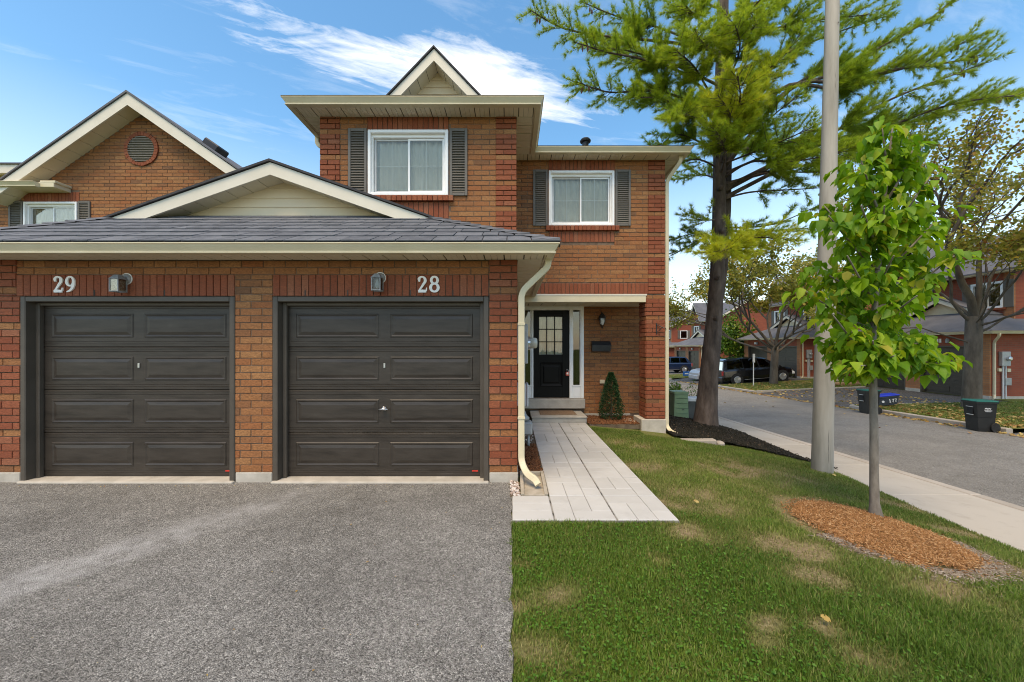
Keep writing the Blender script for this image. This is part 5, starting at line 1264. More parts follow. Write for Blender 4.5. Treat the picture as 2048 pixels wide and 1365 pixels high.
for k, ch in enumerate('177'): lt_ = digit(ch, .02 + k * .085, .10, .13, -.214); lt.add(lt_.v, lt_.f)
obj('lettering', lt.xf(Tm), 'print_white', rbx); obj('emblem', MB().lathe([(.045, -.216), (.045, -.219), (.02, -.2195)], (-.16, 0, .15), 9, 'y').xf(Tm), 'print_white', rbx)
tb = thing('timber_offcuts', 'two pale timber boards lying by the far garage corner', 'timber', (19.2, 22.0, zr(19.2, 22)))
z = zr(18.9, 22.0) + .05
obj('board', MB().cbox(18.0, 20.0, 21.9, 22.2, z, z + .12, .008).xf(Matrix.Identity(4)), 'timber', tb); obj('board', MB().cbox(18.4, 19.9, 22.35, 22.5, z, z + .05, .006), 'timber', tb)

# ------------------------------------------------------------------ sign post and yard sign
sgn = thing('street_sign', 'thin grey sign post with an upright plate on the far verge', 'sign', at(1507, 768, 22.6))
p = at(1507, 768, 22.6); obj('post', MB().tube([p + Vector((0, 0, -.1)), p + Vector((0, 0, 1.75))], .028, 8), 'sign_grey', sgn); obj('plate', MB().cbox(p.x - .075, p.x + .06, p.y - .06, p.y - .035, p.z + 1.25, p.z + 1.76, .008), 'sign_grey', sgn)
ys = thing('yard_sign', 'small blue yard sign on the grass behind the pine trunk', 'sign', at(1373, 756, 32.8))
p = at(1373, 756, 32.8); obj('plate', MB().cbox(p.x - .31, p.x + .29, p.y - .02, p.y, p.z + .16, p.z + .54, .006), 'sign_blue', ys); obj('lettering', MB().box(p.x - .16, p.x + .15, p.y - .026, p.y - .022, p.z + .30, p.z + .40), 'print_white', ys)
for dx in (-.2, .2): obj('stake', MB().tube([(p.x + dx, p.y + .01, p.z - .2), (p.x + dx, p.y + .01, p.z + .3)], .01, 6), 'steel', ys)

# ------------------------------------------------------------------ cars
def car(name, lab, loc, rotz, pitch, L, W, H, paint, belt, roof, sill, axles, wr, glassw, group=None):
    o = thing(name, lab, 'car', loc, rotz, group, local=True); o.rotation_euler = (0, pitch, rotz)
    h = W / 2
    # lower body
    st = belt; vs = []; fs = []; ns = 9
    for (x, zt, k) in st:
        w_ = h * k; zb = sill
        vs += [(x, -w_ * .80, zb), (x, -w_ * .97, zb + .10), (x, -w_, zb + .34), (x, -w_ * .985, zt - .10), (x, -w_ * .93, zt), (x, w_ * .93, zt), (x, w_ * .985, zt - .10), (x, w_, zb + .34), (x, w_ * .97, zb + .10), (x, w_ * .80, zb)]
    ns = 10
    for i in range(len(st) - 1):
        for k in range(ns): fs.append((i * ns + k, i * ns + (k + 1) % ns, (i + 1) * ns + (k + 1) % ns, (i + 1) * ns + k))
    fs += [tuple(range(ns)), tuple(range((len(st) - 1) * ns, len(st) * ns))[::-1]]
    bd_ = obj('body', MB().add(vs, fs), paint, o, smooth=False)
    bz = lambda x: float(np.interp(x, [s_[0] for s_ in st], [s_[1] for s_ in st]))
    # greenhouse
    vs = []; fs = []
    for (xb, xr, zr_) in roof:
        wb, wt = h * .93, h * .74
        vs += [(xb, -wb, bz(xb) - .02), (xr, -wt, zr_ - .07), (xr, -wt * .86, zr_), (xr, wt * .86, zr_), (xr, wt, zr_ - .07), (xb, wb, bz(xb) - .02)]
    for i in range(len(roof) - 1):
        for k in range(5): fs.append((i * 6 + k, i * 6 + k + 1, (i + 1) * 6 + k + 1, (i + 1) * 6 + k))
    fs += [tuple(range(6)), tuple(range((len(roof) - 1) * 6, len(roof) * 6))[::-1]]
    obj('roof', MB().add(vs, fs), paint, o)
    def gp(xb, xr, t_, sy, off=.012):
        zb_, zt_ = bz(xb) - .02, float(np.interp(xr, [r_[1] for r_ in roof], [r_[2] for r_ in roof])) - .07
        return (xb + (xr - xb) * t_, sy * (h * (.93 + (.74 - .93) * t_) + off), zb_ + (zt_ - zb_) * t_)
    for (b0_, b1_, r0_, r1_) in glassw:
        for sy in (-1, 1):
            q_ = [gp(b0_, r0_, .10, sy), gp(b1_, r1_, .10, sy), gp(b1_, r1_, .94, sy), gp(b0_, r0_, .94, sy)]
            obj('side_window', MB().add(q_, [(0, 1, 2, 3)]), 'car_glass', o)
    for (i, nm) in ((0, 'rear_window'), (len(roof) - 1, 'windscreen')):
        xb, xr, zr_ = roof[i]; sg = -1 if i == 0 else 1; z0_ = bz(xb) - .02; z1_ = zr_ - .07
        P_ = [(xb + (xr - xb) * t_ + sg * .012, y_ * h * (.93 + (.74 - .93) * t_), z0_ + (z1_ - z0_) * t_) for t_, y_ in ((.1, -.9), (.1, .9), (.95, .9), (.95, -.9))]
        obj(nm, MB().add(P_, [(0, 1, 2, 3)]), 'car_glass', o)
    for ax in axles:
        for sy in (-1, 1):
            obj('wheel_arch', MB().lathe([(wr * 1.22, -.01), (wr * 1.22, .012)], (ax, sy * h * .985, wr * 1.02), 24, 'y'), 'tyre', o)
            wh = obj('wheel', MB().lathe([(wr * .62, -.03), (wr * .66, -.10), (wr * .95, -.10), (wr, -.06), (wr, .06), (wr * .95, .10), (wr * .66, .10), (wr * .62, .03)], (ax, sy * (h - .07), wr), 28, 'y'), 'tyre', o)
            rm = MB(); yy = sy * (h + .035)
            rm.lathe([(wr * .66, -.012), (wr * .66, .012)] if False else [(wr * .60, -.012), (wr * .67, -.004), (wr * .67, .004), (wr * .60, .012)], (ax, yy, wr), 28, 'y'); rm.lathe([(wr * .13, -.02), (wr * .13, .02)], (ax, yy, wr), 12, 'y')
            for k in range(10):
                t_ = 2 * math.pi * k / 10; c, s_ = math.cos(t_), math.sin(t_); rm.tube([(ax + wr * .12 * c, yy, wr + wr * .12 * s_), (ax + wr * .63 * c, yy, wr + wr * .63 * s_)], [.02, .026], 5)
            obj('rim', rm, 'rim', wh)
    xf, xb = st[-1][0], st[0][0]
    for sy in (-1, 1):
        obj('headlight', MB().cbox(xf - .28, xf + .012 - .06, sy * h * .78 - .14, sy * h * .78 + .14, bz(xf) - .22, bz(xf) - .06, .03), 'lamp_clear', o); obj('tail_light', MB().cbox(xb - .012, xb + .16, sy * h * .84 - .09, sy * h * .84 + .09, bz(xb) - .34, bz(xb) - .03, .02), 'lamp_red', o)
        obj('mirror', MB().cbox(roof[-1][0] - .45, roof[-1][0] - .28, sy * (h + .09) - .08, sy * (h + .09) + .08, bz(roof[-1][0]) + .0, bz(roof[-1][0]) + .14, .03), paint, o)
        obj('side_trim', MB().cbox(axles[0] + wr * 1.4, axles[1] - wr * 1.4, sy * (h + .004) - .006, sy * (h + .004) + .006, sill + .10, sill + .125, .003), 'rim', o)
        for xd in (roof[-1][0] - 1.35, roof[-1][0] - .25):
            obj('door_handle', MB().cbox(xd - .25, xd - .08, sy * (h * .99) - .016, sy * (h * .99) + .016, bz(xd) - .17, bz(xd) - .14, .008), paint, o)
    obj('bumper', MB().cbox(xb - .06, xb + .1, -h * .86, h * .86, sill + .05, sill + .34, .04), paint, o); obj('bumper', MB().cbox(xf - .1, xf + .06, -h * .8, h * .8, sill + .02, sill + .32, .04), paint, o)
    obj('number_plate', MB().cbox(xb - .075, xb - .06, -.16, .16, sill + .42, sill + .56, .004), 'print_white', o)
    return o
VB = [(-2.42, .98, .93), (-2.30, 1.02, .98), (-1.5, 1.03, 1), (0, 1.02, 1), (1.25, 1.0, 1), (1.75, .96, .98), (2.2, .84, .93), (2.45, .66, .80)]
VR = [(-2.40, -2.22, 1.66), (-2.2, -1.95, 1.74), (-1.0, -1.0, 1.77), (.3, -.1, 1.75), (.9, .35, 1.68), (1.62, .62, 1.62)]
car('minivan', 'black minivan with silver wheels parked by the far garage', at(1503, 764, 26.6) + Vector((0, 0, 0)), 0, rad(-4.5), 4.9, 1.96, 1.77, 'paint_black', VB, VR, .20, (-1.53, 1.50), .345,
    [(-2.1, -1.05, -2.0, -1.05), (-.98, .02, -.98, -.06), (.1, 1.05, .02, .36)])
SB = [(-2.25, 1.0, .90), (-2.1, 1.04, .97), (-1.2, 1.04, 1), (.2, 1.02, 1), (1.0, .99, 1), (1.6, .95, .97), (2.1, .86, .90), (2.3, .68, .78)]
SR = [(-2.12, -1.75, 1.58), (-1.8, -1.5, 1.64), (-.6, -.6, 1.68), (.2, -.05, 1.65), (1.25, .45, 1.56)]
p = at(1352, 745, 41.0); car('suv', 'dark blue sport utility car parked before the most distant garage', (p.x - .9, p.y, p.z), math.pi, 0, 4.6, 1.87, 1.68, 'paint_navy', SB, SR, .24, (-1.36, 1.36), .36, [(-1.75, -1.0, -1.55, -1.0), (-.92, .0, -.92, -.05), (.08, .95, .03, .30)])
car('silver_car', 'silver grey car nose showing left of the pine trunk', (at(1386, 760, 29.8).x + 2.35, 29.8, zr(15, 29.8) - .12), math.pi, rad(2), 4.6, 1.85, 1.55, 'paint_silver', SB, [(a, b_, z_ - .12) for a, b_, z_ in SR], .20, (-1.36, 1.36), .34, [(-1.75, -1.0, -1.55, -1.0), (-.92, .0, -.92, -.05), (.08, .95, .03, .30)])

# ------------------------------------------------------------------ houses across the road (one built, the rest copied part by part)
def far_house():
    o = thing('facing_townhouse', '', 'house', (0, 0, 0), 0, group='brick houses across the road', local=True)
    op = [(-5.85, -3.42), (-2.72, -.32)]
    wl_ = obj('garage_wall', wall_slab(MB(), -6.4, 0, -.3, 2.70, 0, .2, [(a, b_, -.4, 2.20) for a, b_ in op]).box(-.2, 0, .2, 6.8, -.3, 2.70).box(-6.4, -6.2, .2, 6.8, -.3, 2.70).box(-6.2, -.2, 6.6, 6.8, -.3, 2.7), 'far_brick', o)
    for (a, b_) in ((-6.41, -5.86), (-3.41, -2.73), (-.31, .012)): 
        q_ = obj('quoin', MB().cbox(a, b_, -.014, .05, .05, 2.70, .004), 'far_brick_buff', o)
    for (a, b_) in ((-6.42, -5.855), (-3.415, -2.725), (-.315, .02)): obj('foundation', MB().cbox(a, b_, -.02, .1, -.5, .10, .01), 'foundation', o)
    obj('foundation', MB().cbox(-.12, .015, .105, 6.8, -.5, .08, .01), 'foundation', o)
    for (a, b_) in op:
        gd_ = obj('garage_door', MB().box(a, b_, .14, .18, -.05, 2.2), 'brown_door', o)
        for i in range(4):
            for j in (0, 1):
                xa = a + .12 + j * (b_ - a) / 2; xb = a - .06 + (j + 1) * (b_ - a) / 2; zc = .22 + i * .535
                obj('panel', MB().cbox(xa, xb, .122, .141, zc - .14, zc + .14, .012), 'brown_door', gd_)
            obj('section_line', MB().cbox(a, b_, .130, .141, .47 + i * .535, .49 + i * .535, .004), 'brown_door', gd_)
        obj('door_frame', MB().box(a, a + .06, -.005, .14, -.1, 2.2).box(b_ - .06, b_, -.005, .14, -.1, 2.2).box(a + .06, b_ - .06, -.004, .14, 2.13, 2.2), 'brown_trim', o)
    # eave, gutter, hip roof with gable
    gp_ = [(-6.75, 6.8, 2.80), (-6.75, -.33, 2.80), (.33, -.33, 2.80), (.33, 6.8, 2.80)]
    obj('gutter', MB().sweep(gp_, GUTTER[::-1]), 'cream', o); obj('soffit', MB().box(-6.73, .31, -.31, -.016, 2.70, 2.72).box(.021, .31, -.016, 6.8, 2.70, 2.72), 'cream_soffit_lit', o)
    e = [(-6.87, -.45, 2.81), (.45, -.45, 2.81), (.45, 7, 2.81), (-6.87, 7, 2.81), (-1.55, 1.55, 3.75), (-4.87, 1.55, 3.75), (-1.55, 7, 3.75), (-4.87, 7, 3.75)]
    obj('garage_roof', MB().add(e, [(0, 1, 4, 5), (1, 2, 6, 4), (3, 0, 5, 7), (4, 6, 7, 5)]), 'shingle_far', o)
    for sg in (-1, 1):
        P_ = [(-3.2, 4.55), (-3.2 + sg * 2.0, 3.60), (-3.2 + sg * 1.6, 3.60), (-3.2, 4.36)]
        obj('rake_board', MB().prism(P_ if sg < 0 else P_[::-1], 'y', 1.3, 1.36), 'rake_white', o)
        P_ = [(-3.2, 4.62), (-3.2 + sg * 2.08, 3.62), (-3.2 + sg * 2.08, 3.58), (-3.2, 4.57)]
        obj('gable_roof', MB().prism(P_ if sg < 0 else P_[::-1], 'y', 1.27, 3.0), 'shingle_far', o)
    obj('gable_siding', MB().prism([(-4.9, 3.5), (-1.5, 3.5), (-3.2, 4.38)], 'y', 1.6, 1.62), 'siding', o)
    # upper storey
    wn_ = [(-5.5, -4.3), (-2.3, -1.1)]
    obj('upper_wall', wall_slab(MB(), -6.3, -.75, 2.6, 5.45, 2.0, 2.2, [(a, b_, 3.9, 5.1) for a, b_ in wn_]).box(-.95, -.75, 2.2, 9.5, 2.6, 5.45).box(-6.3, -6.1, 2.2, 9.5, 2.6, 5.45).box(-6.1, -.95, 9.3, 9.5, 0, 5.45), 'far_brick', o)
    for a, b_ in ((-6.31, -5.95), (-1.1, -.738)): obj('quoin', MB().cbox(a, b_, 1.986, 2.05, 2.7, 5.45, .004), 'far_brick_buff', o)
    for (a, b_) in wn_:
        fr_ = MB()
        fr_.box(a, a + .09, 1.95, 2.1, 3.9, 5.1).box(b_ - .09, b_, 1.95, 2.1, 3.9, 5.1).box(a + .09, b_ - .09, 1.951, 2.1, 3.9, 3.99).box(a + .09, b_ - .09, 1.951, 2.1, 5.0, 5.1).box((a + b_) / 2 - .03, (a + b_) / 2 + .03, 1.98, 2.09, 3.99, 5.0)
        w_ = obj('window', fr_, 'white_trim', o); obj('pane', MB().box(a + .09, b_ - .09, 2.05, 2.06, 3.99, 5.0), 'pane_dark', w_); obj('curtain', MB().box(a, b_, 2.22, 2.23, 3.9, 5.1), 'curtain', w_)
        for (p_, q_) in ((a - .36, a - .02), (b_ + .02, b_ + .36)):
            s_ = obj('shutter', MB().cbox(p_, q_, 1.955, 1.998, 3.9, 5.12, .006), 'shutter_grey', o)
    obj('sill', MB().cbox(-5.6, -4.2, 1.93, 2.0, 3.80, 3.895, .008), 'red_brick', o); obj('sill', MB().cbox(-2.4, -1.0, 1.93, 2.0, 3.80, 3.895, .008), 'red_brick', o)
    # side window seen from the road
    sf = MB().box(-.752, -.70, 3.2, 3.28, 3.9, 5.0).box(-.752, -.70, 4.1, 4.18, 3.9, 5.0).box(-.751, -.70, 3.28, 4.1, 3.9, 3.98).box(-.751, -.70, 3.28, 4.1, 4.92, 5.0)
    w_ = obj('window', sf, 'white_trim', o); obj('pane', MB().box(-.748, -.74, 3.28, 4.1, 3.98, 4.92), 'pane_dark', w_)
    for a in (2.85, 4.2): obj('shutter', MB().cbox(-.752, -.71, a, a + .33, 3.88, 5.02, .006), 'shutter_grey', o)
    # main roof: ridge along the street, gable end towards the neighbour; a steep front gable at the left
    obj('gutter', MB().sweep([(-6.8, 1.68, 5.55), (-.4, 1.68, 5.55)], GUTTER[::-1]), 'cream', o); obj('soffit', MB().box(-6.8, -.4, 1.69, 1.985, 5.44, 5.46), 'cream_soffit_lit', o)
    obj('gable_wall', MB().prism([(2.0, 5.44), (9.5, 5.44), (5.75, 7.65)], 'x', -.95, -.752), 'far_brick', o)
    obj('roof', MB().prism([(1.55, 5.56), (1.55, 5.50), (5.75, 7.95), (9.95, 5.50), (9.95, 5.56), (5.75, 8.02)], 'x', -6.85, -.35), 'shingle_far', o)
    for P_ in ([(1.55, 5.50), (5.75, 7.95), (5.75, 7.74), (1.9, 5.49)], [(5.75, 7.95), (9.95, 5.5), (9.6, 5.49), (5.75, 7.74)]): obj('rake_board', MB().prism(P_[::-1], 'x', -.40, -.36), 'rake_white', o)
    obj('front_gable', MB().prism([(-6.2, 5.3), (-3.6, 5.3), (-4.9, 7.3)], 'y', 1.99, 5.0), 'far_brick', o)
    for sg in (-1, 1):
        P_ = [(-4.9, 7.75), (-4.9 + sg * 1.75, 5.30), (-4.9 + sg * 1.58, 5.30), (-4.9, 7.50)]
        obj('rake_board', MB().prism(P_ if sg < 0 else P_[::-1], 'y', 1.6, 1.66), 'rake_white', o)
        P_ = [(-4.9, 7.83), (-4.9 + sg * 1.82, 5.30), (-4.9 + sg * 1.76, 5.30), (-4.9, 7.76)]
        obj('front_gable_roof', MB().prism(P_ if sg < 0 else P_[::-1], 'y', 1.57, 5.6), 'shingle_far', o)
    obj('downspout', MB().sweep(roundpath([(.40, -.1, 2.72), (.40, -.1, 2.60), (.06, .12, 2.35), (.06, .12, .12), (.16, .0, .03), (.2, -.1, .0)], .09), [(a * 1.15, b_ * 1.15) for a, b_ in SPOUT], (0, -1, 0)), 'cream', o)
    obj('meter_box', MB().cbox(.0, .14, .36, .72, 1.35, 1.95, .015), 'grey_metal', o); obj('meter_dial', MB().lathe([(.085, .14), (.085, .24), (.05, .26)], (0, .58, 1.66), 16, 'x'), 'steel', o)
    obj('conduit', MB().tube([(.06, .48, 1.35), (.06, .48, -.02)], .035, 8).tube([(.06, .60, 1.35), (.06, .60, -.02)], .025, 8), 'light_grey', o); obj('junction_box', MB().cbox(0, .10, .55, .80, .55, .85, .01), 'grey_metal', o); obj('outlet_box', MB().cbox(0, .08, .30, .42, 1.12, 1.25, .008).cbox(0, .08, .66, .80, 1.10, 1.24, .008), 'cream', o)
    for x in (-4.6, -1.55):
        obj('lamp', MB().lathe([(.03, .20), (.07, .14), (.065, .0), (.02, -.02)], (x + .1, -.12, 2.33), 8), 'pewter', o); obj('number', MB().cbox(x - .42, x - .36, -.02, -.001, 2.34, 2.52, .003).cbox(x - .32, x - .24, -.02, -.001, 2.34, 2.52, .003), 'number_white', o)
    return o
def copy_tree(o, parent=None):
    c = o.copy(); col.objects.link(c); c.parent = parent
    for ch in list(o.children): copy_tree(ch, c)
    return c
proto = far_house()
spots = [(16.0, 'brick house behind the large right maple, its meter wall towards us'), (26.5, 'brick house with the black minivan before its garage'), (40.6, 'brick house behind the dark blue car, seen left of the pine trunk'), (52.0, 'most distant brick house, its roof just showing beside the porch corner')]
hs_far = [proto] + [copy_tree(proto) for _ in spots[1:]]
for o, (Y, lab) in zip(hs_far, spots):
    o.location = (19.9, Y, zg(Y) + .02); o.rotation_euler = (0, 0, -math.pi / 2); o['label'] = lab
# ------------------------------------------------------------------ foliage helpers
def blades_mesh(name, base, direc, up, L, W, tint):          # one thin triangle per needle
    side = np.cross(direc, up); side /= np.maximum(1e-6, np.linalg.norm(side, axis=1))[:, None]
    V = np.stack([base - side * (W / 2)[:, None], base + side * (W / 2)[:, None], base + direc * L[:, None]], 1)
    n = len(base); T = np.arange(n * 3).reshape(n, 3)
    return fast_mesh(name, V.reshape(-1, 3), tris=T, attrs={'tint': np.repeat(tint, 3)})
def unit(a): return a / np.maximum(1e-9, np.linalg.norm(a, axis=-1))[..., None]
def leaf_cards(name, P, N, A, L, W, tint, lobes=False):       # folded leaf: five points, three or four faces
    n = len(P); A = unit(A); S = unit(np.cross(N, A)); N2 = np.cross(A, S)
    if lobes: prof = [(0, 0, 0), (.30, -.42, .05), (.55, -.28, .0), (.62, -.55, .08), (1, 0, -.06), (.62, .55, .08), (.55, .28, .0), (.30, .42, .05)]
    else: prof = [(0, 0, 0), (.22, -.42, .12), (.6, -.34, .09), (1.0, 0, -.20), (.6, .34, .09), (.22, .42, .12), (.42, 0, -.04)]
    pr = np.array(prof)
    V = P[:, None] + A[:, None] * (L[:, None] * pr[:, 0])[..., None] + S[:, None] * (W[:, None] * pr[:, 1])[..., None] + N2[:, None] * (L[:, None] * pr[:, 2])[..., None]
    m_ = len(prof)
    if lobes: tr = np.array([(0, 1, 2), (0, 2, 4), (2, 3, 4), (0, 4, 6), (4, 5, 6), (0, 6, 7)])
    else: tr = np.array([(0, 1, 6), (1, 2, 6), (2, 3, 6), (6, 3, 4), (6, 4, 5), (0, 6, 5)])
    T = (np.arange(n) * m_)[:, None, None] + tr[None]
    return fast_mesh(name, V.reshape(-1, 3), tris=T.reshape(-1, 3), attrs={'tint': np.repeat(tint, m_)})

# ------------------------------------------------------------------ the pine
PB = at(1410, 848, 9.3)
pn = thing('pine_tree', 'tall pine with long bright green needles rising from the black mulch bed', 'tree', PB)
D0 = 9.3
tp = [(1410, 862, .33), (1411, 846, .285), (1413, 815, .24), (1417, 760, .21), (1424, 690, .195), (1431, 600, .17), (1436, 520, .158), (1438, 440, .15), (1439, 330, .14), (1441, 200, .14), (1445, 60, .125), (1448, -120, .11), (1450, -300, .07), (1451, -420, .02)]
obj('trunk', MB().tube([at(a, b_, D0) for a, b_, _ in tp], [r_ for *_, r_ in tp], 18), 'bark_pine', pn, smooth=True)
s2 = [(1428, 640, .05), (1440, 590, .10), (1447, 520, .105), (1453, 420, .10), (1455, 300, .10), (1453, 180, .09), (1450, 60, .07), (1446, -60, .03)]
obj('second_stem', MB().tube([at(a, b_, D0 + .22) for a, b_, _ in s2], [r_ for *_, r_ in s2], 12), 'bark_pine', pn, smooth=True)
for (a, b_, r_) in ((1437, 468, .05), (1428, 560, .04), (1424, 640, .045), (1434, 383, .045)):
    c = at(a, b_, D0); obj('branch_stub', MB().tube([c + Vector((0, -.10, 0)), c + Vector((-.01, -.235, .03))], [r_ * 1.5, r_ * .8], 9), 'bark_pine', pn, smooth=True)
# limbs: (start height px), then (px, py, depth) along the limb, foliage density, needle tone (lit sprays painted paler, shaded ones darker)
LIMB = [
 (105, [(1340, 85, 8.9), (1230, 75, 8.5), (1130, 58, 8.2), (1062, 22, 8.0)], 1.0, .35),
 (110, [(1330, 60, 9.2), (1240, 35, 9.0), (1165, 5, 8.9)], .8, .3),
 (175, [(1360, 135, 8.6), (1270, 105, 8.1), (1190, 95, 7.8)], 1.0, .4),
 (215, [(1370, 150, 8.5), (1290, 120, 8.0), (1215, 105, 7.7), (1150, 85, 7.5)], .9, .4),
 (250, [(1370, 200, 8.8), (1300, 182, 8.4), (1220, 185, 8.1), (1155, 165, 7.9)], 1.2, .45),
 (285, [(1390, 235, 8.7), (1330, 200, 8.3), (1265, 195, 8.0)], 1.2, .4),
 (320, [(1400, 285, 8.8), (1350, 270, 8.5), (1315, 300, 8.3)], 1.0, .3),
 (340, [(1400, 320, 9.2), (1350, 320, 9.1), (1300, 290, 9.0)], .6, .6),
 (300, [(1460, 245, 8.2), (1480, 200, 7.2), (1475, 150, 6.7)], 1.7, .85),
 (330, [(1455, 280, 8.2), (1460, 230, 7.4), (1435, 190, 7.0)], 1.5, .85),
 (270, [(1490, 220, 8.4), (1530, 180, 7.8), (1545, 130, 7.4)], 1.4, .8),
 (330, [(1520, 300, 8.6), (1570, 280, 8.0), (1625, 255, 7.6)], 1.2, .5),
 (360, [(1500, 325, 8.7), (1560, 325, 8.2), (1640, 315, 7.8), (1700, 300, 7.6)], 1.4, .45),
 (375, [(1520, 345, 9.0), (1600, 345, 8.6), (1690, 345, 8.3)], 1.2, .4),
 (350, [(1450, 310, 8.4), (1440, 275, 7.6), (1420, 250, 7.1)], 1.4, .6),
 (240, [(1560, 180, 9.2), (1660, 150, 9.2), (1760, 95, 9.2), (1850, 45, 9.2), (1905, 0, 9.2)], .75, .3),
 (300, [(1590, 170, 9.6), (1690, 130, 9.8), (1800, 75, 9.9)], .6, .3),
 (330, [(1560, 180, 9.0), (1660, 175, 8.7), (1760, 150, 8.5), (1860, 120, 8.4), (1945, 75, 8.3)], 1.0, .35),
 (345, [(1580, 180, 8.9), (1680, 165, 8.6), (1790, 140, 8.3), (1900, 125, 8.1), (1965, 110, 8.0)], 1.2, .35),
 (380, [(1600, 300, 9.0), (1690, 252, 8.6), (1780, 200, 8.3), (1880, 160, 8.1), (1960, 130, 8.0)], .75, .3),
 (385, [(1610, 300, 9.4), (1740, 262, 9.4), (1860, 235, 9.4), (1960, 205, 9.4), (2060, 185, 9.4)], 1.0, .35),
 (400, [(1620, 310, 9.2), (1760, 260, 9.0), (1900, 210, 8.8), (2040, 190, 8.7)], 1.0, .4),
 (455, [(1500, 455, 9.0), (1560, 445, 8.7), (1640, 410, 8.4)], .35, .35),
 (460, [(1510, 465, 9.0), (1570, 460, 8.8), (1640, 455, 8.6)], .4, .4),
 (440, [(1400, 440, 9.1), (1375, 430, 9.0)], .8, .7),
 (470, [(1400, 480, 9.3), (1365, 500, 9.3), (1335, 515, 9.3)], .7, .1),
 (475, [(1405, 475, 9.6), (1375, 470, 9.7), (1350, 480, 9.8)], .7, .1),
 (500, [(1450, 495, 8.2), (1450, 500, 7.4), (1420, 505, 7.2)], 1.8, .95),
 (490, [(1480, 480, 8.3), (1520, 475, 7.8), (1590, 480, 7.6)], 1.1, .9),
 (370, [(1560, 340, 9.3), (1680, 320, 9.0), (1790, 300, 8.8), (1870, 285, 8.7)], 1.1, .4),
 (350, [(1540, 310, 8.8), (1640, 290, 8.2), (1740, 300, 7.8), (1800, 330, 7.7)], 1.2, .45),
 (90, [(1540, 60, 8.9), (1640, 40, 8.6), (1740, 30, 8.4)], .9, .4),
 (150, [(1560, 110, 9.4), (1660, 70, 9.6), (1780, 30, 9.8)], .8, .35),
 (230, [(1410, 170, 8.5), (1385, 130, 7.8), (1350, 100, 7.3)], 1.3, .55),
 (180, [(1470, 130, 8.4), (1480, 90, 7.5), (1470, 50, 7.0)], 1.3, .55),
 (290, [(1510, 260, 8.6), (1560, 220, 8.0), (1600, 190, 7.7)], 1.2, .5),
 (310, [(1400, 240, 8.4), (1370, 230, 7.7), (1340, 240, 7.2)], 1.2, .5),
 (60, [(1500, 20, 8.6), (1540, -20, 8.0), (1580, -60, 7.5)], 1.2, .5),
 (80, [(1400, 40, 8.6), (1370, 10, 8.0), (1350, -30, 7.6)], 1.2, .5),
 (40, [(1500, 10, 9.2), (1600, -10, 9.2), (1720, -20, 9.2), (1830, -40, 9.2)], .7, .3),
 (100, [(1490, 70, 8.2), (1510, 50, 7.4), (1500, 20, 7.0)], 1.3, .5),
 (140, [(1420, 100, 8.4), (1400, 80, 7.6), (1390, 60, 7.1)], 1.3, .5),
 (190, [(1500, 160, 8.4), (1560, 120, 7.8), (1600, 70, 7.4)], .9, .4),
 (20, [(1330, -20, 9), (1240, -40, 8.8)], .8, .4),
 (200, [(1450, 180, 10.2), (1500, 150, 11.2), (1560, 120, 12.0)], 1.0, .2),
 (260, [(1420, 230, 10.2), (1370, 200, 11.2), (1320, 180, 12.0)], 1.0, .2),
 (330, [(1480, 300, 10.3), (1560, 290, 11.4), (1660, 280, 12.2)], 1.0, .2),
 (360, [(1400, 350, 10.2), (1350, 360, 11.0)], .7, .3),
 (400, [(1500, 385, 9.2), (1580, 380, 9.0), (1660, 375, 8.8)], .5, .3),
 (-80, [(1350, -130, 8.6), (1240, -190, 8.2)], .8, .4), (-120, [(1560, -180, 8.6), (1680, -240, 8.2)], .8, .4), (-200, [(1440, -240, 7.8), (1430, -300, 7.2)], .8, .4), (-60, [(1450, -70, 10.5), (1460, -100, 12)], .8, .3), (-250, [(1390, -320, 9), (1340, -390, 9)], .7, .4), (-280, [(1510, -340, 9.2), (1570, -420, 9.2)], .7, .4)]
rp = random.Random(3); TB = []; TD = []; TI = []
def catmull(P, n):
    out = []; Q = [P[0] * 2 - P[1]] + P + [P[-1] * 2 - P[-2]]
    for i in range(1, len(Q) - 2):
        for k in range(n):
            t_ = k / n; a, b_, c, d = Q[i - 1], Q[i], Q[i + 1], Q[i + 2]
            out.append(.5 * ((2 * b_) + (c - a) * t_ + (2 * a - 5 * b_ + 4 * c - d) * t_ ** 2 + (3 * b_ - a - 3 * c + d) * t_ ** 3))
    return out + [P[-1]]
twb = MB(); TIPS = []
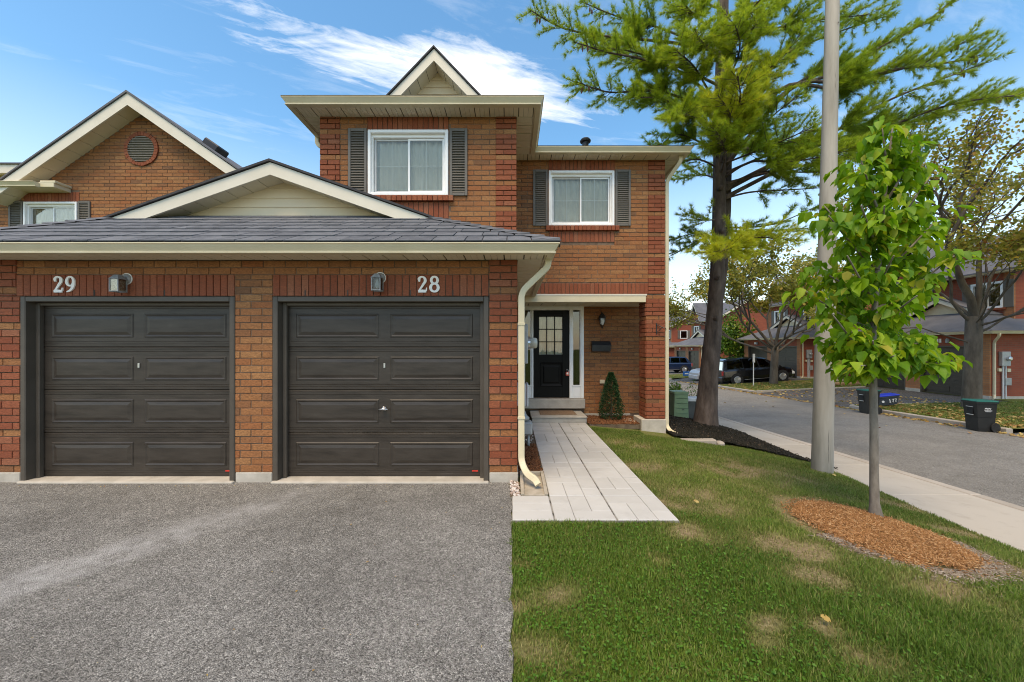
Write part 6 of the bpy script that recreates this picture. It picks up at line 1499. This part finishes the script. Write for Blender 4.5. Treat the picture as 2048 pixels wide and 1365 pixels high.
for (sy_, path, dens, br_) in LIMB:
    x0_ = float(np.interp(sy_, [-420, 60, 330, 440, 600, 846], [1451, 1446, 1442, 1440, 1431, 1411]))
    P = [at(x0_, sy_, D0)] + [at(a, b_, c) for a, b_, c in path]
    C_ = catmull(P, 6); Ltot = sum((C_[i + 1] - C_[i]).length for i in range(len(C_) - 1))
    r0_ = .010 + .0055 * Ltot
    rr = [r0_ * (1 - .85 * i / (len(C_) - 1)) + .004 for i in range(len(C_))]
    obj('limb', MB().tube(C_, rr, 7), 'bark_pine', pn, smooth=True)
    acc = 0.0
    for i in range(len(C_) - 1):
        seg = C_[i + 1] - C_[i]; f = i / (len(C_) - 1); acc += seg.length
        start = .34 if Ltot > 2.2 else .2
        if f < start: continue
        step = .057 / dens
        while acc > 0:
            acc -= step
            p = C_[i] + seg * rp.random(); d = seg.normalized()
            sd = rp.choice((-1, 1)); hor = d.cross(Vector((0, 0, 1))).normalized() * sd
            ang = rp.uniform(.5, 1.15); tw = (d * math.cos(ang) + hor * math.sin(ang) * rp.uniform(.5, 1) + Vector((0, 0, rp.uniform(-.5, .6)))).normalized()
            ln_ = rp.uniform(.22, .74) * (1.15 - .6 * f) * (1 if Ltot > 1.5 else .8)
            q = p + tw * ln_ + Vector((0, 0, .04)); mid_ = (p + q) / 2 + Vector((0, 0, -.02))
            twb.tube([p, mid_, q], [.007, .005, .003], 4, cap=False)
            nt = max(2, int(ln_ / .075))
            for k in range(nt + 1):
                t_ = .25 + .75 * k / nt; c = p.lerp(q, t_)
                for _ in range(2 if t_ < .95 else 3):
                    dd = (tw + Vector((rp.gauss(0, .45), rp.gauss(0, .45), rp.gauss(0, .35) + .12))).normalized()
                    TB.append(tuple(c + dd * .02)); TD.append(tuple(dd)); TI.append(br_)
    if path[-1][0] > 1850 or path[-1][0] < 1170: TIPS.append((C_[-3], 3 if path[-1][0] > 1850 else 2))
    for k in range(5):
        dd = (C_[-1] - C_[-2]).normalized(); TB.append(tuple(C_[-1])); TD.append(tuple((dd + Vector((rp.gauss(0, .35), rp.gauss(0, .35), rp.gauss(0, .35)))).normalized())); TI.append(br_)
obj('twigs', twb, 'twig', pn, kind='stuff')
TB = np.array(TB); TD = np.array(TD); TI = np.array(TI); n = len(TB); K = 20
base = np.repeat(TB, K, 0); dr = np.repeat(TD, K, 0); nn = n * K
dr = unit(dr * 1.15 + NR.normal(0, .42, (nn, 3))); up_ = unit(NR.normal(0, 1, (nn, 3)))
base = base + dr * .004 + NR.normal(0, .006, (nn, 3))
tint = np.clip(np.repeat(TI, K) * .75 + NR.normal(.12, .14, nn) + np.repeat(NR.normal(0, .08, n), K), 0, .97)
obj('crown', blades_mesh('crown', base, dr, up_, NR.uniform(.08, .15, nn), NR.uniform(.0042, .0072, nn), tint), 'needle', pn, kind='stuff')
print('needles', nn)
for (p, cnt) in TIPS:
    for _ in range(cnt):
        p0 = p + Vector((rp.uniform(-.12, .05), rp.uniform(-.05, .05), -.01)); q = p0 + Vector((rp.uniform(-.02, .02), 0, -.13)); obj('cone', MB().tube([p0 + Vector((0, 0, .03)), p0, p0.lerp(q, .25), p0.lerp(q, .6), q], [.003, .006, .02, .022, .006], 7), 'cone', pn)

# ------------------------------------------------------------------ young broadleaf tree on the lawn
YB = Vector((3.97, 4.17, 0)); YB.z = gz(YB.x, YB.y) + .02
yt = thing('young_tree', 'young tree with large bright green leaves growing in the bark ring', 'tree', YB)
DY_ = 4.17
ty = [(1752, 1052, .075), (1752, 1035, .065), (1749, 1005, .043), (1748, 930, .038), (1748, 850, .036), (1746, 760, .034), (1745, 690, .031), (1750, 610, .027), (1757, 530, .024), (1764, 450, .021), (1772, 370, .016), (1780, 300, .011), (1786, 250, .006)]
TP = [at(a, b_, DY_) for a, b_, _ in ty]
obj('trunk', MB().tube(TP, [r_ for *_, r_ in ty], 14), 'bark_young', yt, smooth=True)
ry = random.Random(21); LP = []; LA = []
def trunk_at(py): 
    ys_ = [b_ for _, b_, _ in ty][::-1]; xs_ = [a for a, _, _ in ty][::-1]
    return at(float(np.interp(py, ys_, xs_)), py, DY_)
BR = [(740, 1690, 700, -.25), (745, 1640, 690, .1), (715, 1720, 740, -.6), (720, 1660, 640, -.55), (700, 1830, 690, -.35), (690, 1870, 690, .15), (705, 1900, 720, -.1), (660, 1600, 590, -.1), (650, 1640, 560, .45), (640, 1880, 560, .35), (640, 1840, 600, -.7), (620, 1920, 520, -.2), (600, 1690, 520, -.65), (590, 1615, 540, .2),
      (560, 1850, 470, .5), (550, 1890, 440, -.1), (540, 1650, 440, -.3), (520, 1640, 420, .25), (500, 1720, 420, -.6), (480, 1840, 400, -.5), (470, 1870, 360, .1), (450, 1700, 350, .3), (440, 1720, 330, -.25), (410, 1830, 310, -.15), (390, 1760, 300, .3), (370, 1810, 280, .05), (340, 1765, 265, -.1), (690, 1780, 640, .6), (600, 1760, 540, .65), (680, 1745, 690, -.75), (560, 1790, 520, -.75), (470, 1770, 420, -.6), (720, 1790, 720, -.55), (700, 1890, 735, -.2)]
for (s0, ex_, ey_, dd) in BR:
    a = trunk_at(s0); e = at(1755 + (ex_ - 1755) * .93, ey_ - 8, DY_ + dd * .93); m1 = a.lerp(e, .45) + Vector((0, 0, -.04)); C_ = catmull([a, m1, e], 5); n = len(C_)
    obj('branch', MB().tube(C_, [.014 * (1 - .8 * i / (n - 1)) + .003 for i in range(n)], 7), 'bark_young', yt, smooth=True)
    L_ = (e - a).length
    for i in range(n):
        f = i / (n - 1)
        if f < .25: continue
        for _ in range(6):
            sd = Vector((ry.gauss(0, 1), ry.gauss(0, 1), ry.gauss(0, .6))).normalized() * ry.uniform(.03, .20) * (1.1 - .3 * f); c = C_[i] + sd
            for _ in range(2):
                LP.append(tuple(c + Vector((ry.gauss(0, .035), ry.gauss(0, .035), ry.gauss(0, .03))))); out = sd.normalized()
                LA.append((out.x * .8 + ry.gauss(0, .3), out.y * .8 + ry.gauss(0, .3), -.75 + ry.gauss(0, .35)))
for k in range(26):
    c = trunk_at(ry.uniform(236, 420)) + Vector((ry.gauss(0, .09), ry.gauss(0, .09), 0)); LP.append(tuple(c)); LA.append((ry.gauss(0, .6), ry.gauss(0, .6), -.6))
LP = np.array(LP); LA = np.array(LA); n = len(LP)
LN = unit(np.stack([LA[:, 0] * .9 + NR.normal(0, .35, n), LA[:, 1] * .9 + NR.normal(0, .35, n), np.abs(NR.normal(.8, .3, n))], 1)); LN = unit(LN - unit(LA) * np.sum(LN * unit(LA), 1)[:, None])
LL = NR.uniform(.07, .155, n); order = np.argsort(LP[:, 1]); near = order[:300]; rest = order[300:]
one = leaf_cards('leaf', np.zeros((1, 3)), np.array([[0, 0, 1.]]), np.array([[0, 1., 0]]), np.ones(1), np.full(1, .8), np.zeros(1)); one.materials.append(M['leaf_young'])
for i in near:
    o = bpy.data.objects.new('leaf', one); link(o, yt); A_ = Vector(unit(LA[i])); N_ = Vector(LN[i]); S_ = A_.cross(N_)
    o.matrix_local = INV[yt.name].inverted() @ (Matrix.Translation(LP[i]) @ Matrix((S_, A_, N_)).transposed().to_4x4() @ Matrix.Scale(LL[i], 4)) if False else (Matrix.Translation(LP[i]) @ Matrix((S_, A_, N_)).transposed().to_4x4() @ Matrix.Scale(float(LL[i]), 4))
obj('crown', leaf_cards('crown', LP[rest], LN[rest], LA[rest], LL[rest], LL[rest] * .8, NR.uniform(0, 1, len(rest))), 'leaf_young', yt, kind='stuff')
print('leaves', n)

# ------------------------------------------------------------------ maples across the road
def maple(name, lab, base, first, mat, sd, crown, leafn, scale, lean, leafsz, rt, levels=5):
    o = thing(name, lab, 'tree', base, group='maples on the far verge'); r = random.Random(sd); tips = []; mb = MB()
    tr = [Vector(base) + Vector((0, 0, -.2)), Vector(base) + Vector((0, 0, .1)), Vector(base) + Vector((lean * .5, 0, first * .5)), Vector(base) + Vector((lean, 0, first))]
    obj('trunk', MB().tube(tr, [rt * 1.35, rt * 1.12, rt, rt * .95], 14), 'bark_maple', o, smooth=True)
    def grow(p, d, L_, r_, lv):
        n_ = 4; pts = [p]; dd = d.copy()
        for k in range(n_):
            dd = (dd + Vector((r.gauss(0, .13), r.gauss(0, .13), r.gauss(0, .10) + .05))).normalized(); pts.append(pts[-1] + dd * L_ / n_)
        mb_ = MB() if lv >= levels - 1 else mb
        mb_.tube(pts, [r_ * (1 - .1 * k) for k in range(n_ + 1)], 8 if lv > 2 else 5, cap=False)
        if mb_ is not mb: obj('limb', mb_, 'bark_maple', o, smooth=True)
        if lv <= 2: tips.extend(pts[1:])
        if lv <= 1: return
        kids = r.choice((2, 3)) if lv > 2 else 3
        for k in range(kids):
            a = r.uniform(0, 6.28); sp_ = r.uniform(.35, .8) if lv < levels else r.uniform(.3, .7)
            t1 = dd.orthogonal().normalized(); t2 = dd.cross(t1); nd = (dd * math.cos(sp_) + (t1 * math.cos(a) + t2 * math.sin(a)) * math.sin(sp_)); nd.z *= scale[2]; nd = Vector((nd.x * scale[0], nd.y * scale[1], nd.z)).normalized()
            grow(pts[-1] if k < 2 else pts[-2], nd, L_ * r.uniform(.62, .86), r_ * r.uniform(.55, .72), lv - 1)
    for (dx, dy, dz, L_, rk, h0) in crown:
        grow(tr[-1] + Vector((0, 0, -first * h0)), Vector((dx, dy, dz)).normalized(), L_, rt * rk, levels)
    obj('branches', mb, 'bark_maple', o, smooth=True, kind='stuff')
    T_ = np.array([tuple(t_) for t_ in tips]); idx = NR.integers(0, len(T_), leafn); P_ = T_[idx] + NR.normal(0, .17, (leafn, 3)); Nn = unit(NR.normal(0, .6, (leafn, 3)) + np.array([0, -.2, .8])); Aa = unit(NR.normal(0, 1, (leafn, 3)) + np.array([0, 0, -.5])); Nn = unit(Nn - Aa * np.sum(Nn * Aa, 1)[:, None])
    LL_ = NR.uniform(.6, 1.25, leafn) * leafsz; patch_ = np.repeat(NR.normal(0, .16, len(T_))[:, None], 1, 1)[idx, 0]
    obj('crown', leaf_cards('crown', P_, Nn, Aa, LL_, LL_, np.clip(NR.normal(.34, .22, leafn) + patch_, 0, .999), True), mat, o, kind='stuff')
    print(name, len(tips))
maple('maple_tree', 'large old maple with bronze green leaves behind the right bin', (16.75, 14.0, zr(16.75, 14) - .02), 3.35, 'leaf_maple', 5,
      [(-.12, .1, 1, 2.6, .55, 0), (.2, -.1, 1, 2.6, .42, 0), (-.7, -.1, .9, 2.4, .24, .1), (.8, .1, .85, 2.4, .26, .08), (.1, .6, .9, 2.1, .24, .05), (-.85, .25, .35, 1.9, .15, .3), (.2, -.8, .7, 2.0, .2, .1), (.9, -.3, .5, 2.1, .18, .2), (.9, -.6, .25, 1.9, .14, .1), (.4, -.9, .3, 1.8, .14, .12), (-.3, -.9, .4, 1.7, .13, .1)], 32000, (1, 1, 1.0), .1, .10, .235)
maple('maple_tree', 'smaller maple with thin yellow brown leaves before the minivan garage', (16.55, 24.3, zr(16.55, 24.3)), 2.35, 'leaf_olive', 9,
      [(-.9, -.1, .75, 2.6, .5, .05), (.85, .1, .65, 2.6, .48, .05), (.1, -.3, 1, 2.2, .5, 0), (-1, .2, .35, 2.9, .38, .2), (1, -.2, .35, 2.8, .38, .2), (.0, .7, .8, 2.2, .4, 0), (-.6, -.8, .5, 2.4, .36, .1), (-.9, .5, .6, 2.8, .4, .1)], 24000, (1.15, 1.05, .85), .1, .14, .21)
def bushy(name, lab, cat, centre, rad_, nleaf, mat, leafsz, sd, stems=6):
    r = random.Random(sd); o = thing(name, lab, cat, (centre[0], centre[1], centre[2])); mb = MB(); tips = []
    for k in range(stems):
        a = r.uniform(0, 6.28); e = Vector(centre) + Vector((math.cos(a) * rad_[0] * .6, math.sin(a) * rad_[1] * .6, rad_[2] * r.uniform(1.0, 1.8))); C_ = catmull([Vector(centre), Vector(centre).lerp(e, .5) + Vector((0, 0, .2 * rad_[2])), e], 4)
        mb.tube(C_, [.05 * rad_[2] * (1 - .15 * i) * .5 + .006 for i in range(len(C_))][:len(C_)], 6, cap=False)
    obj('stems', mb, 'twig', o, kind='stuff')
    cl_ = [(r.gauss(0, .5), r.gauss(0, .5), r.gauss(1.0, .42)) for _ in range(42)]
    cl_ = [c for c in cl_ if (c[0] ** 2 + c[1] ** 2 + (c[2] - 1) ** 2) < 1.1]
    idx = NR.integers(0, len(cl_), nleaf); P_ = (np.array(cl_)[idx] + NR.normal(0, .17, (nleaf, 3))) * np.array(rad_) + np.array(centre)
    Nn = unit(NR.normal(0, .6, (nleaf, 3)) + np.array([0, -.2, .8])); Aa = unit(NR.normal(0, 1, (nleaf, 3))); Nn = unit(Nn - Aa * np.sum(Nn * Aa, 1)[:, None]); LL_ = NR.uniform(.7, 1.2, nleaf) * leafsz
    obj('crown', leaf_cards('crown', P_, Nn, Aa, LL_, LL_ * .8, np.clip(NR.normal(.5, .2, nleaf) + NR.normal(0, .15, len(cl_))[idx], 0, .999)), mat, o, kind='stuff'); return o
bushy('leafy_tree', 'bright green bushy tree between the pine trunk and the minivan', 'tree', (at(1468, 720, 34).x, 34, -.7), (1.75, 1.5, 2.5), 4200, 'leaf_green', .22, 4)
bushy('low_shrub', 'small yellow green shrub beside the porch pillar, in front of the dark blue car', 'shrub', (at(1342, 762, 12.6).x, 12.6, -.35), (.34, .3, .42), 700, 'leaf_green', .075, 8)
# thin arching shrub behind the utility boxes
sh = thing('arching_shrub', 'thin twiggy shrub with a few yellow leaves behind the green pedestal', 'shrub', (5.0, 11.9, -.5)); mb = MB(); tp_ = []
r = random.Random(14)
for k in range(46):
    b_ = Vector((r.uniform(4.7, 5.7), r.uniform(11.4, 12.2), -.5)); a = r.uniform(-1, 1); e = b_ + Vector((a * .6, r.uniform(-.3, .3), r.uniform(.55, 1.15))); C_ = catmull([b_, b_.lerp(e, .5) + Vector((-a * .12, 0, .18)), e], 4)
    mb.tube(C_, [.008 - .0008 * i for i in range(len(C_))], 4, cap=False); tp_ += [tuple(c) for c in C_[4:]]
obj('stems', mb, 'bark_maple', sh, kind='stuff')
T_ = np.array(tp_); nl = 700; idx = NR.integers(0, len(T_), nl); Aa = unit(NR.normal(0, 1, (nl, 3))); Nn = unit(NR.normal(0, 1, (nl, 3))); Nn = unit(Nn - Aa * np.sum(Nn * Aa, 1)[:, None]); LL_ = NR.uniform(.03, .065, nl)
obj('crown', leaf_cards('crown', T_[idx] + NR.normal(0, .04, (nl, 3)), Nn, Aa, LL_, LL_ * .7, NR.uniform(.4, 1, nl)), 'leaf_green', sh, kind='stuff')
# clipped cone shrub in the porch bed
tc_ = at(1222, 838, 8.55); tc_.z = .03
tpz = thing('cone_shrub', 'small dark green cone shaped shrub in the porch bed', 'shrub', tc_)
obj('stem', MB().tube([tc_ + Vector((0, 0, -.05)), tc_ + Vector((.01, 0, .3)), tc_ + Vector((.0, .01, .9))], [.025, .018, .006], 8), 'twig', tpz)
n = 5200; h_ = NR.uniform(0, 1, n) ** .9; prof = np.interp(h_, [0, .1, .25, .5, .8, 1], [.20, .255, .25, .19, .115, .03]); th = NR.uniform(0, 6.283, n); lump = 1 + .10 * np.sin(th * 5 + h_ * 11) + .07 * np.sin(th * 9 - h_ * 23); rr_ = prof * lump * NR.uniform(.72, 1.03, n)
P_ = np.stack([tc_.x + rr_ * np.cos(th), tc_.y + rr_ * np.sin(th), tc_.z + h_ * 1.03], 1); Aa = unit(np.stack([np.cos(th), np.sin(th), np.full(n, .9)], 1) + NR.normal(0, .5, (n, 3))); Nn = unit(NR.normal(0, 1, (n, 3)) + np.array([0, 0, .6])); Nn = unit(Nn - Aa * np.sum(Nn * Aa, 1)[:, None])
obj('crown', leaf_cards('crown', P_, Nn, Aa, NR.uniform(.022, .042, n), NR.uniform(.014, .024, n), np.clip(NR.normal(.45, .25, n), 0, .99)), 'leaf_box', tpz, kind='stuff')
# far-off wood that closes the view between the houses
n = 9000; cl_ = np.stack([NR.uniform(15, 90, 90), NR.uniform(78, 96, 90), NR.uniform(0, 6.5, 90)], 1); idx = NR.integers(0, 90, n); P_ = cl_[idx] + NR.normal(0, 1.6, (n, 3)); Aa = unit(NR.normal(0, 1, (n, 3))); Nn = unit(NR.normal(0, 1, (n, 3)) + np.array([0, -.4, .6])); Nn = unit(Nn - Aa * np.sum(Nn * Aa, 1)[:, None])
o = obj('distant_wood', leaf_cards('distant_wood', P_, Nn, Aa, NR.uniform(.7, 1.5, n), NR.uniform(.6, 1.2, n), NR.uniform(0, .6, n)), 'leaf_green', kind='stuff')

# ------------------------------------------------------------------ grass
def grass(name, x, y, z, h, w_, dry, tint):
    n = len(x); th = NR.uniform(0, 6.283, n); ln_ = NR.normal(.0, .55, n)
    a = np.stack([np.cos(th), np.sin(th), np.zeros(n)], 1); lean = np.stack([np.cos(th + 1.57) * ln_, np.sin(th + 1.57) * ln_, np.ones(n)], 1); lean = unit(lean)
    B = np.stack([x, y, z], 1); m_ = B + lean * (h * .55)[:, None]; tip = B + lean * (h * .8)[:, None] + np.stack([np.cos(th + 1.57) * ln_, np.sin(th + 1.57) * ln_, np.zeros(n)], 1) * (h * .55)[:, None]; tip[:, 2] += h * .12
    s_ = a * (w_ / 2)[:, None]
    V = np.stack([B - s_, B + s_, m_ + s_ * .8, m_ - s_ * .8, tip], 1); i0 = np.arange(n) * 5
    Q = np.stack([i0, i0 + 1, i0 + 2, i0 + 3], 1); T = np.stack([i0 + 3, i0 + 2, i0 + 4], 1)
    return obj(name, fast_mesh(name, V.reshape(-1, 3), quads=Q, tris=T, attrs={'tint': np.repeat(tint, 5), 'dry': np.repeat(dry, 5)}), 'grass_blade', kind='stuff')
gzv = np.vectorize(gz); xev = np.vectorize(xe)
N0 = 760000
y = 1.1 + 6.7 * NR.random(N0) ** 1.75; x = NR.uniform(-.03, 5.5, N0)
vis = (np.abs(x) < y * 1.45 + .9); inlawn = (x < xev(y) + .02) & (((y < 3.60) & (x > -.005 + .015 * np.sin(y * 17))) | ((y >= 3.60) & (x > 1.585)))
ring = np.hypot(x - MULCH_C[0], y - MULCH_C[1]) > MULCH_R * NR.uniform(.9, 1.15, N0)
bed_ = ~((y > 7.1) & (x > 4.3) & (y > 7.35 - (x - 4.7) * .65)) & ~((y > 7.5) & (x > 2.6)) & ~((y > 7.9) & (x < 2.85)) & ~((x > 3.25) & (x < 4.15) & (y > 7.38))
pole_ = np.hypot(x - 5.085, y - 6.3) > .17
dr_ = dryness(x, y)
keep = vis & inlawn & ring & bed_ & pole_ & (NR.random(N0) > .82 * np.clip((dr_ - .30) / .45, 0, 1))
x, y, dr_ = x[keep], y[keep], dr_[keep]; n = len(x); print('blades', n)
tuft = .5 + .5 * np.sin(x * 3.1 + 1.7 * np.sin(y * 2.3 + 1)) * np.sin(y * 3.7 + 1.3 * np.sin(x * 2.9)); long_ = np.clip((x - 1.2) / 1.5, 0, 1) * np.clip((3.3 - y) / 1.2, 0, 1)
h = NR.uniform(.018, .045, n) * (1 - .35 * dr_) * (.8 + .45 * tuft) * (1 + 1.7 * long_ * tuft ** 2) * (1 + .05 * y); w_ = NR.uniform(.0022, .0042, n) * (1 + .16 * y)
d = np.clip(dr_ * .8 - .06 + NR.normal(0, .14, n) + (NR.random(n) < .09) * .6, 0, 1)
tn = np.clip(NR.normal(.42, .20, n) + .25 * (tuft - .5) - .18 * long_ * tuft + .10 * np.sin(x * 1.3 + y * .9), 0, 1)
o = grass('grass', x, y, gzv(x, y) - .014, h, w_, d, tn); o['label'] = 'short green lawn grass with dry straw coloured patches'; o['category'] = 'grass'
# broad-leaved weeds and clover in the near lawn
n = 8000; y = 1.5 + 2.3 * NR.random(n) ** 1.3; x = .05 + 2.6 * NR.random(n); k = (dryness(x, y) < .33) & (NR.random(n) < np.clip(1.2 - .35 * x, .12, 1)) & ((y < 3.58) | (x > 1.62)); x, y = x[k], y[k]; n = len(x)
P_ = np.stack([x, y, gzv(x, y) + NR.uniform(.008, .026, n)], 1); Aa = unit(np.concatenate([NR.normal(0, 1, (n, 2)), NR.normal(.1, .25, (n, 1))], 1)); Nn = unit(NR.normal(0, .3, (n, 3)) + np.array([0, 0, 1])); Nn = unit(Nn - Aa * np.sum(Nn * Aa, 1)[:, None])
o = obj('clover', leaf_cards('clover', P_, Nn, Aa, NR.uniform(.010, .024, n), NR.uniform(.010, .022, n), np.clip(NR.normal(.3, .16, n), 0, .62)), 'leaf_clover', kind='stuff'); o['label'] = 'small round clover and weed leaves among the near lawn grass'; o['category'] = 'clover'
# longer grass on the far verges
xs_ = []; ys_ = []
for (a, b_), cnt in zip(ISL[:3], (42000, 24000, 9000)): xs_.append(NR.uniform(13.46, 19.9, cnt)); ys_.append(NR.uniform(a + .05, b_ - .05, cnt))
x = np.concatenate(xs_); y = np.concatenate(ys_); zrv = np.vectorize(zr); n = len(x); dd_ = .18 + .25 * np.abs(np.sin(x * 1.3 + y * 2.1))
o = grass('verge_grass', x, y, zrv(x, y) - .005, NR.uniform(.03, .07, n), NR.uniform(.012, .022, n), np.clip(dd_ + NR.normal(0, .15, n), 0, 1), np.clip(NR.normal(.45, .2, n), 0, 1)); o['label'] = 'grass on the verges across the road'; o['category'] = 'grass'
# fallen leaves: far verges, road edge, a few on our lawn
pts = []
rl = random.Random(6)
for _ in range(900): x, y = 13.5 + abs(rl.gauss(0, 2.2)), rl.uniform(10.4, 15.1); pts.append((min(x, 19.6), y, zr(min(x, 19.6), y) + .03))
for _ in range(500): x, y = rl.uniform(13.5, 19), rl.uniform(21.2, 25.2); pts.append((x, y, zr(x, y) + .03))
for _ in range(900): y = rl.uniform(9.5, 30); x = 13.22 - abs(rl.gauss(0, .16)); pts.append((x, y, zs(y) + .02))
for _ in range(420): y = rl.uniform(15.3, 21); x = rl.uniform(13.5, 18); pts.append((x, y, zr(x, y) - .01))
for _ in range(22): y = rl.uniform(8, 20); x = rl.uniform(9, 13); pts.append((x, y, zs(y) + .036))
P_ = np.array(pts); n = len(P_); Aa = unit(np.concatenate([NR.normal(0, 1, (n, 2)), NR.normal(0, .2, (n, 1))], 1)); Nn = unit(NR.normal(0, .35, (n, 3)) + np.array([0, 0, 1])); Nn = unit(Nn - Aa * np.sum(Nn * Aa, 1)[:, None]); LL_ = NR.uniform(.07, .13, n)
o = obj('fallen_leaves', leaf_cards('fallen_leaves', P_, Nn, Aa, LL_, LL_ * .9, NR.uniform(0, 1, n), True), 'litter', kind='stuff'); o['label'] = 'dry yellow leaves scattered on the far verge and road edge'; o['category'] = 'leaves'
for (px, py, lab) in ((1268, 1250, 'curled pale dead leaf on a bare patch of the near lawn'), (1390, 1010, 'brown dead leaf on the grass near the front walk'), (1668, 955, 'yellowish dead leaf at the foot of the concrete pole')):
    px = {1268: 1648}.get(px, px); Yq = 768 * 1.8 / (py - 693)
    for _ in range(5): Xq = (px - 1024) * Yq / 768; Yq = 768 * (CAMZ - gz(Xq, Yq)) / (py - 693)
    me = leaf_cards('dead_leaf', np.array([[Xq, Yq, gz(Xq, Yq) + .03], [Xq + .01, Yq, gz(Xq, Yq) + .035]]), np.array([[.2, -.5, .8], [-.5, -.3, .8]]), np.array([[1, .2, .1], [-.3, .9, .3]]), np.array([.045, .03]), np.array([.04, .025]), np.array([.7, .75]), True)
    tag(obj('dead_leaf', me, 'litter'), lab, 'leaf')

rl = random.Random(31); P_ = np.array([(-abs(rl.gauss(0, 1.6)) - .05, rl.uniform(1.6, 4.5), .006) for _ in range(46)] + [(rl.uniform(-6, -.1), 4.55 + rl.uniform(-.06, .0), .006) for _ in range(40)]); n = len(P_)
Aa = unit(np.concatenate([NR.normal(0, 1, (n, 2)), NR.normal(0, .1, (n, 1))], 1)); Nn = unit(NR.normal(0, .3, (n, 3)) + np.array([0, 0, 1])); Nn = unit(Nn - Aa * np.sum(Nn * Aa, 1)[:, None]); LL_ = NR.uniform(.006, .022, n)
o = obj('driveway_litter', leaf_cards('driveway_litter', P_, Nn, Aa, LL_, LL_ * .6, NR.uniform(0, 1, n)), 'litter', kind='stuff'); o['label'] = 'tiny dry leaf bits strewn on the driveway'; o['category'] = 'leaves'
